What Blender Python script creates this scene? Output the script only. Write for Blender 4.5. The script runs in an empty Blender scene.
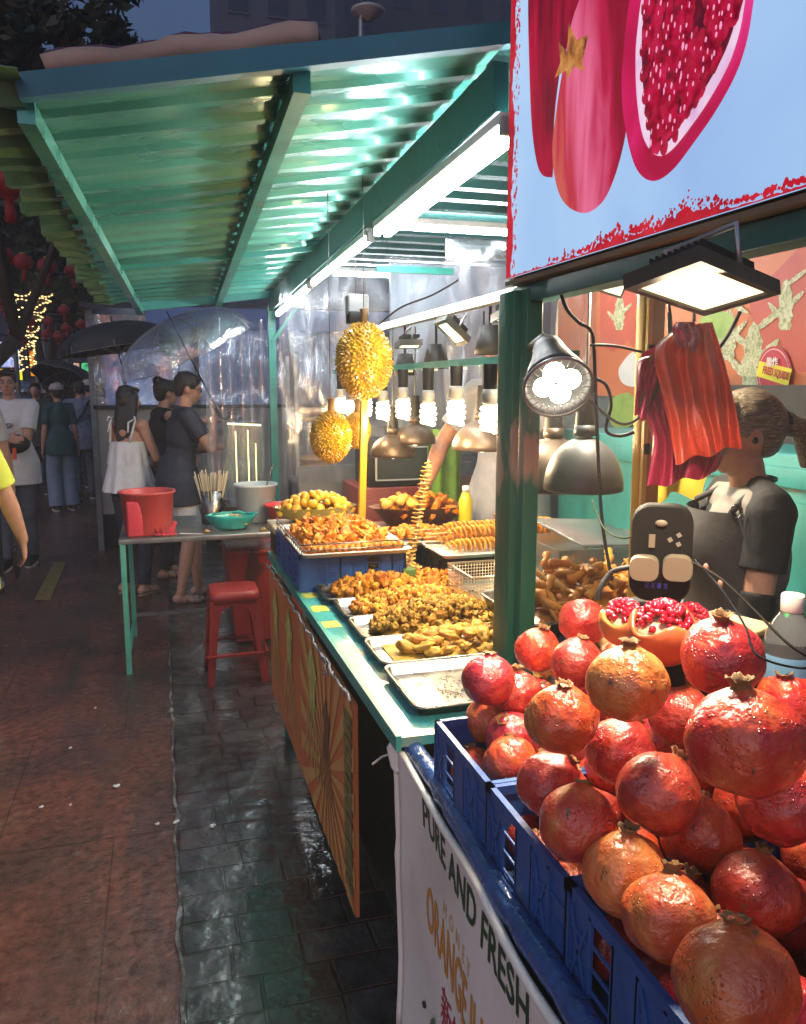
import bpy, bmesh, math, random
from mathutils import Vector, Matrix, Euler, noise
V = Vector
S = bpy.context.scene
rad = math.radians
PI = math.pi
# ---------------------------------------------------------------- camera
FPX = 806.0
PHI = math.atan(127/FPX); PSI = math.atan(243*math.cos(PHI)/FPX)
CF = V((math.sin(PSI)*math.cos(PHI), math.cos(PSI)*math.cos(PHI), -math.sin(PHI)))
CR = V((math.cos(PSI), -math.sin(PSI), 0)); CU = CR.cross(CF)
EYE = V((0, 0, 1.6))
cd = bpy.data.cameras.new('camera'); cam = bpy.data.objects.new('camera', cd)
S.collection.objects.link(cam); S.camera = cam
cam.location = EYE; cam.rotation_euler = (PI/2-PHI, 0, -PSI)
cd.sensor_fit = 'VERTICAL'; cd.sensor_height = 24; cd.lens = 24*FPX/1024
cd.clip_start = 0.03; cd.clip_end = 2000
cd.dof.use_dof = False
S.view_settings.view_transform = 'Standard'; S.view_settings.look = 'None'
S.view_settings.gamma = 1; S.view_settings.use_curve_mapping = False
S.view_settings.exposure = 1.0
S.render.engine = 'CYCLES'
S.cycles.use_denoising = True
S.cycles.max_bounces = 6; S.cycles.transparent_max_bounces = 12
S.cycles.diffuse_bounces = 3; S.cycles.glossy_bounces = 4; S.cycles.transmission_bounces = 6
S.cycles.sample_clamp_indirect = 6; S.cycles.use_light_tree = True
S.cycles.caustics_reflective = False; S.cycles.caustics_refractive = False
# ---------------------------------------------------------------- dusk sky, sun already down
W = bpy.data.worlds.new("World"); S.world = W; W.use_nodes = True
wn = W.node_tree; bg = wn.nodes['Background']
sky = wn.nodes.new('ShaderNodeTexSky'); sky.sky_type = 'NISHITA'; sky.sun_disc = False
sky.sun_elevation = rad(1.0); sky.sun_rotation = rad(222); sky.altitude = 50
sky.air_density = 1.3; sky.dust_density = 1.0; sky.ozone_density = 4.0
cg = wn.nodes.new('ShaderNodeMix'); cg.data_type = 'RGBA'; cg.blend_type = 'MULTIPLY'; cg.inputs[0].default_value = 1; cg.inputs[7].default_value = (1.12, .88, .86, 1)
wn.links.new(sky.outputs[0], cg.inputs[6]); wn.links.new(cg.outputs[2], bg.inputs[0]); bg.inputs[1].default_value = 0.30
# added soft fill from behind left, brightening the crowd, board and banner
sd = bpy.data.lights.new('dusk_fill', 'SUN'); sd.energy = 0.42; sd.angle = rad(70); sd.color = (.86, .91, 1.0)
so = bpy.data.objects.new('dusk_fill', sd); S.collection.objects.link(so); so.rotation_euler = (Vector((.60, .66, -.62))).to_track_quat('-Z', 'Y').to_euler()
TAU = 2*PI
def at(px, py, X=None, Y=None, z=None):
    """measured point of the place: the sight line through a photo point met with a known plane"""
    d = CF + CR*((px-403)/FPX) + CU*((512-py)/FPX)
    t = X/d.x if X is not None else (Y/d.y if Y is not None else (z-EYE.z)/d.z)
    return EYE + d*t
def atw(px, py, w):
    return EYE + (CF + CR*((px-403)/FPX) + CU*((512-py)/FPX))*w
# ---------------------------------------------------------------- object helpers
COL = S.collection
def world_m(o):
    m = o.matrix_basis.copy()
    while o.parent: o = o.parent; m = o.matrix_basis @ m
    return m
def tag(o, label=None, cat=None, group=None, kind=None):
    if label: o['label'] = label
    if cat: o['category'] = cat
    if group: o['group'] = group
    if kind: o['kind'] = kind
    return o
def thing(name, label, cat, loc=(0, 0, 0), rz=0, group=None, rot=None):
    o = bpy.data.objects.new(name, None); COL.objects.link(o); o.empty_display_size = .05
    o.location = V(loc); o.rotation_euler = rot if rot else (0, 0, rz)
    return tag(o, label, cat, group)
def kids(o): return [c for c in bpy.data.objects if c.parent == o]
CH = {}
def copy_tree(o, parent=None):
    c = o.copy(); COL.objects.link(c); c.parent = parent
    for ch in CH.get(o.name, []):
        k = copy_tree(ch, c); CH.setdefault(c.name, []).append(k)
    return c
def frame_of(p0, p1):
    z = (V(p1)-V(p0)); L = z.length; z.normalize()
    x = V((0, 0, 1)).cross(z) if abs(z.z) < .95 else V((0, 1, 0)).cross(z)
    x.normalize(); y = z.cross(x)
    m = Matrix((x, y, z)).transposed().to_4x4(); m.translation = V(p0)
    return m, L
class MB:
    def __init__(s): s.v = []; s.f = []; s.mi = []; s.sm = []
    def add(s, vs, fs, mat=None, mi=0, smooth=True):
        b = len(s.v)
        s.v += [tuple(mat @ V(v)) if mat else tuple(v) for v in vs]
        s.f += [[b+i for i in f] for f in fs]; s.mi += [mi]*len(fs); s.sm += [smooth]*len(fs)
        return s
    def box(s, c, d, rot=None, bev=0.0, mi=0, mat=None):
        hx, hy, hz = d[0]/2, d[1]/2, d[2]/2
        m = Matrix.Translation(V(c)) @ (Euler(rot).to_matrix().to_4x4() if rot else Matrix())
        if mat: m = mat @ m
        if bev <= 0:
            vs = [(x, y, z) for x in (-hx, hx) for y in (-hy, hy) for z in (-hz, hz)]
            return s.add(vs, [(0, 1, 3, 2), (4, 6, 7, 5), (0, 4, 5, 1), (2, 3, 7, 6), (0, 2, 6, 4), (1, 5, 7, 3)], m, mi, False)
        bm = bmesh.new(); bmesh.ops.create_cube(bm, size=1)
        bmesh.ops.scale(bm, vec=(d[0], d[1], d[2]), verts=bm.verts)
        bmesh.ops.bevel(bm, geom=bm.edges[:], offset=min(bev, min(d)*.45), segments=2, affect='EDGES', profile=.6)
        bm.verts.index_update()
        s.add([v.co[:] for v in bm.verts], [[v.index for v in f.verts] for f in bm.faces], m, mi, True); bm.free(); return s
    def bar(s, p0, p1, w, h=None, bev=0, mi=0, up=None):
        m, L = frame_of(p0, p1); h = h or w
        return s.box((0, 0, L/2), (w, h, L), mat=m, bev=bev, mi=mi)
    def lathe(s, prof, mat=None, seg=24, mi=0, caps=True, smooth=True, a0=0, a1=TAU):
        n = len(prof); full = abs(a1-a0-TAU) < 1e-6; k = seg if full else seg+1
        vs = []
        for i in range(k):
            a = a0+(a1-a0)*i/seg; c, q = math.cos(a), math.sin(a)
            vs += [(r*c, r*q, z) for r, z in prof]
        fs = []
        for i in range(seg):
            j = (i+1) % k
            for t in range(n-1): fs.append((i*n+t, j*n+t, j*n+t+1, i*n+t+1))
        if caps and full:
            if prof[0][0] > 1e-5: fs.append([i*n for i in range(k)][::-1])
            if prof[-1][0] > 1e-5: fs.append([i*n+n-1 for i in range(k)])
        return s.add(vs, fs, mat, mi, smooth)
    def cyl(s, p0, p1, r0, r1=None, seg=16, mi=0, smooth=True):
        m, L = frame_of(p0, p1); r1 = r0 if r1 is None else r1
        e = min(r0, r1)*.02
        return s.lathe([(r0*.999, 0), (r0, e), (r1, L-e), (r1*.999, L)], m, seg, mi, smooth=smooth)
    def cap(s, p0, p1, r0, r1, seg=14, mi=0, n=4):
        m, L = frame_of(p0, p1)
        pr = [(r0*math.sin(a)+1e-6, -r0*math.cos(a)) for a in [PI/2*i/n for i in range(n+1)]]
        pr += [(r1*math.cos(a)+1e-6, L+r1*math.sin(a)) for a in [PI/2*i/n for i in range(n+1)]]
        return s.lathe(pr, m, seg, mi)
    def ell(s, c, r, rot=None, seg=16, n=10, mi=0, mat=None):
        m = Matrix.Translation(V(c)) @ (Euler(rot).to_matrix().to_4x4() if rot else Matrix()) @ Matrix.Diagonal((*r, 1))
        if mat: m = mat @ m
        pr = [(math.sin(PI*i/n)+(1e-5), -math.cos(PI*i/n)) for i in range(n+1)]
        return s.lathe(pr, m, seg, mi)
    def tube(s, pts, r, seg=8, mi=0, closed=False):
        pts = [V(p) for p in pts]; n = len(pts); rs = r if isinstance(r, (list, tuple)) else [r]*n
        vs = []; prev = None
        for i, p in enumerate(pts):
            t = (pts[min(i+1, n-1)]-pts[max(i-1, 0)]).normalized()
            x = (prev - t*prev.dot(t)) if prev else (V((0, 0, 1)).cross(t) if abs(t.z) < .9 else V((1, 0, 0)).cross(t))
            x.normalize(); prev = x; y = t.cross(x)
            vs += [tuple(p + (x*math.cos(TAU*k/seg) + y*math.sin(TAU*k/seg))*rs[i]) for k in range(seg)]
        fs = [(i*seg+k, i*seg+(k+1) % seg, (i+1)*seg+(k+1) % seg, (i+1)*seg+k) for i in range(n-1) for k in range(seg)]
        fs += [list(range(seg))[::-1], [(n-1)*seg+k for k in range(seg)]]
        return s.add(vs, fs, None, mi)
    def grid(s, fn, nu, nv, mi=0, smooth=True, thick=0, mat=None):
        vs = [tuple(fn(i/nu, j/nv)) for i in range(nu+1) for j in range(nv+1)]
        k = nv+1
        fs = [(i*k+j, (i+1)*k+j, (i+1)*k+j+1, i*k+j+1) for i in range(nu) for j in range(nv)]
        return s.add(vs, fs, mat, mi, smooth)
    def prism(s, pts, ex, mi=0, mat=None):
        """flat outline pts (3D) given thickness by vector ex"""
        n = len(pts); ex = V(ex)
        vs = [tuple(p) for p in pts]+[tuple(V(p)+ex) for p in pts]
        fs = [list(range(n)), [n+i for i in range(n)][::-1]]+[(i, i+n, (i+1) % n+n, (i+1) % n) for i in range(n)]
        return s.add(vs, fs, mat, mi, False)
    def mesh(s, name, inv=None):
        me = bpy.data.meshes.new(name)
        me.from_pydata([tuple(inv @ V(v)) for v in s.v] if inv else s.v, [], s.f)
        me.polygons.foreach_set('material_index', s.mi); me.polygons.foreach_set('use_smooth', s.sm)
        me.update(); return me
    def build(s, name, mat, parent=None, origin=None, label=None, fixn=False, sub=0, solid=0, bev=0, wire=None):
        """world-space shapes -> ONE mesh object under parent (or with its origin at origin)"""
        inv = world_m(parent).inverted() if parent else (Matrix.Translation(-V(origin)) if origin is not None else None)
        me = s.mesh(name, inv)
        if fixn:
            bm = bmesh.new(); bm.from_mesh(me); bmesh.ops.recalc_face_normals(bm, faces=bm.faces); bm.to_mesh(me); bm.free()
        return link(name, me, mat, parent, origin, label, sub, solid)
def link(name, me, mat, parent=None, origin=None, label=None, sub=0, solid=0):
    o = bpy.data.objects.new(name, me); COL.objects.link(o)
    for m in (mat if isinstance(mat, (list, tuple)) else [mat]): me.materials.append(m)
    if parent: o.parent = parent; CH.setdefault(parent.name, []).append(o)
    elif origin is not None: o.location = V(origin)
    if label: o['label'] = label
    if solid: d = o.modifiers.new('s', 'SOLIDIFY'); d.thickness = solid; d.offset = 0
    if sub: d = o.modifiers.new('u', 'SUBSURF'); d.levels = sub; d.render_levels = sub
    return o
def remeshed(mb, voxel, smooth=2, inv=None):
    me = mb.mesh('tmp', inv); o = bpy.data.objects.new('tmp', me); COL.objects.link(o)
    d = o.modifiers.new('r', 'REMESH'); d.mode = 'VOXEL'; d.voxel_size = voxel; d.use_smooth_shade = True
    if smooth: d = o.modifiers.new('k', 'SMOOTH'); d.factor = .5; d.iterations = smooth
    dg = bpy.context.evaluated_depsgraph_get(); dg.update()
    r = bpy.data.meshes.new_from_object(o.evaluated_get(dg))
    bpy.data.objects.remove(o); bpy.data.meshes.remove(me)
    for p in r.polygons: p.use_smooth = True
    r.materials.clear()
    return r
def blob(mb, name, mat, voxel, parent=None, smooth=2, origin=None, label=None):
    inv = world_m(parent).inverted() if parent else (Matrix.Translation(-V(origin)) if origin is not None else None)
    r = remeshed(mb, voxel, smooth, inv); r.name = name
    return link(name, r, mat, parent, origin, label)
def text_mesh(txt, size, m, name, mat, parent=None, extrude=.0006, spacing=1.0, align='LEFT', bold=0.0, sx=1.0):
    cu = bpy.data.curves.new('txt', 'FONT'); cu.body = txt; cu.size = size; cu.extrude = extrude
    cu.space_character = spacing; cu.align_x = align; cu.offset = bold; cu.resolution_u = 3
    o = bpy.data.objects.new('tmp', cu); COL.objects.link(o)
    dg = bpy.context.evaluated_depsgraph_get(); dg.update()
    me = bpy.data.meshes.new_from_object(o.evaluated_get(dg)); bpy.data.objects.remove(o)
    me.transform(m @ Matrix.Diagonal((sx, 1, 1, 1)))
    if parent: me.transform(world_m(parent).inverted())
    me.materials.clear(); me.name = name
    return link(name, me, mat, parent)
# ---------------------------------------------------------------- material helpers
def lin(c):
    return tuple(((x/12.92) if x <= .04045 else ((x+.055)/1.055)**2.4) for x in [k/255 for k in c])
MATS = {}
def mat(name, cols, rough=.5, metal=0, scale=8, detail=5, dist=.3, bump=0, bscale=None, spec=.5, coat=0, coatr=.1,
        trans=0, ior=1.45, rvar=0, rnd=0, stops=None, stretch=(1, 1, 1), alpha=1, emit=None, es=0, sss=0, spots=None, coord='Object', bdist=.01):
    """noise-mixed Principled material; cols are linear base colours"""
    if name in MATS: return MATS[name]
    m = bpy.data.materials.new(name); m.use_nodes = True; nt = m.node_tree; N = nt.nodes.new; L = nt.links.new
    b = nt.nodes['Principled BSDF']; MATS[name] = m
    b.inputs['Roughness'].default_value = rough; b.inputs['Metallic'].default_value = metal
    b.inputs['Specular IOR Level'].default_value = spec; b.inputs['Coat Weight'].default_value = coat
    b.inputs['Coat Roughness'].default_value = coatr; b.inputs['Transmission Weight'].default_value = trans
    b.inputs['IOR'].default_value = ior; b.inputs['Alpha'].default_value = alpha
    if sss:
        b.inputs['Subsurface Weight'].default_value = sss; b.inputs['Subsurface Scale'].default_value = .01
    tc = N('ShaderNodeTexCoord'); mp = N('ShaderNodeMapping'); mp.inputs['Scale'].default_value = stretch
    L(tc.outputs[coord], mp.inputs['Vector'])
    if rnd:
        oi = N('ShaderNodeObjectInfo'); ml = N('ShaderNodeMath'); ml.operation = 'MULTIPLY'; ml.inputs[1].default_value = 37
        L(oi.outputs['Random'], ml.inputs[0]); L(ml.outputs[0], mp.inputs['Location'])
    nz = N('ShaderNodeTexNoise'); nz.inputs['Scale'].default_value = scale; nz.inputs['Detail'].default_value = detail
    nz.inputs['Distortion'].default_value = dist; L(mp.outputs[0], nz.inputs['Vector'])
    cr = N('ShaderNodeValToRGB'); n = len(cols)
    st = stops or [.3+.4*i/max(1, n-1) for i in range(n)]
    e = cr.color_ramp.elements
    e[0].position = st[0]; e[0].color = (*cols[0], 1)
    e[1].position = st[-1] if n > 1 else 1; e[1].color = (*cols[-1], 1)
    for i in range(1, n-1): q = e.new(st[i]); q.color = (*cols[i], 1)
    L(nz.outputs['Fac'], cr.inputs[0]); out = cr.outputs[0]
    if rnd and isinstance(rnd, tuple):          # hue / value shift from object to object
        hs = N('ShaderNodeHueSaturation'); mr = N('ShaderNodeMapRange'); L(oi.outputs['Random'], mr.inputs[0])
        mr.inputs[3].default_value = .5-rnd[0]; mr.inputs[4].default_value = .5+rnd[0]; L(mr.outputs[0], hs.inputs['Hue'])
        m2 = N('ShaderNodeMath'); m2.operation = 'MULTIPLY'; m2.inputs[1].default_value = 7.3; L(oi.outputs['Random'], m2.inputs[0])
        m3 = N('ShaderNodeMath'); m3.operation = 'FRACT'; L(m2.outputs[0], m3.inputs[0])
        m4 = N('ShaderNodeMapRange'); L(m3.outputs[0], m4.inputs[0]); m4.inputs[3].default_value = 1-rnd[1]; m4.inputs[4].default_value = 1+rnd[1]
        L(m4.outputs[0], hs.inputs['Value']); L(out, hs.inputs['Color']); out = hs.outputs[0]
    if spots:                                     # (colour, scale, threshold): small marks
        n2 = N('ShaderNodeTexNoise'); n2.inputs['Scale'].default_value = spots[1]; n2.inputs['Detail'].default_value = 6; L(mp.outputs[0], n2.inputs['Vector'])
        c2 = N('ShaderNodeValToRGB'); c2.color_ramp.elements[0].position = spots[2]; c2.color_ramp.elements[1].position = spots[2]+.05
        L(n2.outputs['Fac'], c2.inputs[0]); mx = N('ShaderNodeMix'); mx.data_type = 'RGBA'
        L(c2.outputs[0], mx.inputs[0]); L(out, mx.inputs[6]); mx.inputs[7].default_value = (*spots[0], 1); out = mx.outputs[2]
    L(out, b.inputs['Base Color'])
    if rvar:
        r = N('ShaderNodeMapRange'); L(nz.outputs['Fac'], r.inputs[0]); r.inputs[1].default_value = .3; r.inputs[2].default_value = .7
        r.inputs[3].default_value = max(.02, rough-rvar); r.inputs[4].default_value = min(1, rough+rvar); L(r.outputs[0], b.inputs['Roughness'])
    if bump:
        bn = N('ShaderNodeTexNoise'); bn.inputs['Scale'].default_value = bscale or scale*4; bn.inputs['Detail'].default_value = 4
        L(mp.outputs[0], bn.inputs['Vector']); bp = N('ShaderNodeBump'); bp.inputs['Strength'].default_value = bump; bp.inputs['Distance'].default_value = bdist
        L(bn.outputs['Fac'], bp.inputs['Height']); L(bp.outputs[0], b.inputs['Normal'])
    if emit:
        b.inputs['Emission Color'].default_value = (*emit, 1); b.inputs['Emission Strength'].default_value = es
    return m
def glow(name, col, strength):
    if name in MATS: return MATS[name]
    m = bpy.data.materials.new(name); m.use_nodes = True; nt = m.node_tree
    b = nt.nodes['Principled BSDF']; b.inputs['Base Color'].default_value = (.8, .8, .8, 1)
    b.inputs['Emission Color'].default_value = (*col, 1); b.inputs['Emission Strength'].default_value = strength
    MATS[name] = m; return m
def film(name, col=(.9, .95, 1), clear=.75, rough=.12, bump=.6, bscale=6, stretch=(1, 1, .25)):
    """thin clear plastic: mostly see-through with a crinkled sheen"""
    if name in MATS: return MATS[name]
    m = bpy.data.materials.new(name); m.use_nodes = True; nt = m.node_tree; N = nt.nodes.new; L = nt.links.new
    nt.nodes.remove(nt.nodes['Principled BSDF']); out = nt.nodes['Material Output']
    tr = N('ShaderNodeBsdfTransparent'); tr.inputs[0].default_value = (*col, 1)
    gl = N('ShaderNodeBsdfGlossy'); gl.inputs['Roughness'].default_value = rough; gl.inputs[0].default_value = (.9, .95, 1, 1)
    df = N('ShaderNodeBsdfTranslucent'); df.inputs[0].default_value = (.5, .55, .6, 1); d2 = N('ShaderNodeBsdfDiffuse'); d2.inputs[0].default_value = (.5, .55, .6, 1)
    tc = N('ShaderNodeTexCoord'); mp = N('ShaderNodeMapping'); mp.inputs['Scale'].default_value = stretch; L(tc.outputs['Object'], mp.inputs[0])
    nz = N('ShaderNodeTexNoise'); nz.inputs['Scale'].default_value = bscale; nz.inputs['Detail'].default_value = 5; nz.inputs['Distortion'].default_value = 1.5; L(mp.outputs[0], nz.inputs['Vector'])
    bp = N('ShaderNodeBump'); bp.inputs['Strength'].default_value = bump; bp.inputs['Distance'].default_value = .05; L(nz.outputs['Fac'], bp.inputs['Height']); L(bp.outputs[0], gl.inputs['Normal'])
    a = N('ShaderNodeMixShader'); a.inputs[0].default_value = .5; L(df.outputs[0], a.inputs[1]); L(d2.outputs[0], a.inputs[2])
    c = N('ShaderNodeMixShader'); c.inputs[0].default_value = .55; L(a.outputs[0], c.inputs[1]); L(gl.outputs[0], c.inputs[2])
    f = N('ShaderNodeMapRange'); L(nz.outputs['Fac'], f.inputs[0]); f.inputs[1].default_value = .35; f.inputs[2].default_value = .75
    f.inputs[3].default_value = max(0, 1-clear-.12); f.inputs[4].default_value = min(1, 1-clear+.2)
    e = N('ShaderNodeMixShader'); L(f.outputs[0], e.inputs[0]); L(tr.outputs[0], e.inputs[1]); L(c.outputs[0], e.inputs[2]); L(e.outputs[0], out.inputs[0])
    MATS[name] = m; return m
def light(kind, name, loc, energy, col, size=.1, target=None, spot=None, blend=.5, size_y=None):
    d = bpy.data.lights.new(name, kind); d.energy = energy; d.color = col
    if kind == 'AREA':
        d.size = size
        if size_y: d.shape = 'RECTANGLE'; d.size_y = size_y
    else: d.shadow_soft_size = size
    if kind == 'SPOT': d.spot_size = spot; d.spot_blend = blend
    o = bpy.data.objects.new(name, d); COL.objects.link(o); o.location = V(loc)
    if target is not None: o.rotation_euler = (V(target)-V(loc)).to_track_quat('-Z', 'Y').to_euler()
    return o
R = random.Random(11)
# ================================================================= MATERIALS
def ground_mat():
    m = bpy.data.materials.new('wet_red_concrete'); m.use_nodes = True; nt = m.node_tree; N = nt.nodes.new; L = nt.links.new
    b = nt.nodes['Principled BSDF']; tc = N('ShaderNodeTexCoord')
    def nz(scale, det=6, dist=0, st=(1, 1, 1)):
        mp = N('ShaderNodeMapping'); mp.inputs['Scale'].default_value = st; L(tc.outputs['Object'], mp.inputs[0])
        n = N('ShaderNodeTexNoise'); n.inputs['Scale'].default_value = scale; n.inputs['Detail'].default_value = det; n.inputs['Distortion'].default_value = dist
        n.inputs['Roughness'].default_value = .65; L(mp.outputs[0], n.inputs['Vector']); return n.outputs['Fac']
    def ramp(f, cs):
        r = N('ShaderNodeValToRGB'); e = r.color_ramp.elements
        e[0].position, e[0].color = cs[0][0], (*cs[0][1], 1); e[1].position, e[1].color = cs[-1][0], (*cs[-1][1], 1)
        for p, c in cs[1:-1]: q = e.new(p); q.color = (*c, 1)
        L(f, r.inputs[0]); return r.outputs[0]
    base = ramp(nz(1.3, 8, .6), [(.3, (.06, .042, .037)), (.48, (.11, .05, .04)), (.6, (.16, .062, .045)), (.75, (.17, .135, .10))])
    fine = ramp(nz(26, 8, .2), [(.35, (.35, .35, .35)), (.7, (1.25, 1.2, 1.15))])
    mx = N('ShaderNodeMix'); mx.data_type = 'RGBA'; mx.blend_type = 'MULTIPLY'; mx.inputs[0].default_value = .8
    L(base, mx.inputs[6]); L(fine, mx.inputs[7])
    streak = ramp(nz(3.2, 7, .5, (1, .22, 1)), [(.5, (0, 0, 0)), (.66, (1, 1, 1))])
    m2 = N('ShaderNodeMix'); m2.data_type = 'RGBA'; L(streak, m2.inputs[0]); L(mx.outputs[2], m2.inputs[6]); m2.inputs[7].default_value = (.045, .032, .03, 1)
    pale = ramp(nz(5.5, 9, .3), [(.62, (0, 0, 0)), (.8, (.55, .55, .55))])
    m3 = N('ShaderNodeMix'); m3.data_type = 'RGBA'; L(pale, m3.inputs[0]); L(m2.outputs[2], m3.inputs[6]); m3.inputs[7].default_value = (.27, .22, .19, 1)
    # slab joints
    br = N('ShaderNodeTexBrick'); br.inputs['Scale'].default_value = 1; br.inputs['Brick Width'].default_value = .62; br.inputs['Row Height'].default_value = .95
    br.inputs['Mortar Size'].default_value = .005; br.inputs['Mortar Smooth'].default_value = .6; br.offset = .37; L(tc.outputs['Object'], br.inputs['Vector'])
    br.inputs['Color1'].default_value = (0, 0, 0, 1); br.inputs['Color2'].default_value = (0, 0, 0, 1); br.inputs['Mortar'].default_value = (1, 1, 1, 1)
    m4 = N('ShaderNodeMix'); m4.data_type = 'RGBA'; m4.blend_type = 'MULTIPLY'; jm = N('ShaderNodeMath'); jm.operation = 'MULTIPLY'; jm.inputs[1].default_value = .55
    L(br.outputs['Fac'], jm.inputs[0]); L(jm.outputs[0], m4.inputs[0]); L(m3.outputs[2], m4.inputs[6]); m4.inputs[7].default_value = (.3, .25, .25, 1)
    L(m4.outputs[2], b.inputs['Base Color'])
    rr = N('ShaderNodeMapRange'); L(nz(1.9, 7, .4), rr.inputs[0]); rr.inputs[1].default_value = .35; rr.inputs[2].default_value = .65; rr.inputs[3].default_value = .07; rr.inputs[4].default_value = .33
    L(rr.outputs[0], b.inputs['Roughness']); b.inputs['Specular IOR Level'].default_value = .5
    bp = N('ShaderNodeBump'); bp.inputs['Strength'].default_value = .5; bp.inputs['Distance'].default_value = .012
    L(nz(34, 8), bp.inputs['Height']); b2 = N('ShaderNodeBump'); b2.inputs['Strength'].default_value = .35; b2.inputs['Distance'].default_value = .05
    L(nz(3, 3), b2.inputs['Height']); L(bp.outputs[0], b2.inputs['Normal']); L(b2.outputs[0], b.inputs['Normal'])
    return m
def paver_mat():
    m = bpy.data.materials.new('wet_dark_pavers'); m.use_nodes = True; nt = m.node_tree; N = nt.nodes.new; L = nt.links.new
    b = nt.nodes['Principled BSDF']; tc = N('ShaderNodeTexCoord')
    wob = N('ShaderNodeTexNoise'); wob.inputs['Scale'].default_value = 7; L(tc.outputs['Object'], wob.inputs['Vector'])
    vm = N('ShaderNodeVectorMath'); vm.operation = 'MULTIPLY_ADD'; L(wob.outputs['Color'], vm.inputs[0]); vm.inputs[1].default_value = (.02, .02, 0); L(tc.outputs['Object'], vm.inputs[2])
    br = N('ShaderNodeTexBrick'); L(vm.outputs[0], br.inputs['Vector']); br.inputs['Scale'].default_value = 1
    br.inputs['Brick Width'].default_value = .2; br.inputs['Row Height'].default_value = .135; br.inputs['Mortar Size'].default_value = .0055; br.inputs['Mortar Smooth'].default_value = .3
    br.offset = .33; br.offset_frequency = 3; br.squash = .8; br.squash_frequency = 4
    br.inputs['Color1'].default_value = (.05, .05, .052, 1); br.inputs['Color2'].default_value = (.018, .019, .021, 1); br.inputs['Mortar'].default_value = (.012, .012, .012, 1)
    n1 = N('ShaderNodeTexNoise'); n1.inputs['Scale'].default_value = 14; n1.inputs['Detail'].default_value = 8; L(tc.outputs['Object'], n1.inputs['Vector'])
    r1 = N('ShaderNodeValToRGB'); e = r1.color_ramp.elements; e[0].position = .3; e[0].color = (.45, .45, .45, 1); e[1].position = .72; e[1].color = (1.6, 1.55, 1.5, 1); L(n1.outputs['Fac'], r1.inputs[0])
    mx = N('ShaderNodeMix'); mx.data_type = 'RGBA'; mx.blend_type = 'MULTIPLY'; mx.inputs[0].default_value = 1; L(br.outputs['Color'], mx.inputs[6]); L(r1.outputs[0], mx.inputs[7])
    L(mx.outputs[2], b.inputs['Base Color'])
    n2 = N('ShaderNodeTexNoise'); n2.inputs['Scale'].default_value = 3.2; n2.inputs['Detail'].default_value = 5; L(tc.outputs['Object'], n2.inputs['Vector'])
    rr = N('ShaderNodeMapRange'); L(n2.outputs['Fac'], rr.inputs[0]); rr.inputs[1].default_value = .38; rr.inputs[2].default_value = .62; rr.inputs[3].default_value = .1; rr.inputs[4].default_value = .34
    L(rr.outputs[0], b.inputs['Roughness']); b.inputs['Specular IOR Level'].default_value = 1.0; b.inputs['Coat Weight'].default_value = .6; b.inputs['Coat Roughness'].default_value = .3
    n3 = N('ShaderNodeTexNoise'); n3.inputs['Scale'].default_value = 60; n3.inputs['Detail'].default_value = 4; L(tc.outputs['Object'], n3.inputs['Vector'])
    n4 = N('ShaderNodeTexNoise'); n4.inputs['Scale'].default_value = 11; n4.inputs['Detail'].default_value = 3; L(tc.outputs['Object'], n4.inputs['Vector'])
    b1 = N('ShaderNodeBump'); b1.inputs['Strength'].default_value = .2; b1.inputs['Distance'].default_value = .004; L(n3.outputs['Fac'], b1.inputs['Height'])
    b3 = N('ShaderNodeBump'); b3.inputs['Strength'].default_value = .45; b3.inputs['Distance'].default_value = .02; L(n4.outputs['Fac'], b3.inputs['Height']); L(b1.outputs[0], b3.inputs['Normal'])
    b2 = N('ShaderNodeBump'); b2.invert = True; b2.inputs['Strength'].default_value = 1.0; b2.inputs['Distance'].default_value = .02; L(br.outputs['Fac'], b2.inputs['Height']); L(b3.outputs[0], b2.inputs['Normal'])
    L(b2.outputs[0], b.inputs['Normal']); L(b2.outputs[0], b.inputs['Coat Normal']); return m
TEAL = mat('teal_paint', [(.02, .15, .125), (.035, .24, .2), (.05, .29, .24)], rough=.38, scale=5, bump=.15, spots=((.28, .2, .12), 7, .68))
TEAL_DK = mat('dark_teal_paint', [(.012, .085, .085), (.02, .13, .125)], rough=.4, scale=4, bump=.15, spots=((.06, .05, .04), 9, .68))
FASCIA = mat('blue_teal_fascia', [(.02, .12, .16), (.03, .17, .21)], rough=.45, scale=4, bump=.1, spots=((.08, .07, .05), 6, .67))
GREENP = mat('worn_green_paint', [(.012, .09, .05), (.02, .14, .075)], rough=.42, scale=6, bump=.2, bscale=30, spots=((.33, .24, .15), 7, .57), stretch=(1, 1, .35))
SHEET = mat('green_roof_sheet', [(.035, .22, .18), (.07, .32, .26), (.13, .38, .30)], rough=.3, metal=.3, scale=3, bump=.2, bscale=5, rvar=.12, spots=((.16, .09, .04), 3, .74), stretch=(.35, 1, 1), coat=.3, coatr=.1, bdist=.02)
SHEET2 = mat('ceiling_sheet', [(.05, .16, .15), (.1, .24, .22)], rough=.16, metal=.75, scale=3, bump=.12, bscale=3, stretch=(.3, 1, 1), bdist=.02)
SHEET3 = mat('old_green_overlay', [(.04, .14, .08), (.08, .21, .12), (.15, .25, .13)], rough=.4, metal=.2, scale=9, bump=.4, bscale=16)
STEEL = mat('brushed_steel', [(.15, .147, .14), (.25, .245, .23)], rough=.3, metal=1, scale=20, rvar=.08, bump=.08, bscale=50)
STEEL_D = mat('dull_steel', [(.2, .2, .2), (.33, .33, .32)], rough=.4, metal=.8, scale=12, bump=.1)
WIRE = mat('wire_mesh_steel', [(.55, .47, .36), (.7, .6, .45)], rough=.3, metal=.9)
BLACK = mat('black_plastic', [(.008, .008, .008), (.015, .015, .014)], rough=.5, spec=.22)
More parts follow.
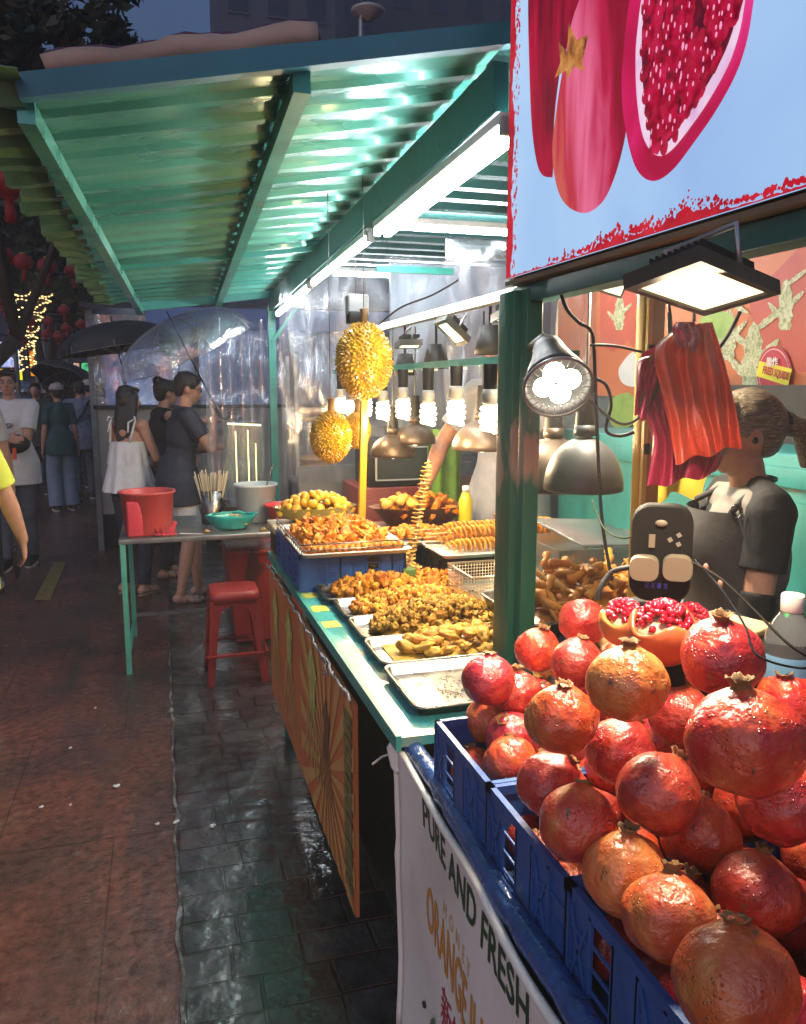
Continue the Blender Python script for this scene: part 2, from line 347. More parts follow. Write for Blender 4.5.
BLACKM = mat('black_rubber', [(.012, .012, .012), (.02, .02, .02)], rough=.6)
CABLE = mat('grey_cable', [(.05, .05, .045), (.08, .078, .07)], rough=.5)
WHITEP = mat('white_plastic', [(.65, .63, .58), (.75, .73, .68)], rough=.35)
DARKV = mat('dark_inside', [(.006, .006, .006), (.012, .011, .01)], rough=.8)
BLUEC = mat('blue_crate_plastic', [(.018, .065, .23), (.03, .10, .33)], rough=.38, scale=12, bump=.15, bscale=40, spots=((.05, .09, .18), 14, .62))
BLUEL = mat('light_blue_plastic', [(.05, .16, .42), (.07, .2, .5)], rough=.35, scale=10)
REDP = mat('red_stool_plastic', [(.2, .018, .018), (.3, .03, .026)], rough=.38, scale=9, bump=.12, spots=((.07, .015, .015), 6, .6), stretch=(1, 1, .5))
PINKP = mat('pink_red_plastic', [(.55, .045, .075), (.62, .07, .09)], rough=.3, scale=6)
YELW = mat('yellow_painted_wood', [(.38, .19, .015), (.48, .27, .025)], rough=.45, scale=5, spots=((.2, .1, .03), 6, .68), stretch=(1, 1, .2), bump=.2)
WOOD = mat('pale_wood', [(.42, .27, .14), (.52, .36, .2)], rough=.6, stretch=(6, 1, 1), bump=.2)
TUBEG = glow('fluorescent_tube', (.95, .97, 1.0), 46)
WARMG = glow('warm_floodlight', (1, .80, .48), 1.0)
CFLG = glow('spiral_bulb', (1, .80, .5), 2.6)
SPOTG = glow('spot_bulb', (1, .9, .72), 26)
FILM = film('clear_curtain', clear=.68)
# ================================================================= GROUND
g = MB(); g.grid(lambda u, v: (-140+280*u, -12+420*v, 0), 4, 4, smooth=False)
tag(g.build('ground', ground_mat()), 'wet reddish brown concrete street surface', 'ground', kind='structure')
g = MB(); g.grid(lambda u, v: (-.012+.01*math.sin(v*31)+4.2*u*1.0 if u > 0 else -.012+.012*noise.noise((0, v*40, 0)), -1.5+14*v, .004), 1, 160, smooth=False)
tag(g.build('pavement', paver_mat()), 'wet dark grey paver strip under the stalls', 'pavement', kind='structure')
KERBM = mat('pale_crack_line', [(.03, .028, .027), (.07, .065, .06), (.22, .21, .2)], rough=.5, scale=18, bump=.5, stops=[.35, .5, .66])
g = MB(); g.grid(lambda u, v: (-.016+.014*noise.noise((3, v*40, 0))+(.004+.009*abs(noise.noise((7, v*60, 1))))*(u-.5)*2, -1+7*v, .007), 1, 260, smooth=False)
tag(g.build('paving_edge', KERBM), 'thin pale edge line between red concrete and dark pavers', 'edge', kind='structure')
YM = mat('worn_yellow_paint', [(.09, .07, .03), (.28, .19, .04)], rough=.5, scale=25, bump=.2)
for i, (a, b_) in enumerate([((33, 600), (50, 565)), ]):
    g = MB(); q = [at(34, 600, z=.005), at(50, 600, z=.005), at(66, 562, z=.005), at(54, 562, z=.005)]
    g.add([tuple(p) for p in q], [(0, 1, 2, 3)], smooth=False)
    tag(g.build('road_marking', YM), 'worn yellow painted patch on the street', 'marking', kind='structure')
# litter
LM = mat('paper_litter', [(.5, .5, .47), (.7, .7, .66)], rough=.7)
for i, (x, y, s_, lb) in enumerate([(116, 786, .016, 'largest white scrap of litter on the red concrete'), (41, 807, .009, 'small white scrap near the left edge of the red concrete'), (157, 824, .009, 'white scrap beside the edge of the dark pavers'),
        (95, 708, .007, 'tiny white scrap high on the red concrete'), (176, 822, .014, 'crumpled white scrap lying on the paving edge line'), (212, 826, .015, 'whitish scrap on the dark pavers nearest the counter'), (70, 805, .006, 'speck of white litter between two larger scraps'), (70, 748, .008, 'yellowish scrap of litter on the red concrete')]):
    p = at(x, y, z=.01); g = MB(); rr = random.Random(i)
    g.ell(p, (s_, s_*.6, .004), rot=(0, 0, rr.random()*3), seg=7, n=4); g.ell(p+V((s_*.5, .004, 0)), (s_*.5, s_*.5, .005), seg=6, n=4)
    tag(g.build('litter_scrap', LM, origin=p), lb, 'litter', 'litter scraps on the ground')
# ================================================================= AWNING ROOF
def RP(x, y):     # height of the awning sheet
    v = (y-2.06)/3.7; u = (x+.29)/1.154
    return (2.217+.225*u)*(1-v)+(2.104+.12*u)*v
def corr(g, x0, x1, y0, y1, zf, period=.17, depth=.022, rib=.05, nx=10, wob=.0, edge=None):
    ys = []; y = y0
    while y < y1:
        for t, d in ((0, 0), (period-rib-.018, 0), (period-rib, -1), (period-.016, -1)):
            if y+t <= y1: ys.append((y+t, d*depth))
        y += period
    vs = []; 
    for i in range(nx+1):
        for yy, d in ys:
            u = i/nx; xa = x0+(edge(yy) if edge else 0)
            xx = xa+(x1-xa)*u
            vs.append((xx, yy, zf(xx, yy)+d+wob*noise.noise((xx*6, yy*9, 3))))
    k = len(ys)
    g.add(vs, [(i*k+j, (i+1)*k+j, (i+1)*k+j+1, i*k+j+1) for i in range(nx) for j in range(k-1)], smooth=False)
aw = thing('awning', 'green corrugated metal awning on a teal steel frame over the counter', 'awning', (.764, 5.78, 0))
g = MB(); corr(g, -.29, .89, 2.09, 5.76, lambda x, y: RP(x, y)+.022, nx=26, wob=.002, depth=.015); g.build('roof_sheet', SHEET, aw, solid=.002)
g = MB(); corr(g, -.43, -.26, 1.98, 5.7, lambda x, y: RP(-.29, y)+.06+.05*(x+.48)-.02, period=.17, depth=.045, rib=.07, nx=8, wob=.02, edge=lambda y: .05*noise.noise((y*5, 0, 0))+.02*(y-1.9))
g.build('overhang_sheet', SHEET3, aw, solid=.002)
g = MB(); g.bar((-.272, 2.065, 2.246), (.90, 2.03, 2.476), .04, .052); g.build('front_fascia', FASCIA, aw)
g = MB(); g.bar((-.096, 5.785, 2.116), (.815, 5.785, 2.236), .035, .06); g.build('rear_fascia', TEAL, aw)
g = MB(); g.bar((-.262, 2.095, 2.206), (-.102, 5.76, 2.08), .038, .048); g.build('eave_beam', SHEET, aw)
g = MB(); g.bar((.36, 2.06, 2.322), (.402, 5.76, 2.15), .042, .054); g.build('rafter', TEAL, aw)
g = MB(); g.bar((-.19, 4.2, RP(-.19, 4.2)-.02), (.80, 4.2, RP(.80, 4.2)-.02), .024, .024); g.build('purlin', TEAL, aw)
g = MB(); g.bar((.852, 2.0, 2.338), (.775, 5.81, 2.165), .04, .12); g.build('main_beam', TEAL_DK, aw)
g = MB(); g.bar((.764, 5.785, 0), (.764, 5.785, 2.14), .05, .05); g.build('post', TEAL, aw)
g = MB(); g.bar((.764, 5.76, 1.90), (.936, 5.76, 2.13), .024, .024); g.build('brace', TEAL, aw)
g = MB(); corr(g, .90, 2.5, -.6, 5.8, lambda x, y: 2.48-.025*(y-2), period=.19, depth=.03, rib=.07, nx=4)
o = g.build('stall_ceiling', SHEET2, solid=.002); tag(o, 'reflective corrugated metal ceiling sheet inside the food stall', 'ceiling')
# rolled tarp on the roof edge
tp = thing('rolled_tarp', 'brown rolled tarpaulin lying on the front edge of the awning', 'tarp', (.08, 2.2, 2.38))
g = MB(); a0, a1 = at(46, 70, Y=2.08), at(316, 36, Y=2.08)
pts = [a0.lerp(a1, t/20)+V((0, 0, .006*math.sin(t*.8))) for t in range(21)]
g.tube(pts, [.032+.004*noise.noise((t*.7, 1, 2)) for t in range(21)], seg=18)
g.build('roll', mat('brown_tarp', [(.22, .14, .10), (.33, .23, .17), (.42, .31, .23)], rough=.55, scale=7, bump=.4, bscale=25, stretch=(.3, 1, 1)), tp)
g = MB(); g.lathe([(.03, 0), (.026, .004), (.012, .002), (.0, .006)], frame_of(a1, a1+(a1-a0).normalized())[0], 18); g.build('roll_end', mat('tarp_dark', [(.05, .03, .025)], rough=.7), tp)
g = MB(); g.tube([p+V((0, -.008, .03+.003*math.sin(i*2.1))) for i, p in enumerate(pts)], .004, 6); g.build('hem', mat('tarp_hem', [(.07, .03, .07)], rough=.6), tp)
# fluorescent row along the main beam
def tube_fix(p0, p1, label, grp, double=0, hx=.02):
    p0, p1 = V(p0), V(p1); mid = (p0+p1)/2; t = thing('tube_light', label, 'tube light', mid, group=grp)
    up = V((0, 0, .028)); d = (p1-p0).normalized()
    g = MB(); g.bar(p0+up, p1+up, .03, .028, bev=.004); g.build('batten', WHITEP, t)
    for k in range(1+double):
        off = V((.045*k, 0, 0))
        g = MB(); g.cap(p0+off+d*.02, p1+off-d*.02, .0135, .0135, seg=12); g.build('tube', TUBEG, t)
    for p in (p0, p1):
        for k in range(1+double): g = MB(); g.bar(p+V((.045*k, 0, .03)), p+V((.045*k, 0, -.014)), .03, .022, bev=.004); g.build('lamp_holder', mat('grey_holder', [(.3, .32, .33)], rough=.4), t)
    return t
tube_fix((.845, 1.95, 2.222), (.828, 3.14, 2.18), 'nearest double fluorescent tube fixed under the awning beam beside the lightbox', 'fluorescent tubes under the beam', 1)
tube_fix((.828, 3.24, 2.176), (.806, 4.39, 2.135), 'middle fluorescent tube under the awning beam', 'fluorescent tubes under the beam')
tube_fix((.806, 4.5, 2.13), (.79, 5.64, 2.075), 'farthest fluorescent tube under the awning beam next to the corner post', 'fluorescent tubes under the beam')
for i, (px_, py_, x0, x1, lb) in enumerate([(400, 276, 1.12, 2.25, 'lowest fluorescent tube running across the stall ceiling'), (440, 229, 1.05, 2.3, 'fluorescent tube across the ceiling level with the lightbox edge')]):
    y = at(px_, py_, z=2.33).y
    tube_fix((x0, y, 2.33), (x1, y, 2.33), lb, 'fluorescent tubes across the ceiling')
# near post, carrying the lightbox
ps = thing('stall_post', 'square green post with peeling paint between food counter and fruit stand', 'post', (.835, 1.78, 0))
g = MB(); g.box((.842, 1.77, .91), (.04, .035, 1.82), bev=.002); g.build('upright', GREENP, ps)
g = MB(); g.box((.830, 1.835, .91), (.05, .09, 1.82), bev=.002); g.build('backing_tube', GREENP, ps)
g = MB(); g.box((.838, 1.80, .012), (.11, .14, .008)); g.build('foot_plate', GREENP, ps)
# lightbox beam + lightbox
lb = thing('lightbox_sign', 'large backlit sign showing whole and halved pomegranates on pale blue', 'sign', (.80, .9, 1.84))
g = MB(); g.box((.855, .755, 1.812), (.055, 2.19, .04), bev=.003); g.build('support_beam', TEAL_DK, lb)
g = MB(); g.box((.85, .75, 1.839), (.09, 2.19, .010)); g.build('ledge', mat('tan_ledge', [(.14, .1, .06), (.24, .17, .1)], rough=.5), lb)
SX = .80; ZB, ZT, YF, YN = 1.848, 3.0, 1.846, -.2
g = MB(); g.box((SX+.062, (YF+YN)/2, (ZB+ZT)/2), (.1, YF-YN, ZT-ZB), bev=.004); g.build('casing', BLACK, lb)
GLW = .5
def glow_ramp(name, cols, scale=3, strength=1.0, stops=None, stretch=(1, 1, 1), detail=4, dist=.4, grad=None, gs=None):
    """backlit print: emission colour from noise / gradient in the sign's own metres"""
    m = bpy.data.materials.new(name); m.use_nodes = True; nt = m.node_tree; N = nt.nodes.new; L = nt.links.new; b = nt.nodes['Principled BSDF']
    tc = N('ShaderNodeTexCoord'); mp = N('ShaderNodeMapping'); mp.inputs['Scale'].default_value = stretch; L(tc.outputs['Object'], mp.inputs[0])
    nz = N('ShaderNodeTexNoise'); nz.inputs['Scale'].default_value = scale; nz.inputs['Detail'].default_value = detail; nz.inputs['Distortion'].default_value = dist; L(mp.outputs[0], nz.inputs['Vector'])
    f = nz.outputs['Fac']
    if grad:       # (axis vector, offset, weight) linear gradient mixed with noise
        dp = N('ShaderNodeVectorMath'); dp.operation = 'DOT_PRODUCT'; L(tc.outputs['Object'], dp.inputs[0]); dp.inputs[1].default_value = grad[0]
        a = N('ShaderNodeMath'); a.operation = 'ADD'; L(dp.outputs['Value'], a.inputs[0]); a.inputs[1].default_value = grad[1]
        c = N('ShaderNodeMath'); c.operation = 'MULTIPLY_ADD'; L(f, c.inputs[0]); c.inputs[1].default_value = grad[2]; L(a.outputs[0], c.inputs[2]); f = c.outputs[0]
    r = N('ShaderNodeValToRGB'); e = r.color_ramp.elements; n = len(cols); st = stops or [.3+.4*i/(n-1) for i in range(n)]
    e[0].position, e[0].color = st[0], (*cols[0], 1); e[1].position, e[1].color = st[-1], (*cols[-1], 1)
    for i in range(1, n-1): q = e.new(st[i]); q.color = (*cols[i], 1)
    L(f, r.inputs[0]); L(r.outputs[0], b.inputs['Emission Color']); b.inputs['Emission Strength'].default_value = strength
    b.inputs['Emission Strength'].default_value = strength*GLW; b.inputs['Base Color'].default_value = (.02, .02, .02, 1); b.inputs['Roughness'].default_value = .6; b.inputs['Specular IOR Level'].default_value = .15; return m
def SP(px_, py_, d=0): return at(px_, py_, X=SX-d)
g = MB(); g.add([(SX+.011, YF-.004, ZB+.003), (SX+.011, YN, ZB+.003), (SX+.011, YN, ZT), (SX+.011, YF-.004, ZT)], [(0, 1, 2, 3)], smooth=False)
g.build('panel', glow_ramp('sign_blue', [lin((138, 172, 228)), lin((162, 198, 240)), lin((186, 215, 248))], 1.2, 1.0), lb)
SRED = glow_ramp('sign_red', [lin((150, 15, 35)), lin((190, 25, 45)), lin((205, 40, 60))], 14, 1.0)
# ragged red border: strip and splashes
g = MB(); rr = random.Random(3); d = SX+.006
def strip(path):
    """path: list of (y,z_lo,z_hi)"""
    for (y0, a0_, b0), (y1, a1_, b1) in zip(path, path[1:]): g.add([(d, y0, a0_), (d, y1, a1_), (d, y1, b1), (d, y0, b0)], [(0, 1, 2, 3)], smooth=False)
zz = [ZB+.003+(ZT-ZB)*i/90 for i in range(91)]
for a_, b_ in zip(zz, zz[1:]):
    w0 = .028+.02*noise.noise((a_*9, 2, 0))+.012*noise.noise((a_*60, 5, 0)); w1 = .028+.02*noise.noise((b_*9, 2, 0))+.012*noise.noise((b_*60, 5, 0))
    g.add([(d, YF-.004, a_), (d, YF-.004-w0, a_), (d, YF-.004-w1, b_), (d, YF-.004, b_)], [(0, 1, 2, 3)], smooth=False)
yy = [YF-.004-(YF-YN)*i/260 for i in range(261)]
def bh(y):
    e = abs(y-1.33); b1 = .010*math.exp(-((y-1.35)/.09)**2)+.018*math.exp(-((y-1.15)/.07)**2)+.02*math.exp(-((y-.75)/.1)**2)
    return max(.002, .003+b1+.012*noise.noise((y*30, 0, 4))+.012*noise.noise((y*90, 1, 4)))
strip([(y, ZB+.003, ZB+.003+bh(y)) for y in yy])
for i in range(700):      # spatter
    y = rr.choice([rr.gauss(1.42, .10), rr.gauss(1.28, .07), rr.gauss(1.0, .1), rr.gauss(.8, .08)]); z = ZB+.01+bh(y)*rr.random()**.6*1.6; s_ = .0015+.004*rr.random()**2
    if y < YF-.01: g.add([(d, y+s_*math.cos(a), z+s_*(.7+.6*rr.random())*math.sin(a)) for a in [TAU*k/6 for k in range(6)]], [tuple(range(6))], smooth=False)
for i in range(220):
    z = ZB+rr.random()*.75; y = YF-.01-.035*rr.random()**.7-.012; s_ = .0015+.0035*rr.random()**2
    g.add([(d, y+s_*math.cos(a), z+s_*1.3*math.sin(a)) for a in [TAU*k/6 for k in range(6)]], [tuple(range(6))], smooth=False)
g.build('red_border', SRED, lb)
def flat(name, pts, m, dd, smooth_n=0):
    """closed outline on the sign face (photo-traced, then fixed to the sign plane)"""
    P = [SP(*p) for p in pts]
    if smooth_n:
        Q = []; n = len(P)
        for i in range(n):
            p0, p1, p2, p3 = P[i-1], P[i], P[(i+1) % n], P[(i+2) % n]
            for k in range(smooth_n):
                t = k/smooth_n; Q.append(.5*((2*p1)+(p2-p0)*t+(2*p0-5*p1+4*p2-p3)*t*t+(3*p1-p0-3*p2+p3)*t**3))
        P = Q
    P = [(SX+.011-dd, p.y, p.z) for p in P]; g = MB(); n = len(P); c = V((0, 0, 0))
    for p in P: c += V(p)/n
    g.add(P+[tuple(c)], [(i, (i+1) % n, n) for i in range(n)], smooth=False); return g.build(name, m, lb)
flat('juice_bottle', [(527, -60), (572, -60), (575, 20), (560, 60), (552, 120), (551, 170), (548, 177), (537, 170), (530, 130), (527, 60), (526, 0)], glow_ramp('sg1', [lin((70, 5, 25)), lin((150, 8, 45)), lin((190, 15, 60))], 4, 1.0, stretch=(1, 6, 1)), .006, 4)
WP = glow_ramp('sg2', [lin((222, 130, 105)), lin((190, 45, 65)), lin((232, 110, 150)), lin((185, 25, 70)), lin((140, 12, 40))], 9, 1.0, stops=[.1, .3, .55, .8, 1.05], grad=((0, -3, .8), 1.77, .65), stretch=(1, 1.6, .3), detail=10, dist=1.0)
flat('whole_pomegranate', [(574, 10), (600, -40), (645, -60), (655, 20), (640, 60), (628, 110), (622, 145), (612, 180), (600, 203), (583, 213), (565, 205), (555, 185), (551, 150), (555, 110), (563, 60)], WP, .008, 5)
flat('pomegranate_crown', [(568, 22), (576, 40), (588, 34), (582, 62), (584, 72), (574, 66), (566, 80), (566, 70), (554, 78), (560, 62), (558, 42), (567, 52)], glow_ramp('sg3', [lin((90, 50, 30)), lin((190, 120, 60)), lin((215, 160, 90))], 30, 1.0), .010)
HP = glow_ramp('sg4', [lin((235, 60, 150)), lin((205, 20, 90)), lin((170, 10, 60))], 5, 1.0)
flat('halved_pomegranate', [(624, 40), (632, -10), (660, -60), (715, -85), (752, -40), (751, 15), (739, 65), (717, 108), (693, 143), (671, 171), (652, 181), (636, 169), (626, 135), (621, 90)], HP, .010, 5)
flat('pith', [(638, 30), (646, -15), (672, -55), (716, -70), (745, -35), (744, 12), (732, 58), (711, 98), (689, 130), (670, 152), (656, 155), (644, 138), (638, 105), (636, 65)], glow_ramp('sg5', [lin((215, 150, 200)), lin((230, 190, 225)), lin((245, 215, 235))], 12, 1.0), .012, 5)
flat('aril_bed', [(644, 20), (654, -20), (684, -50), (684, 10), (690, 50), (697, 10), (702, -50), (738, -30), (738, 12), (726, 52), (704, 92), (684, 122), (668, 143), (657, 144), (648, 120), (643, 70)], glow_ramp('sg8', [lin((70, 5, 25)), lin((120, 10, 40))], 30, 1.0), .0128, 4)
g = MB(); g2 = MB(); rr = random.Random(8)
for i in range(16):
    for j in range(17):
        x = 646+i*6.6+(j % 2)*3.3+rr.uniform(-2, 2); y = -40+j*11.5+rr.uniform(-4, 4)
        lo = 640+max(0, (y-60))*.16; hi = 742-max(0, y-5)*.42-max(0, y-90)*.25
        if not (lo < x < hi) or y > 148: continue
        if abs((x-690)-(40-y)*.12-8) < 4+2.5*math.sin(y*.1) and y < 60: continue
        p = SP(x, y); a = rr.uniform(-.5, .5); sy, sz = .0125*rr.uniform(.7, 1.15), .0165*rr.uniform(.7, 1.25)
        ring = [(SX-.003, p.y+sy*math.cos(t)*math.cos(a)-sz*math.sin(t)*math.sin(a), p.z+sy*math.cos(t)*math.sin(a)+sz*math.sin(t)*math.cos(a)) for t in [TAU*k/9 for k in range(9)]]
        g.add(ring, [tuple(range(9))], smooth=False)
        if rr.random() < .3: continue
        hs_ = rr.uniform(.5, 1.1)
        g2.add([(SX-.005, p.y+.3*sy+sy*.25*hs_*math.cos(t), p.z+.3*sz+sz*.36*hs_*math.sin(t)) for t in [TAU*k/6 for k in range(6)]], [tuple(range(6))], smooth=False)
g.build('arils', glow_ramp('sg6', [lin((90, 5, 30)), lin((170, 15, 50)), lin((200, 30, 80))], 40, 1.0), lb)
o = g2.build('aril_highlights', glow('sg7', lin((222, 120, 165)), GLW), lb); o['kind'] = 'stuff'
for nm in ('arils', 'aril_highlights'): pass
# ================================================================= LIGHT FITTINGS
def floodlight(name, P, label, grp, thick=.016, m=WARMG, rim=1.13):
    """P = glass corners in order; frame, glass, finned back, bracket"""
    P = [V(p) for p in P]; c = sum(P, V((0, 0, 0)))/4; n = (P[1]-P[0]).cross(P[3]-P[0]).normalized()
    if n.dot(EYE-c) < 0: n = -n      # these lamps are all tipped towards the street side
    t = thing(name, label, 'floodlight', c, group=grp)
    O = [c+(p-c)*rim for p in P]; O2 = [c+(p-c)*rim*1.0-n*thick for p in P]; I = [c+(p-c)*1.0 for p in P]
    g = MB(); g.add([tuple(p+n*.004) for p in O]+[tuple(p+n*.004) for p in I]+[tuple(p) for p in O2]+[tuple(p-n*.002) for p in I],
      [(i, (i+1) % 4, (i+1) % 4+4, i+4) for i in range(4)]+[(i, i+8, (i+1) % 4+8, (i+1) % 4) for i in range(4)]+[(8, 9, 10, 11)]+[(i+4, (i+1) % 4+4, (i+1) % 4+12, i+12) for i in range(4)], smooth=False)
    g.build('frame', mat('lamp_frame', [(.03, .027, .02), (.05, .045, .035)], rough=.5), t, fixn=True)
    g = MB(); g.add([tuple(p) for p in I], [(0, 1, 2, 3)], smooth=False); g.build('glass', m, t)
    g = MB(); ax = (P[1]-P[0]).normalized(); w = (P[1]-P[0]).length; bx = (P[3]-P[0]).normalized(); h = (P[3]-P[0]).length
    for k in range(9):
        o = c-n*(thick+.009)+ax*w*(k/8-.5)*.8; g.prism([o-bx*h*.4, o+bx*h*.4, o+bx*h*.4-n*.014+n*.0, o-bx*h*.4-n*.014], ax*.003)
    g.build('heat_sink', BLACK, t, fixn=True)
    g = MB(); s = ax*w*.56; g.tube([c+s-n*.01, c+s-n*.07, c-s-n*.07, c-s-n*.01], .005, 6); g.build('bracket', STEEL_D, t)
    return t, c, n
w = 1.62
fl = [(637, 287, 1.08), (701, 263.5, 1.00), (768, 291, 1.12), (704, 310, 1.20)]
flood, fc, fn = floodlight('floodlight', [atw(*p) for p in fl], 'large square warm floodlight hanging under the lightbox beam', 'floodlights', rim=1.2)
light('AREA', 'floodlight_beam', fc+fn*.012, 7, (1, .82, .58), .11, V((.62, .75, 1.0)))
w2 = [(592, 287, 2.1), (600, 276, 1.95), (628, 278, 2.0), (620, 296, 2.2)]
f2, c2, n2 = floodlight('floodlight', [atw(*p) for p in w2], 'small warm floodlight half hidden behind the lightbox support beam', 'floodlights')
fz = 24/806
f3, c3, n3 = floodlight('floodlight', [atw(438, 325, 2.85), atw(447, 322, 2.8), atw(465, 340, 2.85), atw(456, 343, 2.9)], 'small tilted floodlight hanging from the lit rail near the middle', 'floodlights', .02, rim=1.3)
f4, c4, n4 = floodlight('floodlight', [atw(494, 321, 2.45), atw(503, 316, 2.3), atw(520, 316, 2.3), atw(518, 321, 2.45)], 'narrow floodlight seen edge on beside the green post', 'floodlights', .02, rim=1.25)
f5, c5, n5 = floodlight('floodlight', [atw(397, 347.5, 3.5), atw(402, 344.5, 3.3), atw(420, 344.5, 3.3), atw(417, 347.5, 3.5)], 'dim small floodlight seen edge on right of the big durian', 'floodlights', .02, rim=1.25)
for c_, n_, e_ in ((c2, n2, 10), (c3, n3, 4), (c4, n4, 4)): light('AREA', 'floodlight_beam', c_+n_*.01, e_, (1, .82, .58), .06, c_+n_)
# bell spotlight with four bulbs
sc_ = atw(556, 379, 1.58); aim = (V((.58, .95, 1.05))-sc_).normalized()
axis = (atw(557, 381, 1.56)-atw(545, 335, 1.69)).normalized()
st = thing('bell_spotlight', 'black bell shaped lamp with four glowing bulbs clamped to the green post', 'lamp', sc_)
m_, _ = frame_of(sc_-axis*.09, sc_+axis*.02)
g = MB(); g.lathe([(.001, -.03), (.03, -.028), (.036, 0), (.04, .02), (.052, .06), (.064, .10), (.067, .118), (.064, .118), (.058, .10), (.045, .06), (.03, .03), (.001, .028)], m_, 36); g.build('shade', BLACK, st)
g = MB(); g.lathe([(.064, .1175), (.069, .119), (.069, .123), (.064, .1235)], m_, 36, caps=False); g.build('rim', STEEL_D, st)
g = MB()
for k in range(24): g.box((0, 0, 0), (.0015, .016, .0015), mat=m_ @ Matrix.Rotation(TAU*k/24, 4, 'Z') @ Matrix.Translation((0, .055, .117)))
g.build('grille', STEEL_D, st)
for k in range(4):
    g = MB(); a = TAU*k/4+.35; g.ell((0, 0, 0), (.021, .021, .015), seg=20, n=12, mat=m_ @ Matrix.Translation((.026*math.cos(a), .026*math.sin(a), .105))); g.build('bulb', SPOTG, st)
g = MB(); s0 = m_ @ V((0, 0, -.03)); g.tube([s0, s0+V((.0, .02, .02)), V((.835, 1.76, s0.z+.01))], .01, 8); g.build('clamp_arm', STEEL_D, st)
light('SPOT', 'bell_lamp_beam', m_ @ V((0, 0, .135)), 27, (1, .83, .6), .018, V((.62, .85, 1.05)), rad(125), .6)
# green rail, sockets and spiral bulbs
rail = thing('lamp_rail', 'green steel rail carrying the row of spiral bulbs', 'rail', (.95, 3, 1.66))
g = MB(); g.box((.955, 3.15, 1.672), (.035, 2.75, .022)); g.build('bar', TEAL, rail)
for k in range(9):
    y = 1.95+k*.3; g = MB(); g.box((.95, y, 1.655), (.045, .05, .008)); g.build('clip', WHITEP, rail)
XB = .915; bl = [(489.5, 1), (456, 1), (428, 1), (403, 1), (383, 1), (366, 1), (352, .7), (341, .6)]
names = ['spiral bulb nearest the green post', 'second spiral bulb from the green post', 'third spiral bulb from the green post', 'fourth spiral bulb from the green post', 'fifth spiral bulb from the green post', 'sixth spiral bulb, in front of the yellow pole', 'seventh spiral bulb, left of the yellow pole', 'spiral bulb farthest from the post, between the two durians']
for i, (x, q) in enumerate(bl):
    p = at(x, 424, X=XB); p.z = 1.505+.012*(i % 2)-.003*i
    t = thing('spiral_bulb', names[i], 'light bulb', (p.x, p.y, 1.66), group='spiral bulbs in a row under the green rail')
    g = MB(); g.cyl((p.x, p.y, 1.66), (p.x, p.y, p.z+.075), .021, .019, 16); g.build('socket', BLACK, t)
    g = MB(); g.lathe([(.001, .085), (.02, .083), (.0235, .07), (.0235, .048), (.018, .038), (.001, .036)][::-1], Matrix.Translation(p), 20); g.build('base', mat('bulb_base', [(.2, .19, .17), (.26, .25, .22)], rough=.5), t)
    g = MB(); pts = [p+V(((.0205+.005*math.sin(PI*k/90))*math.cos(TAU*k/22), (.0205+.005*math.sin(PI*k/90))*math.sin(TAU*k/22), .035-.075*k/90)) for k in range(91)]
    g.tube(pts, .0068, 7); g.build('glowing_spiral', CFLG, t); g = MB(); g.ell(p+V((0, 0, -.002)), (.016, .016, .036), seg=12, n=8); g.build('bulb_core', glow('bulb_core', (1, .55, .2), .55), t)
    light('POINT', 'bulb_light', p+V((0, 0, -.05)), 7.0, (1, .68, .36), .03)
# dome reflectors behind the bulbs
DOME = mat('dark_dome', [(.05, .037, .026), (.085, .062, .045)], rough=.42, metal=.6, scale=6)
DOMEG = mat('grey_dome', [(.035, .04, .045), (.06, .065, .07)], rough=.45, metal=.3)
def dome(c, r, label, m=DOME, lit=True, top=1.72, depth=None):
    c = V(c); depth = depth or r*.95; t = thing('dome_lamp', label, 'pendant lamp', (c.x, c.y, top), group='dome pendant lamps')
    g = MB(); pr = [(r*math.cos(a), depth*math.sin(a)) for a in [PI/2*k/12 for k in range(12)]]+[(.03, depth+.002), (.028, depth+.03), (.001, depth+.032)]
    inn = [(x*.96, z-.003) for x, z in pr[:12]]+[(.001, depth-.004)]
    g.lathe([(inn[k]) for k in range(len(inn)-1, -1, -1)]+pr, Matrix.Translation(c), 36); g.build('shade', m, t)
    g = MB(); g.cyl((c.x, c.y, c.z+depth+.02), (c.x, c.y, min(top, c.z+depth+.13)), .027, .02, 16); g.build('socket', BLACK, t)
    g = MB(); g.cyl((c.x, c.y, c.z+depth+.1), (c.x, c.y, top+.15), .004, .004, 6); g.build('cable', CABLE, t)
    if lit: g = MB(); g.ell((c.x, c.y, c.z+.02), (.026, .026, .034)); g.build('bulb', CFLG, t)
    return t
dome(at(482, 449, X=1.16), .115, 'dark dome lamp shade nearest behind the spiral bulbs')
dome(at(415, 443, X=1.16), .10, 'dark dome lamp shade in the middle behind the spiral bulbs')
dome(at(393, 456, X=1.06), .11, 'dark dome lamp shade lowest behind the yellow pole')
dome(atw(552, 487, 2.35), .15, 'wide dark dome lamp behind the green post', top=2.1)
dome(atw(583, 489, 2.15), .105, 'grey steel dome lamp right of the green post', DOMEG, top=2.1, depth=.14)
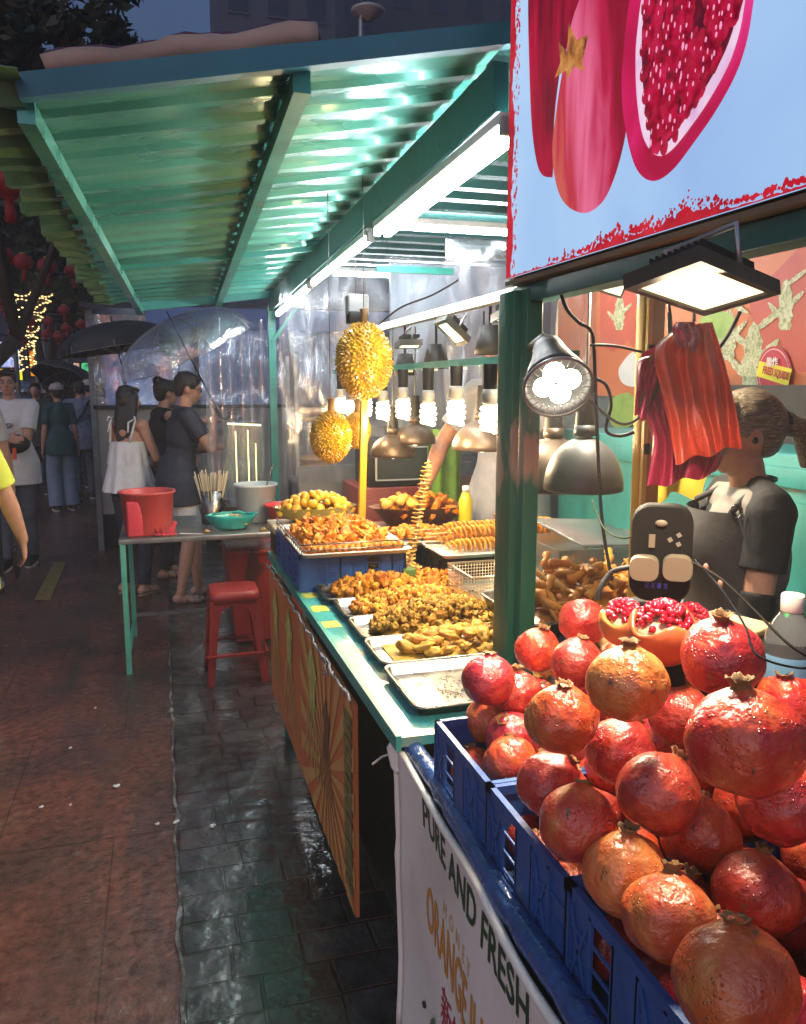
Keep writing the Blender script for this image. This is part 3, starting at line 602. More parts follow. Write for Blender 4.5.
# black cone covers hanging from the lit rail
lrail = thing('led_rail', 'lit segmented rail running above the dark cone shades', 'light rail', (1.1, 3.2, 1.88))
g = MB(); g.box((1.12, 3.25, 1.895), (.04, 2.7, .035)); g.build('channel', STEEL_D, lrail)
for k in range(11):
    y = 1.98+k*.245; g = MB(); g.box((1.098, y+.11, 1.893), (.008, .22, .028)); g.build('led_segment', glow('led_segment', (1, .93, .72), 2.6), lrail)
for i, (x, y, s) in enumerate([(436, 358, 1), (490, 342, 1.15), (405, 366, .8)]):
    c = at(x, y, X=1.14); t = thing('cone_lamp', ['black cone lamp shade hanging in the middle of the lit rail', 'black cone lamp shade hanging nearest the green post', 'black cone lamp shade hanging beside the big durian'][i], 'pendant lamp', (c.x, c.y, 1.88), group='black cone lamps')
    g = MB(); g.lathe([(.001, .06), (.035, .058), (.05, -.0), (.058, -.045), (.054, -.044), (.04, .04), (.001, .045)], Matrix.Translation(c), 28); g.build('shade', BLACK, t)
    g = MB(); g.cyl(c+V((0, 0, .055)), (c.x, c.y, 1.88), .006, .006, 8); g.build('stem', BLACK, t)
# cables
def cable(pts, r, label, m=CABLE, sag=0):
    P = [V(p) for p in pts]; Q = []; n = len(P)
    for i in range(n-1):
        p0, p1, p2, p3 = P[max(i-1, 0)], P[i], P[i+1], P[min(i+2, n-1)]
        for k in range(8):
            t = k/8; Q.append(.5*((2*p1)+(p2-p0)*t+(2*p0-5*p1+4*p2-p3)*t*t+(3*p1-p0-3*p2+p3)*t**3))
    Q.append(P[-1]); g = MB(); g.tube(Q, r, 8); return tag(g.build('cable', m, origin=P[0]), label, 'cable', 'cables')
cable([atw(572, 372, 1.6), atw(592, 402, 1.6), atw(622, 424, 1.6), atw(646, 410, 1.6), atw(664, 370, 1.6), atw(671, 330, 1.6), atw(669, 305, 1.6)], .0028, 'pale grey cable looping from the bell lamp up to the floodlight')
cable([atw(669, 312, 1.58), atw(671, 345, 1.58), atw(682, 368, 1.57), atw(702, 366, 1.56), atw(725, 340, 1.55), atw(740, 312, 1.5)], .0035, 'dark cable hanging in a loop under the big floodlight')
cable([atw(590, 345, 1.75), atw(615, 346, 1.75), atw(642, 352, 1.75)], .003, 'dark cable running straight from the post to the yellow pole', BLACKM)
cable([atw(594, 378, 1.8), atw(606, 385, 1.8), atw(611, 405, 1.8), atw(606, 430, 1.8), atw(620, 436, 1.8), atw(634, 432, 1.78)], .0038, 'black cable curling beside the bell lamp', BLACKM)
cable([atw(560, 290, 1.75), atw(566, 308, 1.73), atw(578, 322, 1.72), atw(590, 330, 1.74), atw(594, 350, 1.76), atw(597, 430, 1.78), atw(602, 520, 1.8), atw(612, 580, 1.8)], .004, 'thick black cable dropping beside the green post', BLACKM)
cable([atw(598, 600, 1.45), atw(600, 588, 1.45), atw(612, 572, 1.45), atw(632, 567, 1.42)], .0048, 'short thick black cable plugged into the power strip', BLACKM)
cable([atw(592, 500, 1.6), atw(604, 528, 1.55), atw(622, 538, 1.5), atw(642, 532, 1.45), atw(652, 520, 1.42)], .0018, 'thin pale green wire curving to the power strip', mat('green_wire', [(.02, .028, .018)], rough=.8, spec=.05))
cable([atw(376, 327, 3.2), atw(400, 308, 3.1), atw(430, 296, 3.0), atw(445, 288, 2.9), atw(458, 280, 2.8)], .004, 'dark cable sagging across below the ceiling', BLACKM)
cable([atw(692, 562, 1.2), atw(720, 578, 1.05), atw(752, 608, .95), atw(790, 645, .85), atw(830, 668, .8)], .0016, 'thin brown wire crossing in front of the woman', mat('brown_wire', [(.008, .005, .004)], rough=.8, spec=.05))
cable([atw(695, 560, 1.2), atw(722, 590, 1.05), atw(745, 626, .95), atw(757, 655, .9), atw(800, 668, .85), atw(830, 660, .8)], .0014, 'thin blue grey wire looping to the bottle', mat('blue_wire', [(.006, .008, .012)], rough=.8, spec=.05))
# ================================================================= FOOD COUNTER
TOPM = mat('teal_worktop', [(.03, .2, .2), (.05, .3, .3), (.22, .3, .22), (.35, .3, .14)], rough=.28, scale=2.6, detail=8, dist=.8, bump=.12, bscale=40, stops=[.3, .52, .62, .72], rvar=.1, coat=.3)
ct = thing('food_counter', 'long teal topped food counter with a printed board hung on its street side', 'counter', (1.0, 2.6, 0))
g = MB(); g.add([(.458, 1.57, .85), (1.62, 1.57, .85), (1.62, 3.62, .85), (.442, 3.62, .85), (.458, 1.57, .828), (1.62, 1.57, .828), (1.62, 3.62, .828), (.442, 3.62, .828)],
  [(0, 1, 2, 3), (7, 6, 5, 4), (0, 4, 5, 1), (3, 2, 6, 7), (0, 3, 7, 4), (1, 5, 6, 2)], smooth=False)
g.build('worktop', TOPM, ct)
g = MB(); g.bar((.4575, 1.568, .838), (.4415, 3.622, .838), .012, .034); g.build('edge_strip', TEAL, ct)
for x, y in ((.52, 1.66), (.50, 3.5), (1.55, 1.66), (1.55, 3.5)):
    g = MB(); g.box((x, y, .414), (.04, .04, .828)); g.build('leg', TEAL_DK, ct)
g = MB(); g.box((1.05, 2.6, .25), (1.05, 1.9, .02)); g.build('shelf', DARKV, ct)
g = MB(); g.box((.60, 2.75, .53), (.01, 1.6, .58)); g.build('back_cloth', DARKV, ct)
# printed board
BO = mat('board_orange', [(.45, .12, .035), (.55, .17, .05)], rough=.45, scale=3)
BY = mat('board_ray', [(.52, .27, .08), (.6, .33, .10)], rough=.45, scale=4)
BG = mat('board_green', [(.2, .24, .05), (.42, .42, .1), (.58, .54, .18)], rough=.45, scale=22, dist=1)
BD = mat('board_dark', [(.1, .045, .02), (.2, .09, .03)], rough=.45, scale=30)
bx0, by0, by1, bz0, bz1 = .437, 1.905, 3.60, .20, .795
g = MB(); g.box((bx0+.005, (by0+by1)/2, (bz0+bz1)/2), (.01, by1-by0, bz1-bz0)); g.build('printed_board', BO, ct)
def onboard(pts, dx): return [(bx0-dx, y, z) for y, z in pts]
g = MB(); cy, cz = 2.28, .44
for k in range(22):
    a, b2 = TAU*k/22, TAU*(k+.5)/22; 
    def edge(a):
        t = min([((by0-cy)/math.cos(a)) if math.cos(a) < -1e-6 else 9, ((2.75-cy)/math.cos(a)) if math.cos(a) > 1e-6 else 9, ((bz1-cz)/math.sin(a)) if math.sin(a) > 1e-6 else 9, ((bz0-cz)/math.sin(a)) if math.sin(a) < -1e-6 else 9])
        return (cy+math.cos(a)*t*.998, cz+math.sin(a)*t*.998)
    g.add(onboard([(cy, cz), edge(a), edge(b2)], .002), [(0, 1, 2)], smooth=False)
g.build('sunburst_print', BY, ct)
def squid(cy, cz, s, lean=0, hue=BG, nm='squid_print', seed=0):
    g = MB(); rr = random.Random(seed); out = []
    for k in range(15): a = PI*k/14; out.append((cy+s*.22*math.cos(a)*(1-.0), cz+s*.25+s*.55*math.sin(a)))
    out += [(cy-s*.3, cz+s*.5), (cy-s*.2, cz+s*.15)]
    out = [(cy+s*.22, cz+s*.1), (cy+s*.22, cz+s*.5), (cy+s*.36, cz+s*.62), (cy+s*.14, cz+s*.85), (cy, cz+s), (cy-s*.14, cz+s*.85), (cy-s*.36, cz+s*.62), (cy-s*.22, cz+s*.5), (cy-s*.22, cz+s*.1)]
    g.add(onboard(out, .004), [tuple(range(len(out)))], smooth=False)
    for k in range(6):
        y = cy+s*(k-2.5)*.075; pts = [(y+s*.06*math.sin(t*2+k+seed)+s*(k-2.5)*.05*t, cz+s*.12-s*.24*t) for t in [q*.5 for q in range(9)]]
        for (a, b2), (c, d2) in zip(pts, pts[1:]): g.add(onboard([(a-s*.025, b2), (a+s*.025, b2), (c+s*.02, d2), (c-s*.02, d2)], .004+.0004*k), [(0, 1, 2, 3)], smooth=False)
    return g.build(nm, hue, ct)
squid(2.50, .53, .24, seed=1); squid(3.0, .50, .26, seed=2); squid(3.38, .5, .24, seed=3); squid(2.27, .50, .17, hue=BD, seed=4)
g = MB()
for k in range(14): z = .24+k*.037; g.add(onboard([(1.93, z), (2.015, z), (2.02, z+.03), (1.925, z+.03)], .004), [(0, 1, 2, 3)], smooth=False)
g.build('skewer_print', mat('board_skewer', [(.1, .11, .035), (.26, .2, .06)], rough=.45, scale=40), ct)
# cable tie string on the board top
g = MB(); pts = [V((.43+.004*math.sin(t*1.7), 1.92+t*.035, .802+.006*math.sin(t*.9))) for t in range(49)]; g.tube(pts, .004, 6)
g.build('tie_cord', mat('pale_cord', [(.45, .42, .38)], rough=.7), ct)
rr = random.Random(5); DCORD = mat('dark_cord', [(.2, .17, .16)], rough=.7)
for k in range(14):
    y = 2.0+k*.12; g = MB(); g.tube([(.43, y, .80), (.425, y-.012, .815), (.428, y-.02, .79)], .0022, 5); g.build('cord_knot', DCORD, ct)
for k in range(9): a = rr.random()*TAU; g = MB(); g.tube([(.43, 2.22, .80), (.425+.01*math.cos(a), 2.22+.04*math.cos(a), .80+.03*math.sin(a)+.0), (.42, 2.22+.06*math.cos(a+.4), .795+.04*math.sin(a+.5))], .002, 5); g.build('loose_cord_end', DCORD, ct)
for i, (y, w_) in enumerate([(3.50, .12), (2.80, .07), (2.62, .07), (2.43, .07)]):
    g = MB(); g.add([(.452, y-w_/2, .8512), (.515, y-w_/2, .8512), (.512, y+w_/2, .8512), (.449, y+w_/2, .8512)], [(0, 1, 2, 3)], smooth=False)
    g.build('price_sticker', mat('lime_sticker', [(.35, .45, .05), (.5, .55, .1), (.3, .1, .05)], rough=.4, scale=40, stops=[.4, .55, .68]), ct)
# ================================================================= FRUIT STAND
fs = thing('fruit_stand', 'fruit stand table edged with a glossy blue roll', 'stand', (.9, .6, 0))
g = MB(); g.box((1.05, .53, .775), (1.10, 2.10, .03)); g.build('table_top', mat('wood_board', [(.1, .07, .05), (.16, .12, .08)], rough=.6), fs)
for x, y in ((.56, 1.5), (1.55, 1.5), (.56, -.4), (1.55, -.4)):
    g = MB(); g.box((x, y, .38), (.04, .04, .76)); g.build('leg', STEEL_D, fs)
def ex(y): return .478+.012*math.sin(y*5.2)+.006*noise.noise((y*6, 0, 0))
g = MB(); pts = [V((ex(y)+.006, y, .815+.004*noise.noise((y*14, 3, 0)))) for y in [1.615-k*.035 for k in range(60)]]
g.tube(pts, [.021+.004*noise.noise((i*.8, 8, 1)) for i in range(60)], seg=16)
g.build('blue_edge_roll', mat('glossy_blue_tarp', [(.015, .045, .16), (.03, .08, .26)], rough=.2, scale=18, bump=.9, bscale=45, coat=.6), fs)
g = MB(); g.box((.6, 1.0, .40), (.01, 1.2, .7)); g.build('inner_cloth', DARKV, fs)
bn = thing('banner', 'white cloth banner with green and orange lettering tied along the fruit stand', 'banner', (.475, 1.1, .8))
def bf(u, v):      # u along (far->near), v down
    y = 1.615-u*1.5; z = .808-.68*v-(.012*math.sin(u*PI*3)**2)*(1-v)
    y += (.03*v if u < .02 else 0); x = ex(y)-.018+.010*math.sin(u*9+v*3)*v+.006*noise.noise((y*5, z*5, 0))
    return V((x-.004*0, y-.05*v*(1-u), z))
BANW = mat('banner_cloth', [(.58, .55, .49), (.7, .67, .6), (.76, .73, .66)], rough=.75, scale=4, bump=.12, bscale=60, spots=((.2, .18, .15), 24, .72))
g = MB(); g.grid(bf, 70, 24); g.build('cloth', BANW, bn, solid=.003)
g = MB(); g.tube([bf(u/40, 0)+V((-.003, 0, .004*noise.noise((u, 0, 0)))) for u in range(41)], [.008+.002*noise.noise((u*.9, 4, 0)) for u in range(41)], 8)
g.build('top_hem', BANW, bn)
g = MB(); g.tube([bf(0, v/16)+V((-.002, .006, 0)) for v in range(17)], [.008+.003*noise.noise((v*.9, 4, 0)) for v in range(17)], 8); g.build('side_hem', BANW, bn)
g = MB(); g.tube([bf(0, 0)+V((0, .012, .014)), bf(0, 0)+V((-.008, .02, -.01)), bf(0, 0)+V((-.004, .012, -.05)), bf(0.01, .05)+V((-.004, .008, -.02))], [.011, .014, .011, .006], 10); g.build('knot', BANW, bn)
g = MB(); g.tube([bf(0, .03)+V((0, .02, 0)), bf(0, .03)+V((-.03, .03, -.012)), bf(0, .03)+V((-.055, .02, -.022))], .0028, 6); g.build('tie_string', mat('pale_cord'  , [(.45, .42, .38)]), bn)
# frayed plastic between hem and roll
g = MB(); rr = random.Random(2)
for k in range(60):
    y = 1.58-rr.random()*1.1; p = V((ex(y)-.008, y, .815)); g.tube([p, p+V((rr.uniform(-.004, .008), -.012, .006)), p+V((.004, -.03, rr.uniform(-.006, .006)))], .0022, 5)
tag(g.build('torn_plastic_fringe', mat('torn_plastic', [(.3, .31, .33), (.55, .55, .55)], rough=.25), bn), kind='stuff')
def sign_on_banner(txt, y, z, size, m, sp=1.0, sx=1.0, name='lettering', bold=0):
    # reading direction runs from far (+y) to near (-y), seen from the street
    M = Matrix.Translation((0, 0, 0)); rot = Matrix(((0, 0, -1, 0), (-1, 0, 0, 0), (0, 1, 0, 0), (0, 0, 0, 1)))
    o = text_mesh(txt, size, Matrix.Translation((0, y, z)) @ rot, name, m, bn, spacing=sp, sx=sx, bold=bold)
    L0 = V(bn.location)
    for v in o.data.vertices:
        yy = v.co.y+L0.y; zz = v.co.z+L0.z; vv = (.808-zz)/.68; uu = (1.615-yy)/1.5
        for _ in range(3): uu = (1.615-yy-.05*vv*(1-uu))/1.5
        b_ = bf(uu, vv); v.co.x = b_.x-.0032+(v.co.x+L0.x)*.3-L0.x
    return o
GR = mat('green_ink', [(.02, .06, .025)], rough=.6); OR = mat('orange_ink', [(.62, .27, .05)], rough=.6); RD = mat('red_ink', [(.42, .02, .05)], rough=.6)
sign_on_banner('PURE AND FRESH', 1.447, .718, .088, GR, sx=.80, sp=1.02, bold=.0012)
sign_on_banner('HONEY', 1.30, .622, .044, mat('thin_orange_ink', [(.7, .42, .2)], rough=.6), sx=.75, sp=2.0)
sign_on_banner('ORANGE JUICE', 1.42, .515, .135, OR, sx=.52, sp=1.0, bold=.002)
sign_on_banner('新鲜橙汁', 1.30, .405, .088, RD, sx=.85)
g = MB(); q = [(1.36, .30), (1.345, .36), (1.33, .375), (1.335, .33), (1.345, .29)]
g.prism([(bf((1.615-y)/1.5, (.808-z)/.68).x-.006, y, z) for y, z in q], (.002, 0, 0)); g.build('leaf_print', mat('leaf_ink', [(.07, .2, .05)], rough=.6), bn)
g = MB(); p = bf(.115, .69); g.lathe([(.001, 0), (.007, 0), (.007, .003), (.004, .004)], Matrix.Translation(p+V((-.004, 0, 0))) @ Matrix.Rotation(-PI/2, 4, 'Y'), 12); g.build('eyelet', BLACKM, bn)
# ---- blue crates under the pomegranates
def crate(name, x0, x1, y0, y1, z0, z1, m, label, group, cols=6, rot=0):
    c = V(((x0+x1)/2, (y0+y1)/2, z0)); t = thing(name, label, 'crate', c, group=group)
    g = MB(); th = .004; H = z1-z0
    def wall(a, b2, key):
        a, b2 = V(a), V(b2); L = (b2-a).length; d = (b2-a).normalized(); n = V((d.y, -d.x, 0)); hh = H
        g.prism([a+V((0, 0, H-.016)), b2+V((0, 0, H-.016)), b2+V((0, 0, H)), a+V((0, 0, H))], n*-.010)      # rim
        g.prism([a, b2, b2+V((0, 0, .014)), a+V((0, 0, .014))], n*-th)
        cN = max(2, int(L/.05)); 
        for k in range(cN+1):
            p = a+d*(L-.006)*k/cN; g.prism([p, p+d*.007, p+d*.007+V((0, 0, H-.012)), p+V((0, 0, H-.012))], n*-th*1.0-n*.0005*k*.1)
        for k in range(cN):      # lattice: solid, cross or open panels
            p = a+d*L*k/cN; q = p+d*L/cN; pat = (k+key) % 3
            zlo, zhi = .014, H-.016
            g.prism([p+V((0, 0, zlo-.004))-n*.0045, q+V((0, 0, zlo-.004))-n*.0045, q+V((0, 0, zhi+.004))-n*.0045, p+V((0, 0, zhi+.004))-n*.0045], n*-.002) if not (pat == 2 and k % 2) else None
            if pat == 0:
                g.prism([p+V((0, 0, zlo)), q+V((0, 0, zlo)), q+V((0, 0, zhi)), p+V((0, 0, zhi))], n*-.002)
            elif pat == 1:
                for s_ in (0, 1):
                    aa, bb = (p+V((0, 0, zlo)), q+V((0, 0, zhi))) if s_ else (p+V((0, 0, zhi)), q+V((0, 0, zlo)))
                    g.bar(aa-n*.002, bb-n*.002, .003, .005)
                for zz_ in (.33, .66): g.bar(p+V((0, 0, H*zz_))-n*.0025, q+V((0, 0, H*zz_))-n*.0025, .003, .004)
            else:
                for zz_ in (.3, .5, .7): g.bar(p+V((0, 0, H*zz_))-n*.0025, q+V((0, 0, H*zz_))-n*.0025, .003, .004)
    A, B_, C_, D_ = (x0, y0, z0), (x1, y0, z0), (x1, y1, z0), (x0, y1, z0)
    wall(A, B_, 0); wall(B_, C_, 1); wall(C_, D_, 2); wall(D_, A, 1)
    g.build('crate_wall', m, t, fixn=True)
    g = MB(); g.box(((x0+x1)/2, (y0+y1)/2, z0+.004), (x1-x0-.012, y1-y0-.012, .006)); g.build('crate_floor', m, t)
    return t
cy = [1.42, 1.147, .872, .597, .322]; CXL = .488
nmz = ['far corner', 'second from the far corner', 'second nearest', 'nearest']
lbc = ['blue plastic crate at the far corner of the fruit stand, under the smallest pomegranates', 'middle blue plastic crate along the street edge of the fruit stand', 'blue plastic crate nearest the camera along the street edge', 'blue plastic crate cut off by the bottom edge of the photo']
for i in range(4): crate('blue_crate', CXL, CXL+.385, cy[i+1]+.003, cy[i], .79, .95, BLUEC, lbc[i], 'blue crates under the pomegranates')
# ---- pomegranates
def pom_mat(name, cols, st=None):
    m = mat(name, cols, rough=.3, scale=1.1, detail=9, dist=1.0, rnd=(.008, .16), stops=st, spots=((.16, .07, .03), 3.2, .66), spec=.5, coat=.5, coatr=.14, stretch=(1, 1, .55))
    nt = m.node_tree; N = nt.nodes.new; L = nt.links.new; b = nt.nodes['Principled BSDF']; tc = N('ShaderNodeTexCoord')
    vo = N('ShaderNodeTexVoronoi'); vo.inputs['Scale'].default_value = 11; vo.inputs['Randomness'].default_value = 1; L(tc.outputs['Object'], vo.inputs['Vector'])
    n0 = N('ShaderNodeTexNoise'); n0.inputs['Scale'].default_value = 1.7; L(tc.outputs['Object'], n0.inputs['Vector'])
    r = N('ShaderNodeMapRange'); L(vo.outputs['Distance'], r.inputs[0]); r.inputs[1].default_value = .0; r.inputs[2].default_value = .34; r.inputs[3].default_value = 1; r.inputs[4].default_value = 0
    k = N('ShaderNodeMapRange'); L(n0.outputs['Fac'], k.inputs[0]); k.inputs[1].default_value = .5; k.inputs[2].default_value = .6
    ml = N('ShaderNodeMath'); ml.operation = 'MULTIPLY'; L(r.outputs[0], ml.inputs[0]); L(k.outputs[0], ml.inputs[1])
    bp = N('ShaderNodeBump'); bp.inputs['Strength'].default_value = .6; bp.inputs['Distance'].default_value = .007; L(ml.outputs[0], bp.inputs['Height'])
    n1 = N('ShaderNodeTexNoise'); n1.inputs['Scale'].default_value = 2.6; n1.inputs['Detail'].default_value = 6; L(tc.outputs['Object'], n1.inputs['Vector'])
    b2 = N('ShaderNodeBump'); b2.inputs['Strength'].default_value = .35; b2.inputs['Distance'].default_value = .026; L(n1.outputs['Fac'], b2.inputs['Height']); L(bp.outputs[0], b2.inputs['Normal'])
    L(b2.outputs[0], b.inputs['Normal']); L(b2.outputs[0], b.inputs['Coat Normal']); return m
PM = {'r': pom_mat('pomegranate_red', [(.2, .01, .012), (.33, .02, .02), (.44, .05, .03), (.5, .14, .05)], [.25, .45, .6, .78]),
      'o': pom_mat('pomegranate_orange', [(.38, .018, .014), (.47, .045, .018), (.54, .10, .028), (.58, .22, .06)], [.25, .42, .58, .75]),
      't': pom_mat('pomegranate_tan', [(.48, .05, .02), (.55, .12, .03), (.6, .22, .06), (.5, .08, .03)], [.25, .42, .6, .78])}
CALM = mat('calyx_skin', [(.16, .07, .025), (.3, .15, .05), (.4, .22, .08)], rough=.55, scale=60, bump=.6, bscale=120, rnd=1)
STAM = mat('dried_stamens', [(.1, .06, .02), (.22, .14, .04)], rough=.8, scale=200, bump=1)
def pom_mesh(seed, top=0):
    rr = random.Random(seed); vs = []; nu, nv = 40, 28; fl_ = rr.uniform(.91, .97); lob = rr.choice([5, 6]); am = rr.uniform(.02, .05); of = V((seed*7.1, 3, 1))
    g = MB(); pr = []
    for j in range(nu):
        a = TAU*j/nu
        for i in range(nv+1):
            t = PI*i/nv; r = 1.0
            d = V((math.sin(t)*math.cos(a), math.sin(t)*math.sin(a), math.cos(t)))
            r += am*math.cos(lob*a+seed)*math.sin(t)**2+.07*noise.noise(d*1.3+of)+.018*noise.noise(d*5+of)
            z = d.z*fl_; 
            if d.z > 0: z += .09*math.exp(-(math.sin(t)/.26)**2)     # shoulder rising to the crown
            else: z += .05*math.exp(-(math.sin(t)/.3)**2)
            vs.append((d.x*r, d.y*r, z*r))
    k = nv+1; fs = [(j*k+i, j*k+i+1, ((j+1) % nu)*k+i+1, ((j+1) % nu)*k+i) for j in range(nu) for i in range(nv)]
    g.add(vs, fs); return g.mesh('rind')
def calyx_mesh(seed):
    rr = random.Random(seed*3+1); g = MB(); n = 6; nu = 36; h = rr.uniform(.13, .26); fl = rr.uniform(.0, .05); vs = []
    for j in range(nu):
        a = TAU*j/nu; s = abs(math.cos(n*a/2))**.7; L = h*(.86+.2*s)*(1+.5*noise.noise((a*2, seed, 0)))
        for i, (r, z) in enumerate([(.26, -.07), (.19, .0), (.165, .25), (.18, .55), (.20+fl*s, .8), (.22+fl*1.6*s, 1.0), (.19+fl*1.3*s, .97), (.15, .6), (.12, .3)]):
            r *= 1+.1*noise.noise((a*3, i, seed)); vs.append((r*math.cos(a), r*math.sin(a), (L*z if z > 0 else z)))
    k = 9; g.add(vs, [(j*k+i, j*k+i+1, ((j+1) % nu)*k+i+1, ((j+1) % nu)*k+i)[::-1] for j in range(nu) for i in range(8)])
    m1 = g.mesh('calyx'); g = MB()
    for q in range(26): a = rr.random()*TAU; r = rr.random()*.11; g.cyl((r*math.cos(a), r*math.sin(a), .02), (r*1.3*math.cos(a), r*1.3*math.sin(a), h*rr.uniform(.5, .85)), .012, .008, 5)
    g.lathe([(.15, .03), (.001, .04)], None, 16)
    return m1, g.mesh('stamens')
PROT = []
for s in range(7): c1, s1 = calyx_mesh(s); PROT.append((pom_mesh(s), c1, s1))
PMESH = {}
def pom(p, r, key, label, tilt, spin, seed, tz=.9):
    """tilt = direction (world) the crown points to"""
    t = thing('pomegranate', label, 'pomegranate', p, group='pomegranates on the fruit stand')
    q = V(tilt).normalized().to_track_quat('Z', 'Y').to_matrix().to_4x4() @ Matrix.Rotation(spin, 4, 'Z')
    t.matrix_basis = Matrix.Translation(V(p)) @ q @ Matrix.Scale(r, 4)
    ms = PROT[seed % 7]
    par = t
    for nm, me, m in (('rind', ms[0], PM[key]), ('calyx', ms[1], CALM), ('stamens', ms[2], STAM)):
        kk = (nm, seed % 7, key if nm == 'rind' else '')
        if kk not in PMESH: d = me.copy(); d.name = nm; d.materials.append(m); PMESH[kk] = d
        o = bpy.data.objects.new(nm, PMESH[kk]); COL.objects.link(o); o.parent = par
        if nm == 'calyx': o.location = (0, 0, .93); par = o
    return t
# (px, py, diameter px, real diameter, colour, crown direction, label)
cz_ = CU*1.0
PL = [
 (735, 984, 123, .120, 'o', (.15, .25, .95), 'large orange red pomegranate nearest the camera at the bottom of the crates, crown upright'),
 (670, 918, 96, .110, 't', (.2, .3, .9), 'yellowish pomegranate with a flared crown, second from the bottom along the crate rim'),
 (626, 874, 88, .110, 't', (.1, .1, 1), 'tan pomegranate with a short brown crown tucked against the crate rim'),
 (581, 827, 82, .108, 'o', (.3, .4, .85), 'orange pomegranate at the crate rim where the first two crates meet'),
 (549, 785, 70, .104, 'r', (.6, -.1, .7), 'dull red pomegranate resting on the rim of the middle crate'),
 (511, 763, 58, .102, 'o', (.3, .8, .6), 'orange pomegranate with wet highlights near the far crate corner'),
 (487, 742, 44, .094, 't', (.4, .8, .5), 'pale tan pomegranate in the far crate, mostly behind a redder one'),
 (472, 728, 40, .094, 'o', (.2, .3, .9), 'small orange pomegranate in the far corner of the far crate'),
 (455, 714, 30, .084, 'r', (.4, .4, .8), 'smallest pomegranate, sticking out at the far left end of the pile'),
 (488, 680, 54, .102, 'r', (.1, .1, 1), 'dark red pomegranate at the far left of the pile beside the empty tray'),
 (514, 692, 52, .100, 'r', (.05, .0, 1), 'bright red pomegranate with an upright crown just left of the green post'),
 (538, 650, 48, .100, 'o', (.15, -.2, 1), 'orange pomegranate directly under the green post'),
 (551, 668, 38, .098, 't', (.1, .6, .8), 'pale peach pomegranate squeezed behind a red one near the post'),
 (582, 622, 50, .104, 'r', (.9, .1, .3), 'pinkish red pomegranate lying on its side at the top beside the cut ones'),
 (577, 663, 54, .102, 'r', (.15, -.1, 1), 'glossy red pomegranate with a dark crown below the pink one'),
 (561, 719, 74, .106, 'o', (.0, -.1, 1), 'round orange pomegranate with a short crown in the middle left of the pile'),
 (539, 700, 40, .1, 'r', (-.1, .3, .9), 'red pomegranate peeking out behind the round orange one'),
 (627, 683, 84, .110, 't', (.05, .05, 1), 'big golden pomegranate with a tall crown in front of the cut ones'),
 (621, 752, 72, .106, 'r', (.5, .1, .8), 'deep red pomegranate below the big golden one'),
 (683, 718, 70, .106, 'r', (.3, .1, .9), 'red pomegranate between the golden one and the largest one'),
 (721, 657, 84, .112, 'r', (-.1, -.05, 1), 'smooth pink red pomegranate at the top right below the woman'),
 (745, 742, 120, .126, 'o', (-.05, .15, 1), 'largest pomegranate, orange red, sitting high on the right side of the pile'),
 (658, 793, 86, .112, 'r', (.6, .15, .7), 'red pomegranate in the middle of the pile with its crown turned right'),
 (780, 800, 90, .112, 'r', (.6, .4, .6), 'crimson pomegranate at the right edge below the largest one'),
 (700, 836, 80, .110, 'o', (.45, .6, .7), 'orange red pomegranate in a shadowed hollow of the pile centre'),
 (757, 893, 90, .112, 'r', (.25, .15, .95), 'red pomegranate with a flat brown crown right of the yellowish one'),
 (820, 850, 80, .112, 'r', (-.4, .2, .8), 'red pomegranate cut off by the right edge, above the bottom right one'),
 (822, 950, 84, .112, 'o', (.2, .4, .8), 'orange pomegranate cut off by the right edge near the bottom'),
 (790, 700, 68, .108, 'o', (-.35, -.1, .9), 'orange pomegranate with a broad crown behind the largest one at the right'),
 (818, 716, 64, .106, 't', (-.6, .1, .8), 'tan pomegranate at the right edge behind the largest one'),
 (800, 1046, 90, .112, 'r', (0, .3, 1), 'red pomegranate peeking up at the bottom right corner'),
 (677, 668, 48, .102, 'r', (.3, .5, .8), 'shaded red pomegranate behind the golden one and under the cut ones'),
 (603, 640, 36, .096, 'o', (.3, .5, .8), 'orange pomegranate just left of the cut open ones'),
 (600, 780, 56, .1, 'r', (.3, .5, .8), 'shadowed red pomegranate deep between the middle crate ones'),
 (540, 740, 44, .098, 'o', (.3, .5, .8), 'orange pomegranate partly hidden under the round orange one'),
 (715, 772, 50, .1, 'r', (.2, .5, .8), 'dark red pomegranate wedged under the largest one'),
 (640, 845, 50, .1, 'r', (.3, .5, .7), 'dark red pomegranate in the gap behind the tan one'),
 (690, 990, 55, .1, 'r', (.3, .5, .7), 'dark red pomegranate low in the nearest crate'),
 (716, 880, 50, .1, 'r', (.3, .5, .7), 'dark red pomegranate low behind the yellowish one'),
]
rp = random.Random(21); PC = []
for i, (x, y, dpx, D, key, tl, lab) in enumerate(PL):
    w = D*FPX/dpx; p = atw(x, y, w)
    PC.append([p, D/2*.965, key, tl, lab])
for it in range(30):        # settle: push overlapping fruit apart along the pile
    for i in range(len(PC)):
        for j in range(i):
            d = PC[i][0]-PC[j][0]; o = (PC[i][1]+PC[j][1])*.86-d.length
            if o > 0:
                q = d.normalized(); a, b2 = PC[i], PC[j]
                # move the farther one back along its own sight line first, keep what shows in place
                s_ = (a if (a[0]-EYE).length > (b2[0]-EYE).length else b2); v = (s_[0]-EYE).normalized(); s_[0] = s_[0]+v*o*.25+(q if s_ is a else -q)*o*.06
for i, (p, r, key, tl, lab) in enumerate(PC): pom(p, r, key, lab, tl, rp.random()*TAU, i*3+i//7)
rf = random.Random(5); ORD = ['first', 'second', 'third', 'fourth', 'fifth', 'sixth', 'seventh', 'eighth', 'ninth', 'tenth', 'eleventh']
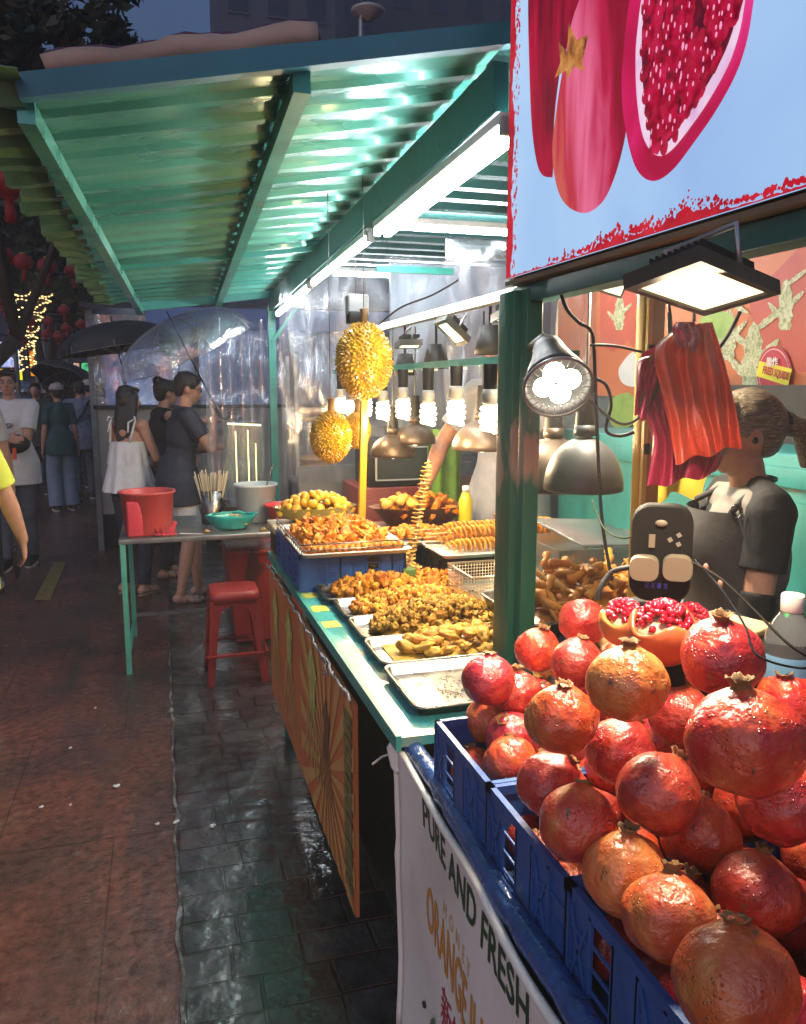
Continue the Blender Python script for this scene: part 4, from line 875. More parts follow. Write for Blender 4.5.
for gy in range(11):
    for gx in range(4):
        p = V((.548+gx*.098, 1.37-gy*.1, .852+.03*gx+rf.uniform(-.006, .006)))
        for lz in range(2):
            q = p+V((.045*lz+.01, .04*lz, .088*lz))
            if all((q-c[0]).length > .08 for c in PC): PC.append([q, .05]); pom(q, .05, rf.choice('rro'), 'shadowed pomegranate, %s layer, %s from the far end, %s the rim' % (('lowest', 'second lowest')[lz], ORD[gy], ('against', 'one in from', 'two in from', 'three in from')[gx]), (rf.uniform(-.5, .5), rf.uniform(-.5, .5), .8), rf.random()*6, rf.randrange(7))
# cut open pomegranates
ARIL = mat('juicy_aril', [(.32, .004, .02), (.55, .012, .04)], rough=.12, rnd=0, scale=90, coat=.6, sss=.15)
PITH = mat('pale_pith', [(.62, .45, .25), (.7, .55, .35)], rough=.6, scale=30)
def cut_pom(p, r, key, label, tilt, seed, cutz=.25, th=1.2):
    t = thing('cut_pomegranate', label, 'pomegranate', p, group='cut open pomegranates'); rr = random.Random(seed)
    q = V(tilt).normalized().to_track_quat('Z', 'Y').to_matrix().to_4x4(); M = Matrix.Translation(V(p)) @ q @ Matrix.Scale(r, 4)
    g = MB(); n = 34; vs = []
    for j in range(n):
        a = TAU*j/n; top = cutz+.22*math.sin(a*3+seed)+.12*noise.noise((a*2, seed, 0))
        for i in range(13): 
            z = -.92+(top+.92)*i/12; rr_ = math.sqrt(max(0, 1-(z/.95)**2))*(1+.02*noise.noise((a, i*.3, seed))); vs.append((rr_*math.cos(a), rr_*math.sin(a), z))
    k = 13; g.add(vs, [(j*k+i, ((j+1) % n)*k+i, ((j+1) % n)*k+i+1, j*k+i+1) for j in range(n) for i in range(12)], M)
    g.build('rind', PM[key], t, solid=.006)
    g = MB(); g.ell((0, 0, 0), (.9, .9, .6), mat=M @ Matrix.Translation((0, 0, cutz-.35))); g.build('pith', PITH, t)
    g = MB()
    for c in range(150):
        d = V((rr.gauss(0, 1), rr.gauss(0, 1), abs(rr.gauss(0, 1))*th)).normalized(); s = rr.uniform(.085, .125)
        pp = V((d.x*.74, d.y*.74, cutz-.15+d.z*.72)); g.ell((0, 0, 0), (s, s, s*1.35), seg=8, n=6, mat=M @ Matrix.Translation(pp) @ d.to_track_quat('Z', 'Y').to_matrix().to_4x4())
    o = g.build('aril_cluster', ARIL, t); o['kind'] = 'stuff'
    return t
cut_pom(atw(624, 622, 1.30), .038, 't', 'small cut pomegranate cup full of red seeds, left of the two', (-.1, 0, 1), 1, cutz=.35)
cut_pom(atw(663, 632, 1.24), .052, 't', 'yellow cut pomegranate heaped with red seeds, in the middle of the cut ones', (.05, -.1, 1), 2, cutz=.3, th=1.9)
cut_pom(atw(690, 622, 1.36), .038, 'o', 'wedge of cut pomegranate leaning behind the yellow cut one', (.5, .1, .8), 3, cutz=.2)
cut_pom(atw(643, 640, 1.36), .034, 'r', 'split pomegranate with seeds facing out between the cut ones', (-.2, -.9, .5), 4, cutz=.1)
# ================================================================= TRAYS AND FRIED FOOD
def tray(name, c, sx, sy, h, label, group, m=STEEL, rz=0, tilt=0):
    t = thing(name, label, 'tray', c, rz, group); M = world_m(t)
    def ring(ax, ay, z, r=.02, n=5):
        o = []
        for qx, qy, a0 in ((1, 1, 0), (-1, 1, 90), (-1, -1, 180), (1, -1, 270)):
            for k in range(n+1): a = rad(a0+90*k/n); o.append((qx*(ax-r)+r*math.cos(a), qy*(ay-r)+r*math.sin(a), z))
        return o
    L = [ring(sx/2-.012, sy/2-.012, .0, .015), ring(sx/2-.008, sy/2-.008, .0, .018), ring(sx/2-.002, sy/2-.002, h-.002, .022), ring(sx/2+.008, sy/2+.008, h, .03), ring(sx/2+.010, sy/2+.010, h-.004, .03),
         ][::1]
    n = len(L[0]); vs = [p for r_ in L for p in r_]
    g = MB(); g.add(vs, [(k*n+i, k*n+(i+1) % n, (k+1)*n+(i+1) % n, (k+1)*n+i) for k in range(len(L)-1) for i in range(n)]+[list(range(n))[::-1]], M)
    g.build('tray_pan', m, t, solid=.0012, fixn=True); return t
zc = .852
tr0 = tray('metal_tray', (.72, 1.80, zc), .38, .285, .025, 'nearly empty steel tray closest to the fruit stand', 'steel trays on the counter')
rr = random.Random(1); g = MB(); 
for i in range(9):
    for j in range(7):
        g.lathe([(.0035, 0), (.001, .0012)], Matrix.Translation((.63+i*.018+(j % 2)*.004, 1.735+j*.018, zc+.0035)), 6)
o = g.build('drain_holes', mat('punched_dots', [(.08, .07, .06)], rough=.4), tr0); o['kind'] = 'stuff'
tr1 = tray('metal_tray', (.775, 2.075, zc), .48, .21, .025, 'steel tray of pale golden nuggets behind the empty tray', 'steel trays on the counter')
tr2 = tray('metal_tray', (.785, 2.30, zc), .49, .21, .025, 'steel tray of small greenish brown popcorn pieces behind the nugget tray', 'steel trays on the counter')
tr3 = tray('metal_tray', (.785, 2.525, zc), .49, .21, .025, 'third steel tray, of golden brown popcorn pieces, from the empty one', 'steel trays on the counter')
tr4 = tray('metal_tray', (.76, 2.75, zc), .48, .21, .025, 'steel tray of chunky fried chicken pieces in front of the fries', 'steel trays on the counter')
tr5 = tray('metal_tray', (.755, 2.98, zc), .48, .21, .025, 'farthest low steel tray, heaped with pale fries', 'steel trays on the counter')
FRY = mat('fried_batter', [(.2, .06, .005), (.42, .17, .012), (.56, .29, .03)], rough=.5, scale=26, detail=6, bump=.8, bscale=90, rnd=(.012, .14), coat=.15, bdist=.004, spec=.25)
FRYG = mat('fried_green_batter', [(.13, .075, .008), (.33, .18, .022), (.5, .3, .055)], rough=.55, scale=26, detail=6, bump=.8, bscale=90, rnd=(.012, .14), bdist=.004, spec=.25)
FRYO = mat('fried_orange_batter', [(.22, .05, .004), (.42, .13, .007), (.55, .23, .014)], rough=.5, scale=24, detail=6, bump=.7, bscale=80, rnd=(.01, .15), coat=.1, bdist=.004, spec=.25)
NUG = mat('nugget_batter', [(.36, .17, .025), (.52, .28, .045), (.6, .38, .08)], rough=.5, scale=24, detail=6, bump=.6, bscale=110, rnd=(.01, .1), bdist=.003, spec=.25)
FRIES = mat('potato_fry', [(.55, .33, .08), (.68, .47, .14)], rough=.45, scale=20, bump=.3, rnd=(.008, .1), coat=.15)
JACK = mat('yellow_fruit_flesh', [(.5, .27, .01), (.62, .38, .02)], rough=.35, scale=18, bump=.25, rnd=(.01, .1), coat=.3, sss=.1)
def lump(seed, sx, sy, sz, am=.22, fr=1.6, seg=14, n=9):
    g = MB(); vs = []; o = V((seed*5.3, 1, 2)); k = n+1
    for j in range(seg):
        a = TAU*j/seg
        for i in range(k):
            t = PI*i/n; d = V((math.sin(t)*math.cos(a), math.sin(t)*math.sin(a), math.cos(t))); r = 1+am*noise.noise(d*fr+o)*1.6+am*.7*noise.noise(d*fr*2.6+o)
            vs.append((d.x*r*sx, d.y*r*sy, d.z*r*sz))
    g.add(vs, [(j*k+i, j*k+i+1, ((j+1) % seg)*k+i+1, ((j+1) % seg)*k+i) for j in range(seg) for i in range(n)])
    return g
def mound(c, ax, ay, h, m, nm, label, seed=0):
    """the mass of crumbs the countable pieces lie in"""
    g = MB(); g.grid(lambda u, v: (c[0]+(u-.5)*2*ax, c[1]+(v-.5)*2*ay, c[2]+h*max(0, math.cos((u-.5)*PI))**.6*max(0, math.cos((v-.5)*PI))**.6*(.85+.4*noise.noise((u*14+seed, v*9, 0)))), 24, 14)
    return tag(g.build(nm, m, origin=c), label, 'food', kind='stuff')
PIECE = {}
def pieces(name, protos, n, c, ax, ay, h, label, cat, group, seed, z0=.0, flat=False, skew=(0, 0), lie=.5, pw=.6):
    rr = random.Random(seed); out = []; tries = 0; pts = []
    while len(pts) < n and tries < 6000:
        tries += 1; u, v = rr.uniform(-1, 1), rr.uniform(-1, 1)
        if abs(u)**2.6+abs(v)**2.6 > 1: continue
        sep = protos[0][1]*(1 if tries < 3500 else .8)
        x, y = c[0]+u*ax, c[1]+v*ay
        if any((x-a)**2+(y-b_)**2 < sep*sep for a, b_ in pts): continue
        pts.append((x, y))
        z = c[2]+z0+h*max(0, math.cos((u-skew[0])*PI/2))**pw*max(0, math.cos((v-skew[1])*PI/2))**pw
        me = rr.choice(protos)[0]
        o = bpy.data.objects.new(name, me); COL.objects.link(o); o.location = (x, y, z)
        o.rotation_euler = (rr.uniform(-lie, lie), rr.uniform(-lie, lie), rr.random()*TAU); s = rr.uniform(.82, 1.2); o.scale = (s, s, s)
        tag(o, label, cat, group); out.append(o)
    return out
def protos(name, m, lst, sep):
    r = []
    for i, a in enumerate(lst): me = lump(i+hash_(name), *a).mesh(name); me.materials.append(m); r.append((me, sep))
    return r
def hash_(s): return sum(map(ord, s)) % 23
pn = protos('nugget', NUG, [(.025, .018, .013, .26, 2.2, 18, 13), (.027, .019, .014, .28, 2, 18, 13), (.023, .019, .013, .24, 2.4, 18, 13), (.026, .017, .014, .3, 2, 18, 13)], .036)
mound((.79, 2.08, zc+.004), .21, .09, .018, NUG, 'nugget_crumbs', 'pale crumbs under the nuggets in their tray')
pieces('nugget', pn, 38, (.81, 2.08, zc), .20, .088, .045, 'pale golden oblong nugget in the tray behind the empty one', 'nugget', 'nuggets in the second tray', 3, z0=.014)
pieces('nugget', pn, 3, (.86, 1.80, zc), .04, .03, .0, 'leftover nugget lying in the nearly empty tray', 'nugget', 'leftover nuggets in the empty tray', 4, z0=.016)
pp = protos('popcorn_piece', FRYG, [(.014, .012, .011, .5, 3.4, 18, 13), (.016, .012, .012, .55, 3.0, 18, 13), (.013, .013, .011, .5, 3.8, 18, 13)], .021)
mound((.82, 2.32, zc+.004), .21, .095, .06, FRYG, 'popcorn_crumbs', 'greenish brown crumbs under the popcorn pieces', 3)
pieces('popcorn_piece', pp, 150, (.81, 2.32, zc), .215, .095, .075, 'small greenish brown fried popcorn piece heaped behind the nugget tray', 'fried snack', 'popcorn pieces in the greenish heap', 5, z0=.006, lie=3)
p2 = protos('chicken_bite', FRY, [(.017, .013, .012, .5, 3.4, 18, 13), (.015, .014, .012, .5, 3.4, 18, 13), (.018, .014, .012, .5, 3.4, 18, 13)], .023)
mound((.80, 2.54, zc+.004), .21, .095, .04, FRY, 'chicken_crumbs', 'golden crumbs under the chicken bites', 5)
pieces('chicken_bite', p2, 110, (.79, 2.53, zc), .215, .09, .055, 'small golden brown chicken bite in the third tray from the empty one', 'fried snack', 'chicken bites in the third tray', 6, z0=.006, lie=3)
p3 = protos('fried_chunk', FRY, [(.024, .018, .014, .5, 2.8, 18, 13), (.021, .017, .015, .5, 3, 18, 13), (.028, .016, .013, .5, 2.6, 18, 13)], .032)
mound((.77, 2.76, zc+.004), .2, .09, .03, FRY, 'chunk_crumbs', 'brown crumbs under the fried chunks', 6)
pieces('fried_chunk', p3, 50, (.72, 2.76, zc), .16, .085, .045, 'brown craggy fried chicken chunk in the tray before the fries', 'fried snack', 'fried chunks in the tray before the fries', 7, z0=.01, lie=2)
p4 = protos('orange_bite', FRYO, [(.019, .014, .013, .5, 2.8, 18, 13), (.016, .014, .012, .5, 3, 18, 13)], .025)
pieces('orange_bite', p4, 36, (.97, 2.80, zc), .075, .11, .035, 'small orange fried bite heaped at the far right of the chunk tray', 'fried snack', 'orange bites beside the chunk tray', 8, z0=.014, lie=2)
def fry_mesh(i):
    rr = random.Random(i); L = rr.uniform(.05, .075); b_ = rr.uniform(-.008, .008); g = MB(); pts = [V(((t/6-.5)*L, b_*math.sin(PI*t/6), 0)) for t in range(7)]
    g.tube(pts, [.0042, .005, .005, .005, .005, .005, .0042], 4); me = g.mesh('french_fry'); me.polygons.foreach_set('use_smooth', [False]*len(me.polygons)); me.materials.append(FRIES); return (me, .0135)
mound((.76, 2.98, zc+.004), .18, .085, .10, FRIES, 'fry_crumbs', 'pale broken fries under the heap')
pieces('french_fry', [fry_mesh(i) for i in range(5)], 170, (.77, 2.98, zc), .17, .095, .115, 'pale yellow french fry in the farthest low tray', 'french fry', 'french fries in the farthest tray', 9, z0=.012, lie=.55)
# --- second level: crates carrying trays
crate('dark_blue_crate', .455, .86, 2.85, 3.45, zc, .985, BLUEC, 'dark blue crate under the white wire edged tray at the far end of the counter', 'crates on the counter')
crate('light_blue_crate', .93, 1.32, 1.86, 2.13, zc, .945, BLUEL, 'light blue crate under the squid tray beside the green post', 'crates on the counter')
crate('black_crate', 1.0, 1.45, 2.82, 3.20, zc, .95, BLACK, 'black crate under the spiral potato skewers', 'crates on the counter')
WT = mat('white_enamel', [(.5, .49, .45), (.62, .6, .55)], rough=.3)
tA = tray('white_tray', (.66, 3.10, .988), .40, .62, .018, 'white tray with a wire rim, of orange fried pieces on the dark blue crate', 'raised trays', WT)
g = MB()
for s_ in (0, 1):
    z = .988+.03+s_*.022; a_, b2 = .455-.004*s_, .865+.004*s_; c_, d_ = 2.785-.004*s_, 3.415+.004*s_
    g.tube([(a_, d_, z), (a_, c_, z), (b2, c_, z)], .0025, 6)
for k in range(15): y = 2.79+k*.044; g.tube([(.456, y, .99), (.452, y, 1.04)], .0016, 5)
g.build('wire_rim', STEEL, tA)
wing = [lump(31+i, .032, .018, .013, .5, 2.4, 20, 14) for i in range(3)]; wp = []
for gm in wing: me = gm.mesh('fried_wing'); me.materials.append(FRYO); wp.append((me, .030))
mound((.66, 3.1, .995), .18, .28, .035, FRYO, 'orange_fry_crumbs', 'orange crumbs under the fried wings')
pieces('fried_wing', wp, 75, (.66, 3.12, .99), .175, .27, .055, 'orange brown fried wing piece heaped in the white tray', 'fried snack', 'fried wings in the white tray', 10, z0=.012, lie=.9)
# row of balls on skewers at the front of the white tray
for i in range(7):
    y = 2.81+i*.026; t = thing('ball_skewer', 'skewer of orange fried balls along the front of the white tray', 'skewer', (.68, y, 1.012), group='ball skewers in the white tray')
    rr = random.Random(i); sk = MB(); sk.cyl((.49, y, 1.013), (.86, y, 1.013), .0016, .0016, 6); sk.build('stick', WOOD, t)
    for k in range(15):
        if i > 2 and k % 3: continue
        g = MB(); g.ell((.50+k*.0235+(i % 2)*.008, y, 1.013+rr.uniform(-.001, .002)), (.0118, .012, .0118), seg=10, n=7); g.build('ball', FRYO, t)
# yellow fruit bowl
by = thing('glass_bowl', 'shallow clear oblong bowl holding yellow fruit at the far end of the counter', 'bowl', (.66, 3.62, .95))
M = Matrix.Translation((.655, 3.60, .99)) @ Matrix.Diagonal((1.9, 1.05, 1, 1))
g = MB(); g.lathe([(.001, 0), (.055, 0), (.085, .02), (.1, .062), (.102, .066), (.098, .064), (.082, .024), (.05, .006), (.001, .006)], M, 40); g.build('bowl', mat('yellowish_clear_plastic', [(.45, .36, .06), (.5, .42, .1)], rough=.15, trans=.55, coat=.4), by)
fp = []
for i in range(4): me = lump(50+i, .022, .017, .02, .12, 1.2).mesh('yellow_fruit_piece'); me.materials.append(JACK); fp.append((me, .027))
pieces('yellow_fruit_piece', fp, 55, (.655, 3.60, .995), .165, .085, .085, 'bright yellow fruit segment piled in the clear bowl', 'fruit piece', 'yellow fruit segments in the clear bowl', 12, z0=.03, lie=1.2)
g = MB(); g.box((.655, 3.58, .97), (.42, .26, .03), bev=.008); tag(g.build('serving_board', mat('pale_board', [(.4, .32, .2), (.5, .42, .28)], rough=.5), origin=(.655, 3.58, .955)), 'pale board under the bowl of yellow fruit', 'board')
g = MB(); g.box((.655, 3.56, .905), (.40, .22, .105), bev=.01); tag(g.build('storage_box', BLACK, origin=(.655, 3.56, zc)), 'black box under the bowl of yellow fruit', 'box')
# brown basket with red fried pieces
bk = thing('brown_basket', 'dark brown slanted basket of red and orange fried pieces behind the vertical skewer', 'basket', (1.10, 3.55, .93))
M = Matrix.Translation((1.12, 3.5, .975)) @ Matrix.Rotation(rad(0), 4, 'Z') @ Matrix.Diagonal((1.75, 1, 1, 1))
g = MB(); g.lathe([(.001, 0), (.09, 0), (.13, .075), (.135, .078), (.125, .074), (.085, .008), (.001, .008)], M, 36); g.build('basket_wall', mat('dark_wicker', [(.07, .025, .012), (.14, .055, .025)], rough=.5, scale=60, bump=.6), bk)
me = lump(60, .036, .02, .012, .3).mesh('red_fried_piece'); me.materials.append(FRYO); me2 = lump(61, .026, .022, .02, .15).mesh('yellow_fried_piece'); me2.materials.append(NUG)
pieces('red_fried_piece', [(me, .032)], 34, (1.14, 3.5, .985), .18, .10, .085, 'orange red fried strip piled in the dark brown basket', 'fried snack', 'red fried strips in the brown basket', 13, z0=.03, lie=.9)
pieces('yellow_fried_piece', [(me2, .04)], 8, (1.0, 3.44, 1.02), .07, .05, .03, 'round yellow fried ball at the left of the brown basket', 'fried snack', 'yellow balls in the brown basket', 14, z0=.045)
g = MB(); g.box((1.12, 3.5, .91), (.42, .24, .115), bev=.01); tag(g.build('storage_box', mat('dark_red_box', [(.12, .01, .01)], rough=.4), origin=(1.12, 3.5, zc)), 'dark red box under the brown basket', 'box')
tB = tray('white_tray', (1.02, 3.18, .955), .30, .22, .018, 'white tray of orange prawn pieces behind the vertical skewer', 'raised trays', WT)
pieces('fried_prawn', [(wp[1][0], .034)], 20, (1.02, 3.18, .96), .12, .09, .03, 'orange fried prawn in the small white tray', 'fried snack', 'fried prawns in the small white tray', 15, z0=.016)
tC = tray('white_tray', (1.30, 2.98, .955), .62, .40, .018, 'long white tray carrying spiral potato skewers', 'raised trays', WT)
# spiral potato skewers
SPI = mat('spiral_potato', [(.4, .12, .01), (.52, .2, .018), (.6, .3, .035)], rough=.42, scale=30, bump=.3, rnd=(.006, .1), coat=.25)
def spiral(p0, p1, r, turns, label, group, m=SPI, stick=.08, wavy=.1, name='spiral_potato_skewer'):
    p0, p1 = V(p0), V(p1); t = thing(name, label, 'skewer', p0, group=group); M, L = frame_of(p0, p1)
    n = turns*16; vs = []
    for i in range(n+1):
        a = TAU*i/16; z = L*i/n; rr_ = r*(1+wavy*noise.noise((i*.13, 1, 5)))*(min(1, .45+i/n*6, .45+(1-i/n)*6)); pitch = L/turns
        for q, (f_, dz) in enumerate(((.12, 0), (.75, .04), (1, .10), (1, .28), (.75, .24), (.12, .25))): vs.append((rr_*f_*math.cos(a), rr_*f_*math.sin(a), z+dz*pitch+.15*pitch*math.sin(a*1.37+i*.01)*f_))
    g = MB(); g.add(vs, [(i*6+k, i*6+(k+1) % 6, (i+1)*6+(k+1) % 6, (i+1)*6+k) for i in range(n) for k in range(6)], M); g.build('potato_spiral', m, t)
    d = (p1-p0).normalized(); g = MB(); g.cyl(p0-d*stick, p1+d*.01, .0022, .0018, 8); g.build('stick', WOOD, t); return t
for i, (y, z, x0, x1) in enumerate([(2.86, .99, 1.02, 1.56), (2.95, .992, 1.02, 1.58), (3.04, .992, 1.04, 1.58), (2.905, 1.032, 1.04, 1.57), (3.0, 1.032, 1.04, 1.57), (3.12, .995, 1.05, 1.6)]):
    spiral((x0, y, z), (x1, y+.02, z), .026, 26, ['front lowest lying spiral potato skewer', 'second lowest lying spiral potato skewer', 'lying spiral potato skewer in the third row back', 'upper front lying spiral potato skewer', 'upper rear lying spiral potato skewer', 'rearmost lying spiral potato skewer'][i]+' on the long white tray', 'spiral potato skewers lying in the tray')
spiral(at(409, 562, Y=2.86), at(428, 462, Y=2.86), .022, 24, 'tall upright golden spiral potato skewer standing in front of the bulbs', None, mat('spiral_green_gold', [(.35, .2, .03), (.55, .33, .05), (.45, .28, .05)], rough=.4, rnd=(.006, .1), coat=.3, scale=30), stick=.05, wavy=.2)
g = MB(); g.box((at(408, 570, Y=2.86).x, 2.86, .885), (.05, .05, .06), bev=.006); tag(g.build('skewer_stand', mat('green_block', [(.05, .12, .02)], rough=.5), origin=(at(408, 570, Y=2.86).x, 2.86, zc)), 'small green block the upright spiral skewer stands in', 'stand')
# wire basket
wb = thing('wire_basket', 'rectangular steel mesh frying basket left of the squid tray', 'basket', (.98, 2.36, zc+.01))
g = MB(); x0, x1, y0, y1, z0, z1 = .925, 1.16, 2.34, 2.56, zc+.03, zc+.14
for k in range(23):
    u = k/22; x = x0+(x1-x0)*u; g.tube([(x, y0, z1), (x, y0, z0), (x, y1, z0), (x, y1, z1)], .0011, 4)
for k in range(21):
    u = k/20; y = y0+(y1-y0)*u; g.tube([(x0, y, z1), (x0, y, z0), (x1, y, z0), (x1, y, z1)], .0011, 4)
for k in range(11): z = z0+(z1-z0)*k/10; g.tube([(x0, y0, z), (x1, y0, z), (x1, y1, z), (x0, y1, z), (x0, y0, z)], .0011, 4)
g.build('mesh', WIRE, wb); g = MB(); g.tube([(x0, y0, z1), (x1, y0, z1), (x1, y1, z1), (x0, y1, z1), (x0, y0, z1)], .004, 6); g.build('rim', WIRE, wb)
tD = tray('draining_tray', (1.06, 2.45, zc+.002), .40, .50, .018, 'brownish draining tray under the wire basket', 'raised trays', WIRE)
# squid tray
tE = tray('deep_metal_tray', (1.17, 2.0, .947), .56, .34, .045, 'deep steel tray of fried squid on the light blue crate behind the post', 'raised trays')
tF = tray('deep_metal_tray', (1.16, 1.66, zc), .46, .26, .07, 'deep steel tray of pale fried squid in front of the power strip', 'raised trays')
SQ = mat('fried_squid', [(.22, .07, .01), (.44, .18, .025), (.58, .31, .06)], rough=.42, scale=14, detail=6, bump=.6, bscale=60, rnd=(.01, .15), coat=.35, bdist=.004, spec=.25)
SQP = mat('pale_fried_squid', [(.36, .19, .05), (.55, .34, .1), (.62, .44, .17)], rough=.45, scale=14, bump=.6, bscale=60, rnd=(.01, .12), coat=.2, bdist=.004)
def squid_mesh(i, L=.17, r=.0125):
    rr = random.Random(i); g = MB(); p = V((0, 0, 0)); d = V((1, 0, 0)); pts = []; rs = []
    for k in range(14): pts.append(p.copy()); rs.append(r*(1-.75*k/13)*(1+.9*noise.noise((k*1.7, i, 0)))); d = (d+V((0, rr.uniform(-.95, .95), rr.uniform(-.5, .5)))).normalized(); p = p+d*L/13
    c = sum(pts, V((0, 0, 0)))/14; g.tube([q-c for q in pts], rs, 8)
    return g.mesh('squid_piece')
sm = []
for i in range(5): me = squid_mesh(i); me.materials.append(SQ); sm.append((me, .032))
sm2 = []
for i in range(4): me = squid_mesh(i+9, .12, .016); me.materials.append(SQP); sm2.append((me, .034))
mound((1.17, 2.0, .96), .24, .14, .07, SQ, 'squid_crumbs', 'dark brown crumbs in the squid heap')
pieces('squid_piece', sm, 60, (1.17, 2.0, .955), .26, .15, .10, 'twisted brown fried squid piece heaped behind the green post', 'fried squid', 'brown squid pieces behind the post', 16, z0=.02, lie=.7)
mound((1.16, 1.66, zc+.02), .2, .11, .08, SQP, 'pale_squid_crumbs', 'pale crumbs in the near squid tray')
pieces('pale_squid_piece', sm2, 36, (1.16, 1.66, zc+.02), .2, .11, .10, 'pale golden fried squid piece in the tray before the power strip', 'fried squid', 'pale squid pieces before the power strip', 17, z0=.02, lie=.9)
# clear bin
cb = thing('clear_bin', 'translucent plastic bin with a lid behind the squid tray', 'bin', (1.35, 2.5, zc))
M = Matrix.Translation((1.42, 2.45, zc)) @ Matrix.Rotation(rad(0), 4, 'Z')
g = MB()
for (a, b2, c, d, e) in ((.16, .12, 0, .2, .14),):
    vs = [(-.17, -.12, 0), (.17, -.12, 0), (.17, .12, 0), (-.17, .12, 0), (-.21, -.15, .22), (.21, -.15, .22), (.21, .15, .22), (-.21, .15, .22)]
    g.add(vs, [(0, 3, 2, 1), (0, 1, 5, 4), (1, 2, 6, 5), (2, 3, 7, 6), (3, 0, 4, 7)], M, 0, False)
g.build('bin_wall', mat('milky_plastic', [(.5, .52, .52)], rough=.25, trans=.85), cb, solid=.003)
g = MB(); g.box((1.42, 2.47, zc+.24), (.34, .26, .010), rot=(rad(12), rad(6), .3), bev=.004); g.build('lid', mat('milky_plastic', []), cb)
mound((1.42, 2.45, zc+.01), .16, .12, .19, SQ, 'bin_crumbs', 'brown fried crumbs heaped inside the translucent bin')
tray_l = thing('soy_bottle', 'yellow squeeze bottle with a white cap left of the server', 'bottle', (1.31, 3.36, zc))
g = MB(); g.lathe([(.001, 0), (.03, 0), (.032, .01), (.032, .12), (.016, .16), (.001, .162)], Matrix.Translation((1.31, 3.4, .96)), 20); g.build('bottle_body', mat('yellow_liquid', [(.55, .45, .02)], rough=.2, coat=.5), tray_l)
g = MB(); g.lathe([(.016, 0), (.016, .028), (.001, .029)], Matrix.Translation((1.31, 3.4, 1.12)), 16); g.build('cap', WHITEP, tray_l)
# ================================================================= PEOPLE
SKIN = mat('skin', [(.42, .22, .14), (.5, .28, .19)], rough=.5, scale=30, sss=.08, bump=.08, bscale=150)
SKIND = mat('tan_skin', [(.28, .13, .075), (.36, .18, .11)], rough=.5, scale=30, sss=.08, bump=.08, bscale=150)
HAIRB = mat('black_hair', [(.006, .005, .005), (.018, .014, .012)], rough=.35, scale=40, stretch=(8, 8, .6), bump=.6, bscale=40)
def cloth(nm, cols, sc=12, bump=.35, **k): return mat(nm, cols, rough=.8, scale=sc, bump=bump, bscale=9, dist=.8, bdist=.03, **k)
def ik(S_, T, a, b_, pole):
    S_, T = V(S_), V(T); d = T-S_; L = min(d.length, (a+b_)*.995); dn = d.normalized(); T = S_+dn*L
    x = (a*a-b_*b_+L*L)/(2*L); h = math.sqrt(max(0, a*a-x*x)); p = V(pole); p = (p-dn*p.dot(dn)).normalized()
    return S_+dn*x+p*h, T
def hand(g, w, d, up, s=1.0, curl=.5, side=1):
    """palm, four fingers of different lengths and a thumb; d = finger direction, up = back of hand"""
    w, d, up = V(w), V(d).normalized(), V(up); up = (up-d*up.dot(d)).normalized(); x = d.cross(up)*side
    for k in range(4): g.cap(w+x*(.006*(k-1.5))*s, w+d*.085*s+x*(.019*(k-1.5))*s, .016*s, .0125*s, 8)
    for k, L in enumerate((.062, .074, .07, .054)):
        p = w+d*.088*s+x*(.0195*(k-1.5))*s; dd = d.copy(); r = .0085*s
        for q in range(3): dd = (dd-up*curl*.55).normalized(); n = p+dd*L*s*(.42, .32, .26)[q]; g.cap(p, n, r, r*.9, 8); p = n; r *= .92
    p = w+d*.028*s-x*.028*s; t1 = (d*.75-x*.75-up*.25).normalized(); n = p+t1*.042*s; g.cap(p, n, .012*s, .0105*s, 8); n2 = n+(t1+d*.5-up*curl*.5).normalized()*.03*s; g.cap(n, n2, .0105*s, .009*s, 8)
